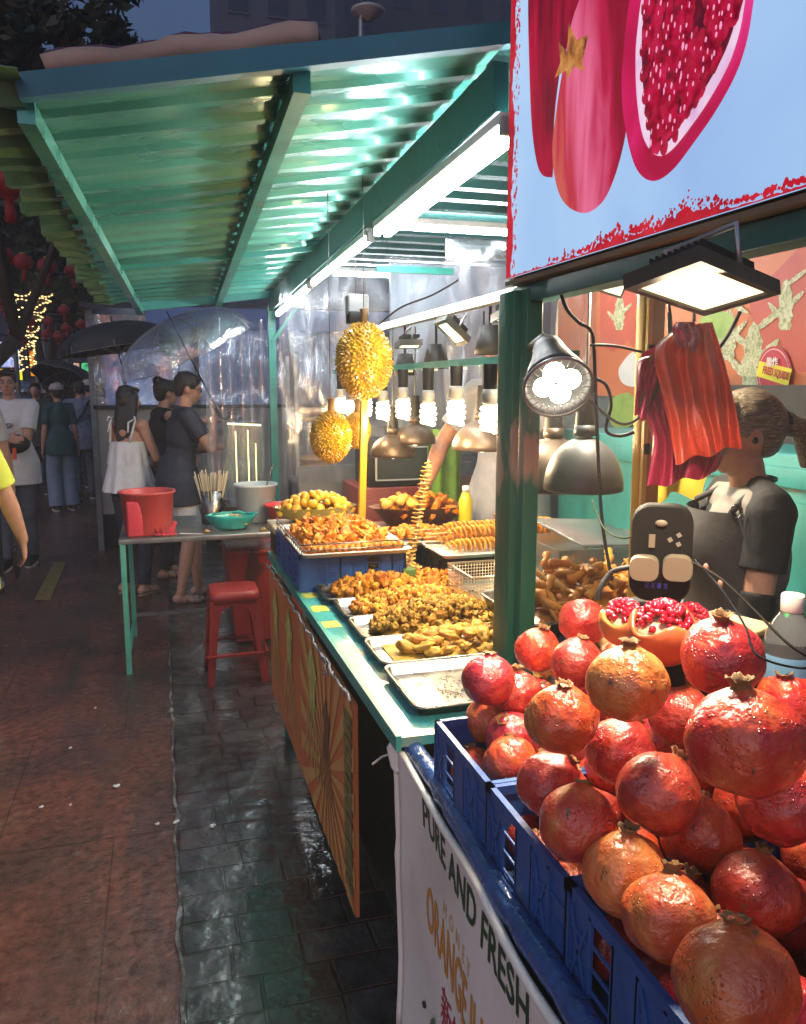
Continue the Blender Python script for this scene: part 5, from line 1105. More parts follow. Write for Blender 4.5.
def person(label, loc, rz, H=1.7, lean=0, side=0, arms={}, feet=None, turn=0, nod=0, skin=SKIN, top=None, bottom=None, shoes=None, hair='short', hairm=HAIRB, vox=.009, build=1.0, handpose={}, fem=False, face=True, sit=0):
    t = thing('person', label, 'person', loc, rz); s = H/1.72; B = build*(.93 if fem else 1.0)
    T = Matrix.Translation((0, 0, .93)) @ Euler((-lean, side, 0)).to_matrix().to_4x4() @ Matrix.Translation((0, 0, -.93))
    def tb(p): return T @ V(p)
    sw = .172*B if not fem else .155*B
    sh = {'R': tb((sw, 0, 1.40)), 'L': tb((-sw, 0, 1.40))}; hp = {'R': V((.088, 0, .93)), 'L': V((-.088, 0, .93))}
    neck0, neck1 = tb((0, -.012, 1.38)), tb((0, .005, 1.515)); hc = tb((0, .018, 1.60)); HM = Matrix.Translation(hc) @ Euler((-lean*.3-nod, 0, turn)).to_matrix().to_4x4()
    J = {}
    for k in 'RL':
        sg = 1 if k == 'R' else -1; a = arms.get(k) or (tb((sg*(sw+.09), .04, .80)), (sg*.3, -1, 0))
        J['e'+k], J['h'+k] = ik(sh[k], a[0], .285, .25, a[1])
        f = (feet or {}).get(k) or (sg*.10, 0, 0); J['k'+k], J['a'+k] = ik(hp[k], V(f)+V((0, 0, .085)), .43, .425, (sg*.1, 1, 0)); J['f'+k] = V(f)
    body = MB()
    def torso(g, q=0, lo=True, hi=True):
        def E(c, r): g.ell((0, 0, 0), (r[0]*B+q, r[1]*B+q, r[2]+q), mat=T @ Matrix.Translation(c))
        if lo: g.ell((0, -.01, .95), ((.168 if fem else .158)*B+q, .118*B+q, .125+q))
        E((0, .0, 1.08), ((.118 if fem else .138), .098, .17)); 
        if hi:
            E((0, .005, 1.26), ((.142 if fem else .16), .105, .17)); g.cap(sh['L']+V((.03, 0, .0)), sh['R']-V((.03, 0, .0)), .052+q, .052+q)
            E((0, .012, 1.33), (.13, .085, .09)); g.cap(tb((0, -.015, 1.34)), tb((0, -.008, 1.43)), .085+q, .055+q*.4)
            if fem:
                for sx in (-1, 1): E((sx*.068, .085, 1.255), (.058, .05, .06))
    torso(body)
    body.cap(neck0, neck1, .054*B, .050*B)
    hm = lambda c, r, rot=None: body.ell(c, r, rot=rot, mat=HM)
    hm((0, -.012, .02), (.072, .09, .09)); hm((0, .030, -.035), (.055, .058, .07)); hm((0, .058, -.078), (.026, .024, .02)); hm((0, .072, .028), (.045, .016, .016))
    body.cap(HM @ V((0, .082, .012)), HM @ V((0, .103, -.024)), .008, .0125); hm((0, .09, -.03), (.017, .012, .008)); hm((0, .082, -.054), (.022, .012, .007)); hm((0, .079, -.066), (.018, .011, .006))
    for sx in (-1, 1): hm((sx*.072, -.008, -.01), (.010, .019, .032), (0, 0, sx*.3)); hm((sx*.036, .062, -.02), (.022, .022, .02))
    for k in 'RL':
        sg = 1 if k == 'R' else -1
        e, h = J['e'+k], J['h'+k]; body.ell(sh[k], (.056*B, .056*B, .056*B)); body.cap(sh[k], e, .050*B, .038*B); body.cap(e, e.lerp(h, .35), .040*B, .041*B); body.cap(e.lerp(h, .35), h, .040*B, .026*B)
        fd = (h-e).normalized(); hpz = handpose.get(k, {}); hand(body, h, hpz.get('d', fd), hpz.get('up', (sg, .2, 0)), 1.0, hpz.get('curl', .45), hpz.get('side', sg))
        kn, an = J['k'+k], J['a'+k]; body.cap(hp[k], kn, .082*B, .054*B); body.cap(kn, kn.lerp(an, .35), .052*B, .054*B); body.cap(kn.lerp(an, .35), an, .053*B, .036*B)
        f = J['f'+k]; body.cap(f+V((0, -.03, .04)), f+V((0, .10, .028)), .036, .028); body.cap(f+V((.012*sg*-1, .1, .026)), f+V((-.008*sg, .165, .02)), .026, .02); body.cap(f+V((.02*sg, .08, .022)), f+V((.028*sg, .135, .018)), .022, .016)
    sc = Matrix.Scale(s, 4)
    def fin(g, name, m, vx=vox, smooth=2, parent=t, label=None):
        r = remeshed(g, vx, smooth); r.transform(sc); r.name = name; return link(name, r, m, t, None, label)
    b0 = fin(body, 'body', skin)
    J.update(sh=sh, hp=hp, T=T, HM=HM, tb=tb, torso=torso, fin=fin, s=s, t=t, B=B, fem=fem)
    def sub(g, name, m, label=None, par=t):       # small crisp child, no remesh
        me = g.mesh(name); me.transform(sc); return link(name, me, m, par, None, label)
    J['sub'] = sub
    if face:
        for sx in (-1, 1):
            g = MB(); g.ell((sx*.031, .0785, .004), (.0135, .006, .0065), mat=HM); eo = sub(g, 'eye', mat('eye_white', [(.6, .58, .55)], rough=.2))
            g = MB(); g.ell((sx*.031, .0835, .004), (.006, .003, .006), mat=HM); sub(g, 'iris', mat('dark_iris', [(.01, .006, .004)], rough=.1), par=eo)
            g = MB(); g.cap(HM @ V((sx*.018, .089, .024)), HM @ V((sx*.046, .082, .026)), .0028, .002); sub(g, 'eyebrow', hairm)
        g = MB(); g.ell((0, .091, -.0585), (.021, .006, .0055), mat=HM); sub(g, 'mouth', mat('lip', [(.35, .11, .09)], rough=.4))
    # hair
    g = MB(); hh = lambda c, r, rot=None: g.ell(c, r, rot=rot, mat=HM)
    if hair:
        hh((0, -.022, .035), (.083, .095, .088)); hh((0, .03, .085), (.062, .055, .03)); hh((0, -.055, -.005), (.07, .055, .075))
        if hair in ('long',):
            for k in range(9):
                a = (k-4)/4; g.cap(HM @ V((a*.07, -.045+.03*abs(a), .03)), HM @ V((a*.085, -.075+.045*abs(a), -.17)), .04, .036); g.cap(HM @ V((a*.085, -.075+.045*abs(a), -.17)), HM @ V((a*.065, -.085+.03*abs(a), -.33)), .036, .014)
        if hair == 'bun': hh((0, -.075, .10), (.045, .045, .042))
        if hair == 'pony': hh((0, -.055, .02), (.078, .07, .085)); g.cap(HM @ V((0, -.12, .0)), HM @ V((0, -.135, -.01)), .02, .03)
        if hair != 'pony':
            for k in range(16): a = TAU*k/16; hh((.05*math.cos(a), -.02+.06*math.sin(a), .085), (.022, .022, .022))
        J['hair'] = fin(g, 'hair', hairm, vox*.85, 1)
    # clothes
    if top:
        m, kind, sl = top[:3]; g = MB(); q = .016
        hem = top[3] if len(top) > 3 else 0
        torso(g, q, not hem, kind != 'cami')
        if kind in ('tee', 'polo', 'jacket'):
            for k in 'RL':
                e, h = J['e'+k], J['h'+k]; w0, w1 = sh[k], sh[k].lerp(e, min(1, sl)); g.ell(sh[k], (.066*B, .066*B, .066*B)); g.cyl(w0, w1, .066*B, (.066 if sl < .9 else .055)*B, 18)
                if sl > 1: g.cap(e, e.lerp(h, min(.97, sl-1)), .054*B, .042*B)
        if hem: M2 = Matrix.Translation((0, -.004, .80)); g.lathe([(.001, -.01-hem), (.178*B+.024, -.01-hem), (.172*B+.022, .13), (.135*B+.004, .30), (.001, .30)], M2 @ Matrix.Diagonal((1.08, .84, 1, 1)), 28)
        J['top'] = fin(g, kind, m)
    if bottom:
        m, kind = bottom; g = MB(); g.ell((0, -.01, .92), (.178*B, .138*B, .13))
        for k in 'RL':
            kn, an = J['k'+k], J['a'+k]
            if kind == 'trousers': g.cyl(hp[k], kn, .098*B, .072*B, 18); g.cap(kn, kn, .071, .071) if 0 else g.ell(kn, (.071*B,)*3); g.cyl(kn, an+V((0, 0, .0)), .072*B, .056*B, 18)
            if kind == 'wide': g.cyl(hp[k], kn, .11*B, .105*B, 18); g.ell(kn, (.104*B,)*3); g.cyl(kn, an+V((0, 0, -.02)), .105*B, .11*B, 18)
            if kind == 'shorts': g.cyl(hp[k], hp[k].lerp(kn, .86), .105*B, .088*B, 18)
        J['bottom'] = fin(g, kind, m)
    if shoes:
        m, kind = shoes
        for k in 'RL':
            f = J['f'+k]; sg = 1 if k == 'R' else -1
            if kind == 'shoe':
                g = MB(); g.cap(f+V((0, -.035, .05)), f+V((0, .09, .045)), .047, .044); g.cap(f+V((0, .08, .04)), f+V((0, .175, .03)), .044, .034); g.cap(f+V((0, -.03, .05)), f+V((0, -.025, .09)), .046, .044); fin(g, 'shoe', m, .008)
                g = MB(); g.lathe([(.001, 0), (.048, 0), (.05, .012), (.046, .022), (.001, .022)], Matrix.Translation(f+V((0, .065, 0))) @ Matrix.Diagonal((1, 2.9, 1, 1)), 24); sub(g, 'sole', mat('pale_sole', [(.5, .5, .48)], rough=.6))
            else:
                g = MB(); g.lathe([(.001, -.008), (.044, -.008), (.046, .002), (.001, .004)], Matrix.Translation(f+V((0, .06, 0))) @ Matrix.Diagonal((1, 2.9, 1, 1)), 24); sub(g, 'sandal_sole', m)
                g = MB()
                for yy in (.02, .085, .12): g.tube([f+V((.045*math.cos(a), yy, .008+.05*math.sin(a))) for a in [PI*q/8 for q in range(9)]], .005, 6)
                sub(g, 'sandal_strap', m)
    return J
# --- man holding the clear umbrella
NAVY = cloth('navy_polo', [(.016, .019, .032), (.028, .032, .05)]); SHORT = cloth('pale_shorts', [(.5, .5, .5), (.62, .62, .6)])
um_h = V((.03, .36, 1.30))
m1 = person('man in a navy polo and pale shorts holding a clear umbrella', (.10, 6.10, 0), rad(-82), 1.70, lean=.12,
    arms={'R': (V((.10, .25, 1.37)), (.5, .1, -1)), 'L': (V((-.1, .35, 1.15)), (-.6, -.3, -1))}, feet={'R': (.08, -.03, 0), 'L': (-.10, .13, 0)}, turn=-.15, nod=.25, top=(NAVY, 'polo', .62, .04), bottom=(SHORT, 'shorts'), shoes=(mat('blue_sandal', [(.08, .1, .16), (.3, .3, .32)], rough=.5), 'sandal'),
    handpose={'R': dict(d=(-.4, .45, .7), up=(.7, .6, 0), curl=.95)}, vox=.0085)
g = MB(); 
for sx in (-1, 1): g.tube([m1['HM'] @ V((sx*.031+.018*math.cos(a), .094, .004+.015*math.sin(a))) for a in [TAU*q/12 for q in range(13)]], .0016, 5); g.tube([m1['HM'] @ V((sx*.049, .093, .008)), m1['HM'] @ V((sx*.077, .01, .008))], .0016, 5)
m1['sub'](g, 'glasses', BLACK)
g = MB(); g.tube([m1['tb']((.06*math.cos(a), -.005+.055*math.sin(a), 1.445+.008*math.sin(a))) for a in [TAU*q/20 for q in range(21)]], .016, 8); m1['sub'](g, 'collar', NAVY)
def hand_world(J, k): return world_m(J['t']) @ (J['h'+k]*J['s'])
# --- clear umbrella
def umbrella(name, label, tip, grip, r, h, m, ribm, handle=True, n=8, sag=.06):
    tip, grip = V(tip), V(grip); t = thing(name, label, 'umbrella', grip); Mx, L = frame_of(grip, tip)
    M = Mx @ Matrix.Translation((0, 0, L-h))
    g = MB(); nn = n*6; vs = []
    def pr(a, u):
        k = abs(math.cos(a*n/2)); rr_ = r*math.sin(u*PI/2*.98); z = h*math.cos(u*PI/2*.98)**.9-.0; rr_ *= 1-(.055+sag)*u*u*(1-k); z -= -0.03*h*u*(1-k)*0
        return V((rr_*math.cos(a), rr_*math.sin(a), z+.0))
    g.grid(lambda a, u: M @ pr(a*TAU, .02+.98*u), nn, 12); g.build('canopy', m, t)
    for k in range(n):
        a = TAU*k/n; g = MB(); g.tube([M @ (pr(a, .02+.98*q/10)-V((0, 0, .006))) for q in range(11)], .0035, 5); g.build('rib', ribm, t)
        g = MB(); g.tube([M @ (pr(a, .5)-V((0, 0, .006))), Mx @ V((0, 0, L-h*1.15))], .0025, 5); g.build('stretcher', ribm, t)
    g = MB(); g.tube([M @ pr(TAU*q/nn, 1.0) for q in range(nn+1)], .0022, 4); g.build('hem', ribm, t)
    g = MB(); g.cyl(grip-(tip-grip).normalized()*.02, tip+(tip-grip).normalized()*.05, .006, .005, 8); g.build('shaft', BLACK, t)
    g = MB(); d = (tip-grip).normalized(); x = V((d.z, 0, -d.x)).normalized(); g.tube([grip+d*.08, grip-d*.05]+[grip-d*.05+x*.035-x*.035*math.cos(a)-d*.04*math.sin(a) for a in [PI*q/8 for q in range(1, 9)]], .011, 8); g.build('handle', BLACK, t)
    return t
hw = hand_world(m1, 'R')
CLEAR = film('clear_umbrella_plastic', clear=.5, rough=.22, bump=.3, bscale=9, stretch=(1, 1, 1))
gp = hw+V((.03, .0, .07)); tipw = at(170, 318, Y=5.95)
umbrella('clear_umbrella', 'large transparent umbrella held by the man in navy over the steel table', tipw, gp, .50, .27, CLEAR, STEEL_D)
# --- woman in white camisole
WHT = cloth('white_camisole', [(.6, .6, .58), (.7, .7, .68)], 10); JEAN = cloth('dark_jeans', [(.012, .016, .03), (.025, .03, .055)])
m2 = person('woman with long black hair in a white tiered camisole and dark jeans, seen from behind', (-.26, 6.45, 0), rad(-38), 1.60, lean=.05, fem=True,
    arms={'R': (V((.08, .27, 1.06)), (1, -.6, -.8)), 'L': (V((-.05, .27, 1.08)), (-1, -.6, -.8))}, turn=-.2, nod=.1, hair='long', bottom=(JEAN, 'trousers'), shoes=(mat('tan_sandal', [(.3, .2, .12)], rough=.5), 'sandal'), vox=.0085)
for z0, z1, r0, r1 in ((1.27, 1.08, .150, .178), (1.14, .86, .16, .235)):
    g = MB(); g.grid(lambda u, v: V(((r0+(r1-r0)*v+.010*v*math.sin(u*TAU*11))*math.cos(u*TAU)*1.0, ((r0+(r1-r0)*v)*.76+.010*v*math.sin(u*TAU*11))*math.sin(u*TAU)+.01, z0+(z1-z0)*v)), 132, 10); m2['sub'](g, 'camisole_tier', WHT)
for sx in (-1, 1):
    g = MB(); g.tube([m2['tb']((sx*.10, -.10, 1.26)), m2['tb']((sx*.115, -.06, 1.42)), m2['tb']((sx*.11, .03, 1.45)), m2['tb']((sx*.09, .12, 1.27))], .010, 6)
    g.tube([m2['tb']((sx*.115, -.05, 1.45)), m2['tb']((sx*.13, -.075, 1.465)), m2['tb']((sx*.14, -.08, 1.43))], .008, 6); g.tube([m2['tb']((sx*.115, -.05, 1.45)), m2['tb']((sx*.09, -.10, 1.42)), m2['tb']((sx*.10, -.12, 1.34))], .008, 6); m2['sub'](g, 'shoulder_bow', WHT)
# --- person in black tank top reaching
TANK = cloth('black_tank_top', [(.008, .008, .009), (.015, .015, .016)])
m3 = person('woman in a black tank top with tied up hair reaching out one arm', (-.04, 6.95, 0), rad(-70), 1.66, lean=.12, fem=True,
    arms={'R': (V((.14, .62, 1.36)), (.3, 0, -1)), 'L': (V((-.2, .3, 1.05)), (-1, -.6, -.8))}, feet={'R': (.09, -.02, 0), 'L': (-.09, .08, 0)}, hair='bun', top=(TANK, 'tank', 0), bottom=(cloth('charcoal_trousers', [(.02, .02, .022), (.035, .035, .04)]), 'trousers'), shoes=(mat('black_sandal', [(.02, .018, .016)], rough=.4), 'sandal'), vox=.009, handpose={'R': dict(d=(-.2, .9, .3), up=(.2, -.2, 1), curl=.5)})
m3p = hand_world(m3, 'R')
g = MB(); rr = random.Random(3)
g.grid(lambda u, v: m3p+V((.02+.10*u+.02*noise.noise((u*5, v*5, 0)), .04*noise.noise((u*4, v*4, 2)), .05-.13*v+.05*noise.noise((u*3, v*4, 5)))), 12, 12)
tag(g.build('plastic_bag', film('bag_film', clear=.45, bump=1.0), origin=m3p), 'crumpled clear plastic bag of snacks held out by the woman in black', 'bag')
umbrella('black_umbrella', 'wide black umbrella behind the transparent one, above the woman in white', at(112, 322, Y=6.75), hand_world(m2, 'L')+V((-.02, 0.05, .05)), .44, .22, mat('black_umbrella_cloth', [(.006, .008, .012), (.012, .015, .022)], rough=.6), STEEL_D)
# --- passers-by on the left
TEEW = cloth('white_tee', [(.5, .5, .5), (.6, .6, .6)]); DENIM = cloth('grey_blue_jeans', [(.05, .06, .08), (.085, .1, .13)])
m4 = person('man with glasses in a white printed t-shirt with a black bag across his chest', (at(26, 560, z=0).x, 7.75, 0), rad(176), 1.74, arms={'L': (V((.06, .24, 1.10)), (-1, -.5, -.6)), 'R': (V((-.02, .22, 1.13)), (1, -.5, -.6))}, feet={'R': (.09, .12, 0), 'L': (-.08, -.08, 0)}, top=(TEEW, 'tee', .75, .06), bottom=(DENIM, 'trousers'), shoes=(BLACKM, 'shoe'), turn=.1, vox=.0095)
g = MB(); HMx = m4['HM']
for sx in (-1, 1): g.tube([HMx @ V((sx*.031+.019*math.cos(a), .094, .004+.014*math.sin(a))) for a in [TAU*q/12 for q in range(13)]], .0018, 5); g.tube([HMx @ V((sx*.05, .093, .008)), HMx @ V((sx*.077, .01, .008))], .0018, 5)
m4['sub'](g, 'glasses', BLACK)
g = MB(); g.ell((0, .128, 1.24), (.045, .012, .022), rot=(0, .2, 0)); m4['sub'](g, 'shirt_print', mat('print_grey', [(.08, .08, .1), (.3, .3, .32)], rough=.8, scale=60))
sb = thing('sling_bag', 'black sling bag on the chest of the man with glasses', 'bag', world_m(m4['t']) @ V((0, .17, 1.1))); Mt = world_m(m4['t'])
g = MB(); g.ell((0, 0, 0), (.14, .055, .085), mat=Mt @ Matrix.Translation((-.04, .155, 1.10))); g.build('pouch', BLACKM, sb)
g = MB(); g.tube([Mt @ V(p) for p in ((.10, .13, 1.16), (.12, .10, 1.30), (.10, .03, 1.46), (.05, -.08, 1.44), (-.13, -.13, 1.2), (-.15, .08, 1.08))], .012, 6); g.build('strap', BLACKM, sb)
g = MB(); g.box((0, 0, 0), (.03, .012, .10), mat=Mt @ Matrix.Translation((-.06, .215, 1.02))); g.build('orange_tag', mat('orange_tag', [(.6, .1, .03)], rough=.5), sb)
KH = cloth('pale_grey_tee', [(.42, .42, .41), (.5, .5, .49)])
xg = at(-8, 560, z=0).x
m5 = person('man in a pale grey t-shirt half cut off by the left edge', (at(0, 580, z=0).x-.02, 6.6, 0), rad(8), 1.70, arms={'R': (V((.27, .10, .84)), (.5, -1, 0))}, feet={'R': (.10, .22, .02), 'L': (-.1, -.15, 0)}, top=(KH, 'tee', .72, .06), bottom=(cloth('dark_trousers', [(.02, .022, .025), (.04, .04, .045)]), 'trousers'), shoes=(mat('black_white_shoe', [(.02, .02, .02), (.5, .5, .5)], rough=.5, scale=16, stops=[.5, .55]), 'shoe'), vox=.01)
YEL = cloth('neon_yellow_tee', [(.55, .62, .06), (.65, .72, .1)])
xy = at(0, 540, Y=3.9).x
m6 = person('person in a neon yellow t-shirt at the left edge holding a phone', (xy-.235, 3.95, 0), rad(4), 1.68, arms={'R': (V((.315, .12, .90)), (.6, -1, 0))}, top=(YEL, 'tee', .86, .10), bottom=(cloth('black_trousers', [(.01, .01, .012)]), 'trousers'), shoes=(WHITEP, 'shoe'), vox=.008, handpose={'R': dict(d=(.02, .25, -1), up=(1, .0, 0), curl=.75)})
h6 = hand_world(m6, 'R'); ph = thing('phone', 'dark smartphone held in the hand of the person in yellow', 'phone', h6+V((-.02, .02, -.10)))
g = MB(); g.box(h6+V((-.03, -.035, -.10)), (.012, .075, .15), rot=(rad(15), 0, 0), bev=.005); g.build('phone_body', BLACK, ph)
g = MB(); g.box(h6+V((-.023, -.035, -.10)), (.004, .066, .138), rot=(rad(15), 0, 0)); g.build('screen', mat('dark_screen', [(.01, .012, .02)], rough=.08), ph)
g = MB(); 
# crowd
TE = cloth('teal_tee', [(.012, .05, .055), (.02, .075, .08)]); LB = cloth('pale_blue_trousers', [(.14, .19, .26), (.2, .26, .34)]); BJ = cloth('patterned_blue_jacket', [(.05, .08, .14), (.14, .18, .25), (.2, .22, .3)], 24)
DK = cloth('black_shirt', [(.012, .012, .014), (.02, .02, .022)]); DK2 = cloth('dark_olive_shirt', [(.03, .032, .02), (.045, .045, .03)]); GY = cloth('grey_hoodie', [(.12, .12, .13), (.18, .18, .19)])
def px_at(x, Y): return at(x, 400, Y=Y).x
m7 = person('woman in a dark teal t-shirt, patterned cap and pale blue wide trousers, back turned', (px_at(58, 11.1), 11.1, 0), rad(20), 1.62, fem=True, top=(TE, 'tee', .8, .02), bottom=(LB, 'wide'), shoes=(BLACKM, 'shoe'), vox=.012, face=False, lean=.06)
def cap_hat(J, m, label, cat='hat'):
    W_ = world_m(J['t']) @ Matrix.Scale(J['s'], 4) @ J['HM']; t = thing('cap', label, cat, W_ @ V((0, -.02, .06)))
    g = MB(); g.lathe([(.094, 0), (.097, .02), (.088, .055), (.06, .085), (.001, .098)], W_ @ Matrix.Translation((0, -.018, .035)) @ Matrix.Diagonal((1, 1.1, 1, 1)), 20); g.build('crown', m, t)
    g = MB(); g.ell((0, .11, .045), (.07, .06, .008), mat=W_); g.build('brim', m, t)
cap_hat(m7, mat('patterned_cap', [(.35, .3, .3), (.5, .47, .45), (.25, .06, .07)], rough=.8, scale=60, stops=[.4, .5, .65]), 'pale patterned cap on the woman in teal')
m8 = person('person in a patterned blue jacket with a black strap across the back', (px_at(80, 12.2), 12.2, 0), rad(5), 1.66, top=(BJ, 'jacket', 1.7, .06), bottom=(DENIM, 'trousers'), shoes=(BLACKM, 'shoe'), vox=.013, face=False)
g = MB(); g.tube([m8['tb'](p) for p in ((.13, -.05, 1.44), (.02, -.135, 1.25), (-.13, -.13, 1.05))], .018, 6); m8['sub'](g, 'bag_strap', BLACKM)
m9 = person('person in a pale cap and grey hoodie beside the booth wall', (px_at(89, 13.6), 13.6, 0), rad(-10), 1.68, top=(GY, 'jacket', 1.8, .06), bottom=(cloth('black_trousers', [(.01, .01, .012)]), 'trousers'), shoes=(BLACKM, 'shoe'), vox=.014, face=False)
cap_hat(m9, mat('cream_cap', [(.5, .45, .36)], rough=.8), 'cream cap on the person in the grey hoodie')
m10 = person('person in a black shirt under the small dark umbrella in the crowd', (px_at(60, 14.8), 14.8, 0), rad(170), 1.72, top=(DK, 'tee', .8, .06), bottom=(cloth('black_trousers', []), 'trousers'), shoes=(BLACKM, 'shoe'), vox=.014, arms={'L': (V((-.12, .3, 1.3)), (-1, 0, -1))})
hw = hand_world(m10, 'L'); umbrella('small_umbrella', 'small dark umbrella over the crowd left of the booth', at(74, 371, Y=14.7), hw+V((0, 0, .05)), .62, .26, mat('navy_umbrella', [(.012, .016, .02), (.02, .022, .03)], rough=.5), STEEL_D)
crowd = [(36, 13.0, 175, DK2, 'person in a dark olive shirt behind the woman in teal', 1.64), (46, 16.5, 10, DK, 'short haired person in black far back in the crowd', 1.70), (70, 18.5, 0, GY, 'person in a grey hoodie far back near the dark umbrella', 1.66),
   (20, 18.0, 185, BJ, 'distant person in a blue patterned top near the lit shops', 1.66), (84, 20.5, 5, DK, 'distant dark dressed person just left of the booth wall', 1.72), (8, 15.0, 180, GY, 'distant person in grey at the left edge behind the man with glasses', 1.7),
   (30, 22.0, 0, DK2, 'farthest person in olive at the light wrapped tree', 1.7), (55, 24.0, 175, TE, 'farthest person in teal in the middle of the crowd', 1.62)]
for x, Y, rz, m, lb_, H in crowd:
    person(lb_, (px_at(x, Y), Y, 0), rad(rz), H, top=(m, 'tee', .8, .06), bottom=(cloth('black_trousers', []), 'trousers'), shoes=(BLACKM, 'shoe'), vox=.018, face=False)
for x, Y, r, lb_ in ((25, 17.5, .6, 'translucent pale umbrella in the crowd behind the man with glasses'), (88, 19.5, .55, 'pale clear umbrella in the crowd beside the booth wall')):
    t_ = at(x, 384-3, Y=Y); umbrella('pale_umbrella', lb_, t_, t_-V((0, 0, .75)), r, .22, film('pale_umbrella_film', clear=.45, stretch=(1, 1, 1)), STEEL_D)
# --- server behind the counter
GT = cloth('light_grey_tee', [(.2, .21, .225), (.27, .28, .3)])
m11 = person('server in a light grey t-shirt standing behind the food counter', (at(507, 500, Y=3.55).x, 3.55, .10), rad(118), 1.80, lean=.04, skin=SKIND, arms={'L': (V((-.25, .22, .98)), (-1, -.6, 0)), 'R': (V((.22, .3, 1.0)), (1, -.6, 0))}, top=(GT, 'tee', .7, .04), bottom=(cloth('dark_trousers', []), 'trousers'), shoes=(BLACKM, 'shoe'), vox=.0095)
# --- woman vendor
FX = (at(742, 480, Y=1.66).x+.035)
BRN = mat('brown_ash_hair', [(.05, .038, .026), (.14, .11, .08), (.32, .27, .2)], rough=.4, scale=26, stretch=(9, .7, 9), bump=.7, bscale=50, coat=.2, bdist=.006)
m12 = person('woman vendor with a ponytail, dark apron and black arm sleeve beside the red bags', (FX+.045, 1.70, 0), rad(73), 1.59, fem=True, build=1.02, lean=.05, nod=.22, hairm=BRN, hair='pony',
    arms={'L': (V((-.19, .16, .80)), (-.5, -1, 0)), 'R': (V((.15, .28, .95)), (1, -.6, 0))}, top=(cloth('grey_raglan', [(.15, .135, .115), (.2, .18, .155)]), 'tank', 0, .02), bottom=(cloth('black_trousers', []), 'trousers'), shoes=(BLACKM, 'shoe'), vox=.006)
BT = cloth('black_sleeve_cotton', [(.008, .008, .009), (.016, .016, .018)])
g = MB(); 
for k in 'LR':
    e = m12['e'+k]; s_ = m12['sh'][k]; g = MB(); g.ell(s_, (.064, .066, .062)); g.cyl(s_, s_.lerp(e, .52), .063, .060, 20); sg = 1 if k == 'R' else -1; g.cap(s_+V((0, 0, .02)), m12['tb']((sg*.05, -.01, 1.455)), .055, .035); g.ell(s_-V((sg*.05, 0, .05)), (.05, .08, .09)); m12['fin'](g, 'raglan_sleeve', BT, .006)
    g = MB(); h_ = m12['h'+k]; g.cyl(s_.lerp(e, .72), e, .0475, .0445, 20); g.ell(e, (.0455,)*3); g.cap(e, e.lerp(h_, .4), .0455, .046); g.cyl(e.lerp(h_, .4), h_, .046, .031, 20); m12['fin'](g, 'arm_sleeve', BT, .006)
AP = mat('apron_charcoal', [(.035, .032, .03), (.055, .05, .047)], rough=.75, scale=14, bump=.3, bscale=9, bdist=.02)
g = MB()
def apr(u, v):      # wraps the front of the chest down to the thighs
    z = 1.405-.67*v; wdt = (.80+.75*min(1, v*1.9)) ; a = (u-.5)*2*wdt*1.25; rx = .165+.05*v; ry = .150+.035*v+.035*math.exp(-((v-.16)/.13)**2)
    return m12['tb']((rx*math.sin(a), ry*math.cos(a)*.98+.002, z)) if z > .93 else V((rx*math.sin(a), ry*math.cos(a)*.98+.002+.03*lean0, z))
lean0 = 0
g.grid(apr, 40, 40); m12['sub'](g, 'apron', AP); m12['t'].children
g = MB(); g.tube([apr(.04, .0), m12['tb']((-.10, .06, 1.43)), m12['tb']((-.07, -.03, 1.485)), m12['tb']((0, -.075, 1.47)), m12['tb']((.07, -.03, 1.485)), m12['tb']((.10, .06, 1.43)), apr(.96, 0)], .009, 8); m12['sub'](g, 'apron_strap', AP)
g = MB(); p_ = apr(.03, .02); g.tube([p_+V((-.012, .015*math.cos(a), .02+.018*math.sin(a))) for a in [TAU*q/14 for q in range(15)]], .003, 6); m12['sub'](g, 'apron_ring', STEEL)
g = MB(); g.tube([V((.19*math.cos(a), .165*math.sin(a), 1.02)) for a in [TAU*q/28 for q in range(29)]], .017, 8); m12['sub'](g, 'waist_tie', AP)
for q, (u, v) in enumerate(((.26, .22), (.22, .28))): g = MB(); p_ = apr(u, v); g.ell(p_+V((-.004, .008, 0)), (.014, .006, .012)); m12['sub'](g, 'badge', mat('pink_badge', [(.5, .22, .17)], rough=.4))
HM = m12['HM']; g = MB(); g.tube([HM @ V((.022*math.cos(a), -.125+.004*math.sin(a), .012+.022*math.sin(a))) for a in [TAU*q/14 for q in range(15)]], .008, 8); m12['sub'](g, 'hair_tie', BLACKM)
g = MB()
for k in range(11): a = TAU*k/11; g.cap(HM @ V((.010*math.cos(a), -.13, .01+.010*math.sin(a))), HM @ V((.026*math.cos(a), -.168+.014*math.sin(a), -.02)), .014, .019); g.cap(HM @ V((.026*math.cos(a), -.168+.014*math.sin(a), -.02)), HM @ V((.018*math.cos(a), -.165+.014*math.sin(a), -.125)), .020, .009)
m12['fin'](g, 'ponytail', BRN, .006)
g = MB(); g.ell((-.0825, .0, -.012), (.006, .009, .009), mat=HM); m12['sub'](g, 'earbud', BLACK)
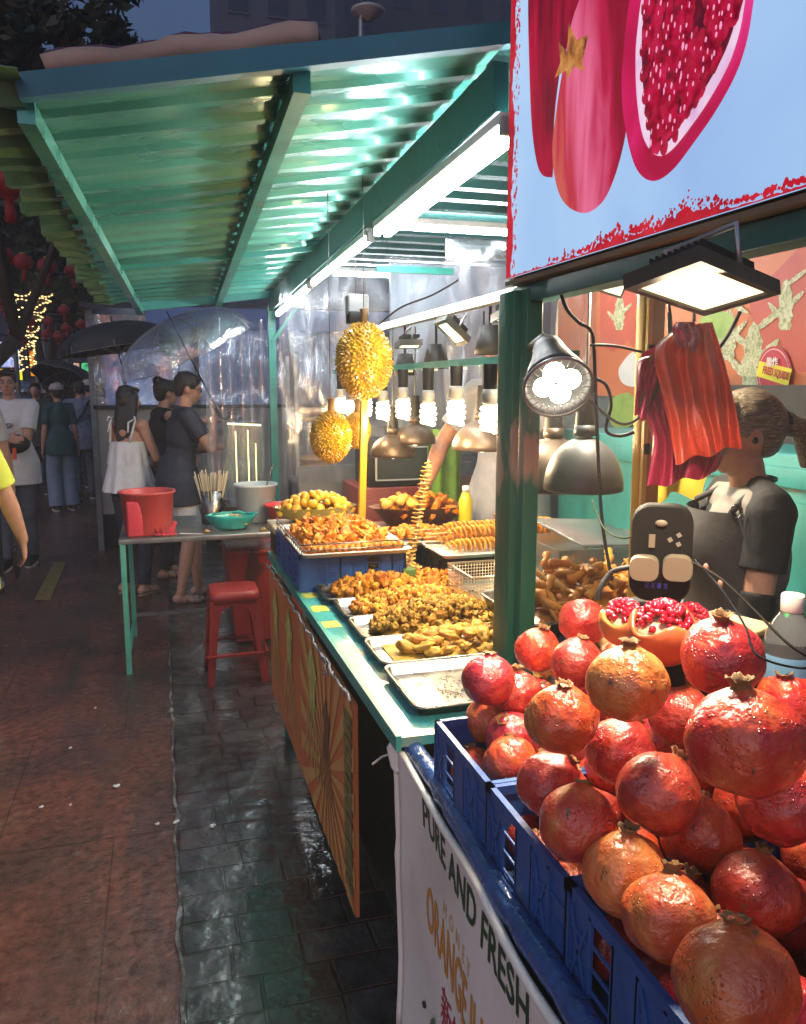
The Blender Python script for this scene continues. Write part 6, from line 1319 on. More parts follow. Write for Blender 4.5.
# ================================================================= STALL INTERIOR
WX = 2.36
BO2 = mat('menu_orange', [(.42, .10, .03), (.5, .15, .05)], rough=.5, scale=2); BR2 = mat('menu_red', [(.36, .05, .03), (.42, .08, .04)], rough=.5, scale=3); 
wl = thing('menu_wall', 'orange printed menu wall with pale green squid pictures behind the woman vendor', 'menu board', (WX, 2.6, 1.5))
g = MB(); g.box((WX+.02, 3.0, 2.0), (.03, 3.2, .92)); g.build('board', BO2, wl)
def onwall(pts, d): 
    return [(WX+.004-d, at(x, y, X=WX).y, at(x, y, X=WX).z) for x, y in pts]
def wflat(name, pts, m, d=.002, sn=0):
    P = [V(p) for p in onwall(pts, d)]
    if sn:
        Q = []; n = len(P)
        for i in range(n):
            p0, p1, p2, p3 = P[i-1], P[i], P[(i+1) % n], P[(i+2) % n]
            for k in range(sn): t = k/sn; Q.append(.5*((2*p1)+(p2-p0)*t+(2*p0-5*p1+4*p2-p3)*t*t+(3*p1-p0-3*p2+p3)*t**3))
        P = Q
    P = [(WX+.004-d, p.y, p.z) for p in P]
    g = MB(); g.add(P, [tuple(range(len(P)))], smooth=False); return g.build(name, m, wl)
MG = mat('menu_squid_green', [(.2, .2, .08), (.38, .4, .22), (.5, .5, .34)], rough=.5, scale=40, dist=1.5, stops=[.35, .5, .62])
ML = mat('menu_leaf', [(.16, .28, .04), (.28, .38, .08)], rough=.5, scale=12)
wflat('red_ground', [(600, 230), (660, 230), (655, 345), (640, 360), (628, 340), (614, 352), (600, 345)], BR2, .002)
wflat('red_ground', [(748, 300), (806, 240), (830, 260), (830, 372), (790, 372), (760, 350)], BR2, .002)
rr = random.Random(3)
def cactus(cx, cy, s, n, nm='squid_picture'):
    def body(x0, y0, x1, y1, w, d):
        pts = []; L = 12
        for k in range(L+1): t = k/L; ww = w*math.sin(PI*min(1, t*1.0+.12))**.4*(1+.18*math.sin(k*2.1+cx)); pts.append((x0+(x1-x0)*t-ww, y0+(y1-y0)*t))
        for k in range(L, -1, -1): t = k/L; ww = w*math.sin(PI*min(1, t+.12))**.4*(1+.18*math.sin(k*2.7+cx)); pts.append((x0+(x1-x0)*t+ww, y0+(y1-y0)*t))
        wflat(nm, pts, MG, d)
    body(cx, cy, cx+2*s, cy-70*s, 9*s, .004)
    for k in range(n): sg = 1 if k % 2 else -1; y = cy-15*s-k*14*s; body(cx+sg*5*s, y, cx+sg*(22+k*3)*s, y-22*s, 4.5*s, .005+.0004*k)
cactus(752, 395, 1.15, 5); cactus(728, 360, .8, 3); cactus(785, 330, .8, 4); cactus(619, 330, .55, 2)
wflat('onion_picture', [(621, 365), (634, 352), (640, 372), (636, 386), (624, 384), (619, 375)], mat('menu_onion', [(.5, .5, .45), (.6, .6, .55)], rough=.5), .006, 4)
wflat('leaf_picture', [(613, 398), (630, 393), (638, 408), (632, 425), (615, 428), (608, 412)], ML, .006, 4)
wflat('leaf_picture', [(637, 305), (645, 298), (650, 325), (645, 345), (640, 352), (637, 330)], ML, .006, 4)
wflat('leaf_picture', [(700, 320), (715, 310), (735, 318), (730, 335), (712, 338)], ML, .006, 4)
wflat('onion_picture', [(612, 448), (626, 440), (634, 462), (620, 484), (610, 470)], mat('menu_onion', []), .006, 4)
# fried squids badge
OVAL = mat('badge_crimson', [(.38, .02, .04)], rough=.4); ring = mat('badge_edge', [(.6, .45, .4)], rough=.4)
def oval(cx, cy, rx, ry, n=24): return [(cx+rx*math.cos(TAU*k/n), cy+ry*math.sin(TAU*k/n)) for k in range(n)]
wflat('badge', oval(776, 374, 17.5, 28), OVAL, .012); wflat('badge_edge', oval(776, 374, 15.5, 25.5), ring, .0135); wflat('badge', oval(776, 374, 14.8, 24.5), OVAL, .015)
wflat('badge_label', [(762, 361), (795, 369), (791, 386), (759, 376)], mat('label_lime', [(.6, .55, .03)], rough=.4), .018)
rotw = Matrix(((0, 0, -1, 0), (-1, 0, 0, 0), (0, 1, 0, 0), (0, 0, 0, 1)))
def walltext(txt, x, y, size, m, nm, tilt=0, sx=1.0, d=.022):
    p = at(x, y, X=WX-.016); return text_mesh(txt, size, Matrix.Translation((WX-.0165-(d-.018), p.y, p.z)) @ rotw @ Matrix.Rotation(tilt, 4, 'Z'), nm, m, wl, sx=sx, bold=.001)
walltext('FRIED SQUIDS', 763, 373, .042, mat('badge_red_ink', [(.35, .02, .02)], rough=.5), 'label_lettering', -.2, sx=.56)
walltext('脆炸', 767, 366, .040, mat('badge_white_ink', [(.7, .6, .55)], rough=.5), 'badge_lettering', 0, sx=.8)
# more walling: lower wall, back sheet, shelf
TEALC = mat('teal_cabinet_paint', [(.02, .19, .19), (.035, .26, .25)], rough=.45, scale=6, spots=((.1, .1, .08), 9, .68), bump=.15)
g = MB(); g.box((WX+.04, 2.9, .77), (.03, 4.2, 1.52)); tag(g.build('lower_wall', mat('grey_green_wall', [(.06, .08, .08), (.10, .12, .11)], rough=.6, scale=3), origin=(WX, 2.9, 0)), 'dark grey green lower wall of the stall below the menu', 'wall')
g = MB(); g.grid(lambda u, v: (.70+1.72*u, 4.93+.05*noise.noise((u*7, v*4, 0))+.02*noise.noise((u*22, v*3, 0)), 1.0+1.38*v), 60, 20)
tag(g.build('plastic_sheet', film('crinkled_sheet', clear=.8, rough=.3, bump=.6, bscale=4, stretch=(1, 1, .3)), origin=(1.5, 4.93, 1.0)), 'large crinkled clear plastic sheet closing the far end of the stall', 'curtain')
g = MB(); g.grid(lambda u, v: (1.45+.9*u, 4.1+.04*noise.noise((u*7, v*4, 9))+.02*noise.noise((u*22, v*6, 0)), 1.35+1.0*v), 40, 16)
tag(g.build('plastic_sheet', film('crinkled_sheet'), origin=(1.9, 4.1, 1.35)), 'crumpled plastic sheet hanging behind the cone lamps', 'curtain')
tag(MB().grid(lambda u, v: (.30+.43*u, 5.83+.05*math.sin(u*19)*(.3+v)+.02*noise.noise((u*9, v*4, 0)), .80+1.25*v), 50, 14).build('clear_curtain', FILM, origin=(.4, 5.75, 2.05)), 'clear plastic curtain hanging left of the corner post', 'curtain')
g = MB(); g.box((1.75, 4.97, .55), (1.9, .03, 1.1)); tag(g.build('back_panel', mat('grey_metal_panel', [(.1, .11, .12), (.16, .17, .18)], rough=.4, metal=.3), origin=(1.6, 4.97, 0)), 'grey metal lower panel at the far end of the stall', 'panel')
g = MB(); g.box((1.9, 4.99, 1.75), (1.0, .02, 1.2)); tag(g.build('silver_panel', mat('silver_panel', [(.25, .27, .28), (.35, .37, .38)], rough=.35, metal=.7, scale=2), origin=(1.9, 4.99, 1.15)), 'dull silver upper panel behind the plastic sheet', 'panel')
rc = thing('red_cabinet', 'dark red cabinet under the microwave behind the counter', 'cabinet', (1.55, 4.5, 0))
g = MB(); g.box((1.5, 4.5, .52), (.95, .45, 1.04), bev=.01); g.build('carcass', mat('maroon_paint', [(.10, .012, .015), (.14, .02, .02)], rough=.4), rc)
for k in range(2): g = MB(); g.box((1.27+k*.46, 4.268, .5), (.43, .012, .94), bev=.004); g.build('door', mat('maroon_paint', []), rc)
mw = thing('microwave', 'dark microwave with a pale framed window on the red cabinet', 'microwave', (1.3, 4.45, 1.04))
g = MB(); g.box((1.33, 4.45, 1.17), (.50, .34, .26), bev=.01); g.build('case', BLACK, mw)
g = MB(); x0, x1, z0, z1, y = 1.12, 1.42, 1.08, 1.26, 4.277
for a_, b_ in (((x0, y, z0), (x1, y, z0)), ((x1, y, z0), (x1, y, z1)), ((x1, y, z1), (x0, y, z1)), ((x0, y, z1), (x0, y, z0))): g.bar(a_, b_, .01, .008)
g.build('window_frame', mat('grey_frame', [(.3, .33, .34)], rough=.4), mw); g = MB(); g.box(((x0+x1)/2, 4.277, (z0+z1)/2), (x1-x0, .006, z1-z0)); g.build('window', mat('smoked_glass', [(.03, .04, .04)], rough=.1), mw)
g = MB(); g.grid(lambda u, v: (at(428+34*u, 450, Y=4.2).x, 4.2+.02*math.sin(u*14), 1.36-.62*v), 20, 8); tag(g.build('green_cloth', cloth('lime_green_cloth', [(.09, .2, .02), (.14, .28, .035)]), origin=(1.3, 4.2, 1.36)), 'lime green cloth hanging between the bulbs and the server', 'cloth')
# things behind the corner post: steel shelf with stacked bread
sh_ = thing('steel_shelf', 'steel shelf behind the corner post', 'shelf', (1.2, 5.5, 0))
for z in (.55, .95, 1.32): g = MB(); g.box((1.22, 5.55, z), (.75, .4, .02)); g.build('shelf_board', STEEL_D, sh_)
for x, y in ((.86, 5.37), (1.58, 5.37), (.86, 5.73), (1.58, 5.73)): g = MB(); g.box((x, y, .9), (.025, .025, 1.8)); g.build('upright', STEEL_D, sh_)
BRD = mat('bread_crust', [(.3, .16, .07), (.45, .28, .13)], rough=.6, scale=14)
for i, (x, y, z) in enumerate(((1.0, 5.5, 1.0), (1.01, 5.5, 1.05), (.99, 5.5, 1.10), (1.28, 5.5, 1.37), (1.29, 5.5, 1.42), (1.02, 5.5, 1.37), (1.0, 5.5, 1.42))):
    g = MB(); g.ell((x, y, z), (.12, .10, .028)); tag(g.build('flat_bread', BRD, origin=(x, y, z)), ['lowest flat bread of the middle shelf stack', 'middle flat bread of the middle shelf stack', 'top flat bread of the middle shelf stack', 'lower flat bread at the right of the top shelf', 'upper flat bread at the right of the top shelf', 'lower flat bread at the left of the top shelf', 'upper flat bread at the left of the top shelf'][i], 'bread', 'flat breads on the steel shelf')
gb = thing('glass_case', 'clear display case with a strip of yellow lights behind the steel table', 'display case', at(252, 520, Y=5.7))
x0, x1 = at(229, 470, Y=5.65).x, at(262, 470, Y=5.65).x; z0, z1 = .77, 1.34
g = MB(); g.box(((x0+x1)/2, 5.80, (z0+z1)/2), (x1-x0, .3, z1-z0)); g.build('case', film('case_film', clear=.55, bump=.2), gb)
for k, xx in enumerate((.25, .62, .85)): g = MB(); g.box((x0+(x1-x0)*xx, 5.7, (z0+z1)/2+.05*(k % 2)), (.008, .006, (z1-z0)*(.8-.15*k))); g.build('light_strip', glow('yellow_strip', (1, .8, .25), 2.2), gb)
g = MB(); g.bar((x0, 5.64, z1), (x1, 5.64, z1-.015), .012, .008); g.build('top_strip', glow('yellow_strip', (1, .8, .25), 2.2), gb)
g = MB(); g.box(((x0+x1)/2, 5.8, .385), (x1-x0+.05, .36, .765)); tag(g.build('case_stand', mat('dark_wood', [(.05, .03, .02)]), origin=((x0+x1)/2, 5.8, 0)), 'dark stand under the clear display case', 'stand')
rb = thing('red_bin', 'large red storage bin on the ground under the steel table end', 'bin', (.52, 6.0, 0))
g = MB(); M = Matrix.Translation((.55, 5.15, 0)); g.add([(-.16, -.22, .02), (.24, -.22, .02), (.24, .3, .02), (-.16, .3, .02), (-.20, -.25, .58), (.28, -.25, .58), (.28, .34, .58), (-.20, .34, .58)], [(0, 3, 2, 1), (0, 1, 5, 4), (1, 2, 6, 5), (2, 3, 7, 6), (3, 0, 4, 7)], M, 0, False); g.build('tub', REDP, rb, solid=.004)
g = MB(); g.box((.59, 5.19, .59), (.50, .62, .03), bev=.01); g.build('lid', REDP, rb)
# yellow post, red bags, power strip, cabinet
yp = thing('yellow_post', 'yellow painted wooden post with a pale metal strip beside the red bags', 'post', atw(648, 600, 1.95)); p = atw(648, 450, 1.95)
g = MB(); g.bar((p.x+.012, p.y, .0), (p.x-.012, p.y, 2.0), .058, .03, bev=.003); g.build('plank', YELW, yp)
g = MB(); g.bar((p.x-.022, p.y-.025, .6), (p.x-.03, p.y-.025, 1.95), .012, .01); g.build('strip', mat('pale_yellow_strip', [(.6, .42, .1)], rough=.4), yp)
for z in (1.68, 1.45, 1.22): g = MB(); g.box((p.x-.025, p.y-.032, z), (.012, .008, .025)); g.build('clip', BLACK, yp)
g = MB(); g.bar((atw(365, 500, 3.55).x, 3.5, .85), (atw(367, 400, 3.55).x, 3.5, 1.80), .03, .03, bev=.002); tag(g.build('yellow_pole', mat('bright_yellow_pole', [(.42, .24, .01), (.5, .31, .02)], rough=.4), origin=(.88, 3.5, .85)), 'thin bright yellow pole standing among the fried food trays', 'pole')
def bag(label, Lc, Rc, w, m, seed, folds=3.5, dep=.022, thick=.03):
    """bundle of thin plastic bags: left and right outline (photo traced), pleated depth"""
    t = thing('plastic_bag_bundle', label, 'plastic bags', atw((Lc[0][0]+Rc[0][0])/2, Lc[0][1], w), group='red plastic bags hanging beside the woman'); 
    def cv(C, v):
        n = len(C)-1; f_ = v*n; i = min(n-1, int(f_)); q = f_-i; p0, p1, p2, p3 = C[max(i-1, 0)], C[i], C[i+1], C[min(i+2, n)]
        return [.5*((2*p1[k])+(p2[k]-p0[k])*q+(2*p0[k]-5*p1[k]+4*p2[k]-p3[k])*q*q+(3*p1[k]-p0[k]-3*p2[k]+p3[k])*q**3) for k in (0, 1)]
    for ly in range(3):
        def fn(u, v):
            l, r = cv(Lc, v), cv(Rc, v); x = l[0]+(r[0]-l[0])*u; y = l[1]+(r[1]-l[1])*u+(2.5*math.sin(u*TAU*folds*.6+seed)*v)
            ph_ = u*TAU*folds+seed+2.2*noise.noise((v*2.2, seed, u*3)); d = dep*math.sin(ph_)*(.25+.75*v**.6)*(.6+.6*noise.noise((u*5, seed, v*2)))+.016*noise.noise((u*3, v*3, seed))
            return atw(x, y, w+d+ly*thick*.35)
        g = MB(); g.grid(fn, 90, 30); g.build('bag_film', m, t)
    return t
BAGO = mat('orange_red_bag', [(.55, .05, .025), (.66, .09, .04)], rough=.32, scale=5, spec=.6, bump=.7, bscale=30, stretch=(3, 3, .4), bdist=.01)
BAGC = mat('crimson_bag', [(.38, .015, .06), (.48, .03, .09)], rough=.32, scale=5, bump=.7, bscale=30, stretch=(3, 3, .4), bdist=.01)
bag('crimson plastic bag bundle hanging behind the orange red ones', [(660, 345), (640, 358), (638, 400), (652, 440), (647, 488)], [(700, 342), (716, 380), (722, 420), (726, 450), (716, 474)], 1.60, BAGC, 4)
bag('orange red plastic bag bundle hanging in front, beside the woman', [(682, 326), (655, 348), (662, 395), (670, 430), (676, 463)], [(712, 322), (722, 352), (732, 390), (738, 420), (742, 446)], 1.54, BAGO, 1)
bag('small knotted crimson bag at the top of the hanging bundle', [(676, 322), (672, 330), (678, 345)], [(694, 322), (700, 332), (696, 350)], 1.50, BAGC, 7, folds=2)
bag('crimson bag corner sticking out at the left of the bundle', [(650, 356), (637, 362), (636, 390), (634, 416)], [(664, 352), (660, 370), (652, 395), (646, 420)], 1.565, BAGC, 9, folds=2)
hk = atw(694, 322, 1.54); tag(MB().tube([hk, hk+V((0, 0, .05)), hk+V((.01, .03, .10)), hk+V((.0, .06, .12))], .003, 6).build('hook_wire', STEEL_D, origin=hk), 'wire hook the red bags hang from', 'hook')
pw = thing('power_strip', 'black rounded multi socket block with two beige plugs leaning by the yellow post', 'power strip', atw(661, 600, 1.42))
c0 = atw(661, 552, 1.42); d = (EYE-c0); d.z = 0; d.normalize(); xr = V((0, 0, 1)).cross(d).normalized()*1; up = V((0, 0, 1)); MP = Matrix((xr, up, d)).transposed().to_4x4(); MP.translation = c0
def rbox(g, c, sz, r, m_=MP, n=6):
    pts = []
    for qx, qy, a0 in ((1, 1, 0), (-1, 1, 90), (-1, -1, 180), (1, -1, 270)):
        for k in range(n+1): a = rad(a0+90*k/n); pts.append((c[0]+qx*(sz[0]/2-r)+r*math.cos(a), c[1]+qy*(sz[1]/2-r)+r*math.sin(a), c[2]))
    N_ = len(pts); e = .003
    vs = [(x, y, z+c[2]*0-sz[2]) for x, y, z in pts]+[(x, y, z-e) for x, y, z in pts]+[(c[0]+(x-c[0])*.97, c[1]+(y-c[1])*.97, z) for x, y, z in pts]
    g.add(vs, [(k*N_+i, k*N_+(i+1) % N_, (k+1)*N_+(i+1) % N_, (k+1)*N_+i) for k in range(2) for i in range(N_)]+[[2*N_+i for i in range(N_)]]+[list(range(N_))[::-1]], m_, 0, False)
PX = 1.42/806
g = MB(); rbox(g, (0, 0, .02), (58*PX, 97*PX, .035), 18*PX); g.build('housing', mat('matte_black_plastic', [(.008, .0075, .007), (.012, .011, .010)], rough=.6, bump=.05, spec=.15), pw)
BEI = mat('beige_plug', [(.15, .125, .085), (.19, .16, .11)], rough=.5)
for x, y in ((-15, -13), (16, -11)): g = MB(); rbox(g, (x*PX, y*PX, .048), (28*PX, 24*PX, .03), 9*PX); g.build('plug', BEI, pw)
g = MB(); g.ell((-1*PX, 31*PX, .022), (6*PX, 3.6*PX, .004), mat=MP); g.build('switch', BEI, pw)
g = MB(); g.box((-9*PX, 13*PX, .021), (6*PX, 13*PX, .006), mat=MP); g.build('socket_cover', BEI, pw)
for x, y in ((16, 20), (16, 11), (8, 15)): g = MB(); g.box((x*PX, y*PX, .0205), (4*PX, 4*PX, .003), rot=(0, 0, .6), mat=MP); g.build('socket_hole', mat('socket_grey', [(.2, .18, .15)]), pw)
for k in range(4): g = MB(); g.box(((-12+k*6)*PX, -32*PX, .0205), (3.4*PX, 5*PX, .003), mat=MP); g.build('usb_port', mat('usb_blue', [(.02, .03, .3)]), pw)
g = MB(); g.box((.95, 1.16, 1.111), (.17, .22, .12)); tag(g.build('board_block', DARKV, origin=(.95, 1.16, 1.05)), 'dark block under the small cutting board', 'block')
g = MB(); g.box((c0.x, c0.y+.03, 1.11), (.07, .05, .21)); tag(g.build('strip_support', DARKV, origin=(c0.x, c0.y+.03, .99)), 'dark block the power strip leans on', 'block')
g = MB(); g.box((1.08, 1.16, .92), (.34, .66, .26), bev=.005); tag(g.build('side_cabinet', mat('dark_side', [(.03, .04, .04), (.05, .06, .06)], rough=.5), origin=(1.22, 1.3, .80)), 'dark box behind the pomegranates carrying the bottle and board', 'box')
tcb = thing('teal_cabinet', 'teal painted cabinet behind the woman vendor', 'cabinet', (1.9, 2.2, 0))
g = MB(); g.box((2.05, 2.45, .70), (.55, 1.9, 1.40), bev=.008); g.build('carcass', TEALC, tcb)
g = MB(); g.box((1.768, 2.2, 1.33), (.02, 1.36, .06), bev=.004); g.build('rail', TEALC, tcb)
for y in (1.85, 2.5): g = MB(); g.box((1.77, y, .9), (.014, .58, .72), bev=.004); g.build('door', TEALC, tcb)
g = MB(); g.box((2.2, 2.3, 1.50), (.28, 1.5, .20)); tag(g.build('dark_shelf', mat('black_board', [(.01, .011, .012)], rough=.6), origin=(2.2, 2.3, 1.40)), 'dark board shelf under the menu wall behind her head', 'shelf')
yc = thing('yellow_basket', 'yellow plastic basket on the teal cabinet at the right edge', 'basket', (1.95, 1.72, 1.40)); 
crate('yellow_crate', 1.82, 2.12, 1.62, 1.95, 1.402, 1.47, mat('yellow_plastic', [(.55, .5, .02), (.65, .6, .05)], rough=.4), 'shallow yellow slotted crate on the teal cabinet behind her shoulder', None)
bpy.data.objects.remove(yc)
g = MB(); g.grid(lambda u, v: (atw(657+72*u+4*math.sin(v*5), 0, 2.15).x, atw(657+72*u, 0, 2.15).y+.02*math.sin(u*11), 1.6-(.13+.20*v+.02*math.sin(u*7))*1.0), 20, 12); tag(g.build('yellow_cloth', cloth('yellow_bag_cloth', [(.5, .36, .02), (.62, .47, .05)]), origin=atw(690, 450, 2.15)), 'yellow cloth showing under the red bags', 'cloth')
# bottle, board
bt = thing('water_bottle', 'clear plastic bottle with a white cap and pale blue label at the right edge', 'bottle', atw(786, 690, 1.3)); cb_ = atw(786, 690, 1.3); cb_.z = 1.052
M = Matrix.Translation(cb_) @ Matrix.Diagonal((1.0, 1.0, 1.4, 1)); BG_ = mat('bottle_plastic', [(.75, .82, .88)], rough=.06, trans=.92, ior=1.2)
g = MB(); g.lathe([(.001, 0), (.036, .0), (.040, .008), (.039, .03), (.040, .06), (.038, .062), (.0385, .10), (.036, .112), (.026, .128), (.016, .138), (.0145, .142)], M, 32); g.build('bottle_body', BG_, bt)
g = MB(); g.lathe([(.0403, .022), (.0408, .024), (.0408, .088), (.0403, .09)], M, 32, caps=False); g.build('label_wrap', mat('pale_blue_label', [(.10, .28, .45), (.2, .4, .58)], rough=.35, scale=14), bt)
g = MB(); g.lathe([(.0165, .138), (.0175, .139), (.0175, .156), (.0165, .158), (.001, .158)], M, 24); g.build('cap', WHITEP, bt)
gbx = thing('green_bottle', 'green capped bottle partly hidden behind the clear bottle', 'bottle', atw(812, 640, 1.42)); M = Matrix.Translation((atw(814, 640, 1.42).x, atw(814, 640, 1.42).y, 1.052))
g = MB(); g.lathe([(.001, 0), (.034, 0), (.035, .09), (.018, .12), (.012, .145)], M, 24); g.build('bottle_body', mat('green_plastic', [(.03, .25, .05)], rough=.2, coat=.4), gbx); g = MB(); g.lathe([(.013, .144), (.013, .16), (.001, .161)], M, 16); g.build('cap', mat('green_cap', [(.05, .4, .08)]), gbx)
g = MB(); pb = atw(716, 628, 1.40); g.box((pb.x, pb.y, 1.178), (.20, .12, .014), rot=(0, 0, .4), bev=.003); tag(g.build('cutting_board', WOOD, origin=(pb.x, pb.y, 1.06)), 'small wooden cutting board behind the cut pomegranates', 'board')
# ================================================================= HANGING DURIANS
def durian(c, rx, rz_, label, seed, hang):
    c = V(c); t = thing('durian_decoration', label, 'durian', c, group='yellow durian decorations'); rr = random.Random(seed)
    DM = mat('durian_yellow', [(.24, .12, .004), (.38, .22, .006), (.46, .3, .012)], rough=.38, scale=9, coat=.3, sss=.05)
    g = MB(); n = 900; GA = PI*(3-5**.5)
    g.ell(c, (rx, rx, rz_), seg=40, n=26)
    for i in range(n):
        z = 1-2*(i+.5)/n; r = math.sqrt(1-z*z); a = GA*i; d = V((r*math.cos(a), r*math.sin(a), z)); p = c+V((d.x*rx, d.y*rx, d.z*rz_))*(.97); nn = V((d.x/rx, d.y/rx, d.z/rz_)).normalized(); p = p+V((rr.uniform(-1, 1), rr.uniform(-1, 1), rr.uniform(-1, 1)))*rx*.035
        Mx, _ = frame_of(p, p+nn+V((rr.gauss(0, .12), rr.gauss(0, .12), -.12))); h = rx*.125*rr.uniform(.8, 1.2); b_ = rx*.085*rr.uniform(.85, 1.1)
        g.add([(b_*math.cos(q), b_*math.sin(q), 0) for q in [TAU*k/6 for k in range(6)]]+[(0, 0, h)], [(k, (k+1) % 6, 6) for k in range(6)], Mx, smooth=False)
    g.build('spiny_shell', DM, t)
    g = MB(); top = c+V((0, 0, rz_)); g.tube([top-V((0, 0, .01)), top+V((.003, 0, .03)), top+V((0, 0, .055))], [.016, .012, .017], 10); g.build('stem', mat('durian_stem', [(.12, .06, .02), (.2, .12, .04)], rough=.7), t)
    g = MB(); g.tube([top+V((0, 0, .05)), V((top.x, top.y, hang))], .0018, 5); g.build('string', CABLE, t)
pd = atw(364, 361, 3.15); durian(pd, .105, .145, 'larger upper yellow durian decoration hanging by the green rail', 1, 2.4)
durian(atw(331, 437, 3.35), .082, .105, 'smaller lower yellow durian decoration hanging left of the bulbs', 2, 2.4)
durian(atw(357, 430, 3.75), .06, .085, 'partly hidden yellow durian decoration behind the yellow pole', 3, 2.4)
g = MB(); hb = atw(364, 285, 3.15); g.bar((.83, hb.y, 2.05), (1.15, hb.y, 2.05), .02, .025); tag(g.build('hanging_bar', TEAL, origin=(.9, hb.y, 2.07)), 'short teal bar the durians hang from', 'bar')
sp_ = thing('small_speaker', 'small grey and black box hanging above the big durian', 'speaker', atw(357, 312, 3.3)); g = MB(); g.box(atw(357, 306, 3.3), (.09, .06, .09), bev=.01); g.build('case', mat('grey_holder', []), sp_); g = MB(); g.box(atw(357, 318, 3.3), (.085, .06, .05), bev=.01); g.build('base', BLACK, sp_)
# ================================================================= STEEL TABLE, STOOL
tb = thing('steel_table', 'steel topped table on green legs beside the food counter', 'table', (.15, 4.9, 0)); TZ = .766
g = MB(); g.box((.175, 4.95, TZ-.014), (.86, .76, .028), bev=.004); g.build('table_top', STEEL_D, tb)
LG = mat('mint_leg_paint', [(.06, .3, .22), (.1, .4, .3)], rough=.45, scale=8, spots=((.2, .13, .08), 12, .66))
for x, y in ((-.235, 4.585), (-.225, 5.3), (.59, 4.60), (.59, 5.3)): g = MB(); g.box((x, y, .37), (.028, .028, .74)); g.build('leg', LG, tb)
g = MB(); g.bar((-.235, 4.6, .10), (-.225, 5.3, .10), .02, .02); g.build('foot_rail', LG, tb)
g = MB(); g.bar((-.225, 5.3, .14), (.59, 5.3, .14), .02, .02); g.build('rear_rail', STEEL_D, tb)
def onT(x, y=None, Y=4.85): p = at(x, 500, Y=Y); return V((p.x, p.y, TZ+.001))
bk = thing('red_bucket', 'red plastic bucket with its handle side toward the street, left on the steel table', 'bucket', onT(147, Y=4.76)); M = world_m(bk)
g = MB(); g.lathe([(.001, 0), (.128, 0), (.13, .01), (.147, .225), (.158, .232), (.158, .242), (.148, .242), (.142, .235), (.124, .012), (.001, .01)], M, 40); g.build('bucket_wall', mat('bucket_red', [(.38, .045, .045), (.46, .065, .055)], rough=.35), bk)
jg = thing('pink_jug', 'crimson translucent jug with a square handle in front of the red bucket', 'jug', onT(134, Y=4.66)); M = world_m(jg)
g = MB(); g.box((0, 0, .10), (.085, .075, .20), bev=.012, mat=M); g.build('jug_body', PINKP, jg); g = MB(); g.tube([M @ V(p) for p in ((.04, -.01, .19), (.085, -.01, .185), (.09, -.01, .04), (.045, -.01, .03))], .010, 8); g.build('handle', PINKP, jg)
cl = thing('red_clamp', 'small crimson plastic rack lying by the bucket', 'rack', onT(166, Y=4.62)); M = world_m(cl)
for k in range(4): g = MB(); g.box((-.05+k*.028, 0, .025), (.007, .02, .05), rot=(0, .25*(k-1.5), 0), mat=M); g.build('prong', PINKP, cl)
g = MB(); g.box((-.01, 0, .012), (.12, .022, .008), mat=M); g.box((.03, 0, .05), (.02, .02, .07), rot=(0, .5, 0), mat=M); g.build('bar', PINKP, cl)
cn = thing('steel_can', 'steel canister holding bamboo skewers on the steel table', 'canister', onT(212, Y=5.0)); M = world_m(cn)
g = MB(); g.lathe([(.001, 0), (.066, 0), (.068, .004), (.068, .2), (.065, .2), (.063, .01), (.001, .01)], M, 32); g.build('can', STEEL, cn)
SK = mat('bamboo', [(.5, .42, .28), (.6, .52, .36)], rough=.6); rr = random.Random(4)
for k in range(46):
    a = rr.random()*TAU; q = rr.random()**.5; t = thing('bamboo_skewer', 'bamboo skewer standing in the steel canister', 'skewer', M @ V((.04*q*math.cos(a), .04*q*math.sin(a), .014)), group='bamboo skewers in the canister')
    g = MB(); g.cyl(M @ V((.035*q*math.cos(a), .035*q*math.sin(a), .014)), M @ V((.115*q*math.cos(a), .115*q*math.sin(a), rr.uniform(.29, .325))), .0033, .0033, 5); COL.objects.unlink(t); bpy.data.objects.remove(t)
    tag(g.build('bamboo_skewer', SK, origin=M @ V((0, 0, .014))), 'pale bamboo skewer standing in the steel canister on the table', 'skewer', 'bamboo skewers in the canister')
wbk = thing('white_bucket', 'milky white plastic bucket with a ladle on the steel table', 'bucket', onT(256, Y=5.0)); M = world_m(wbk)
g = MB(); g.lathe([(.001, 0), (.105, 0), (.11, .01), (.128, .215), (.136, .22), (.136, .232), (.128, .232), (.124, .225), (.105, .012), (.001, .01)], M, 40); g.build('bucket_wall', mat('milky_bucket', [(.45, .52, .55), (.52, .58, .6)], rough=.3, trans=.25), wbk)
tag((lambda g: g.build('ladle', STEEL, origin=M @ V((.03, 0, .1))))(MB().cyl(M @ V((.02, .0, .08)), M @ V((.115, .03, .345)), .006, .006, 8).ell(M @ V((.02, 0, .07)), (.035, .035, .02))), 'steel ladle leaning in the milky bucket', 'ladle')
pb_ = thing('pink_basin', 'pink red plastic basin at the right end of the steel table', 'basin', onT(281, Y=4.80)); M = world_m(pb_)
g = MB(); g.lathe([(.001, 0), (.06, 0), (.085, .11), (.105, .12), (.105, .13), (.09, .13), (.078, .115), (.056, .008), (.001, .008)], M, 36); g.build('basin_wall', mat('basin_red', [(.6, .04, .05)], rough=.3), pb_)
tg = thing('teal_bag', 'turquoise plastic bag opened like a bowl around food scraps', 'bag', onT(231, Y=4.74)); M = world_m(tg)
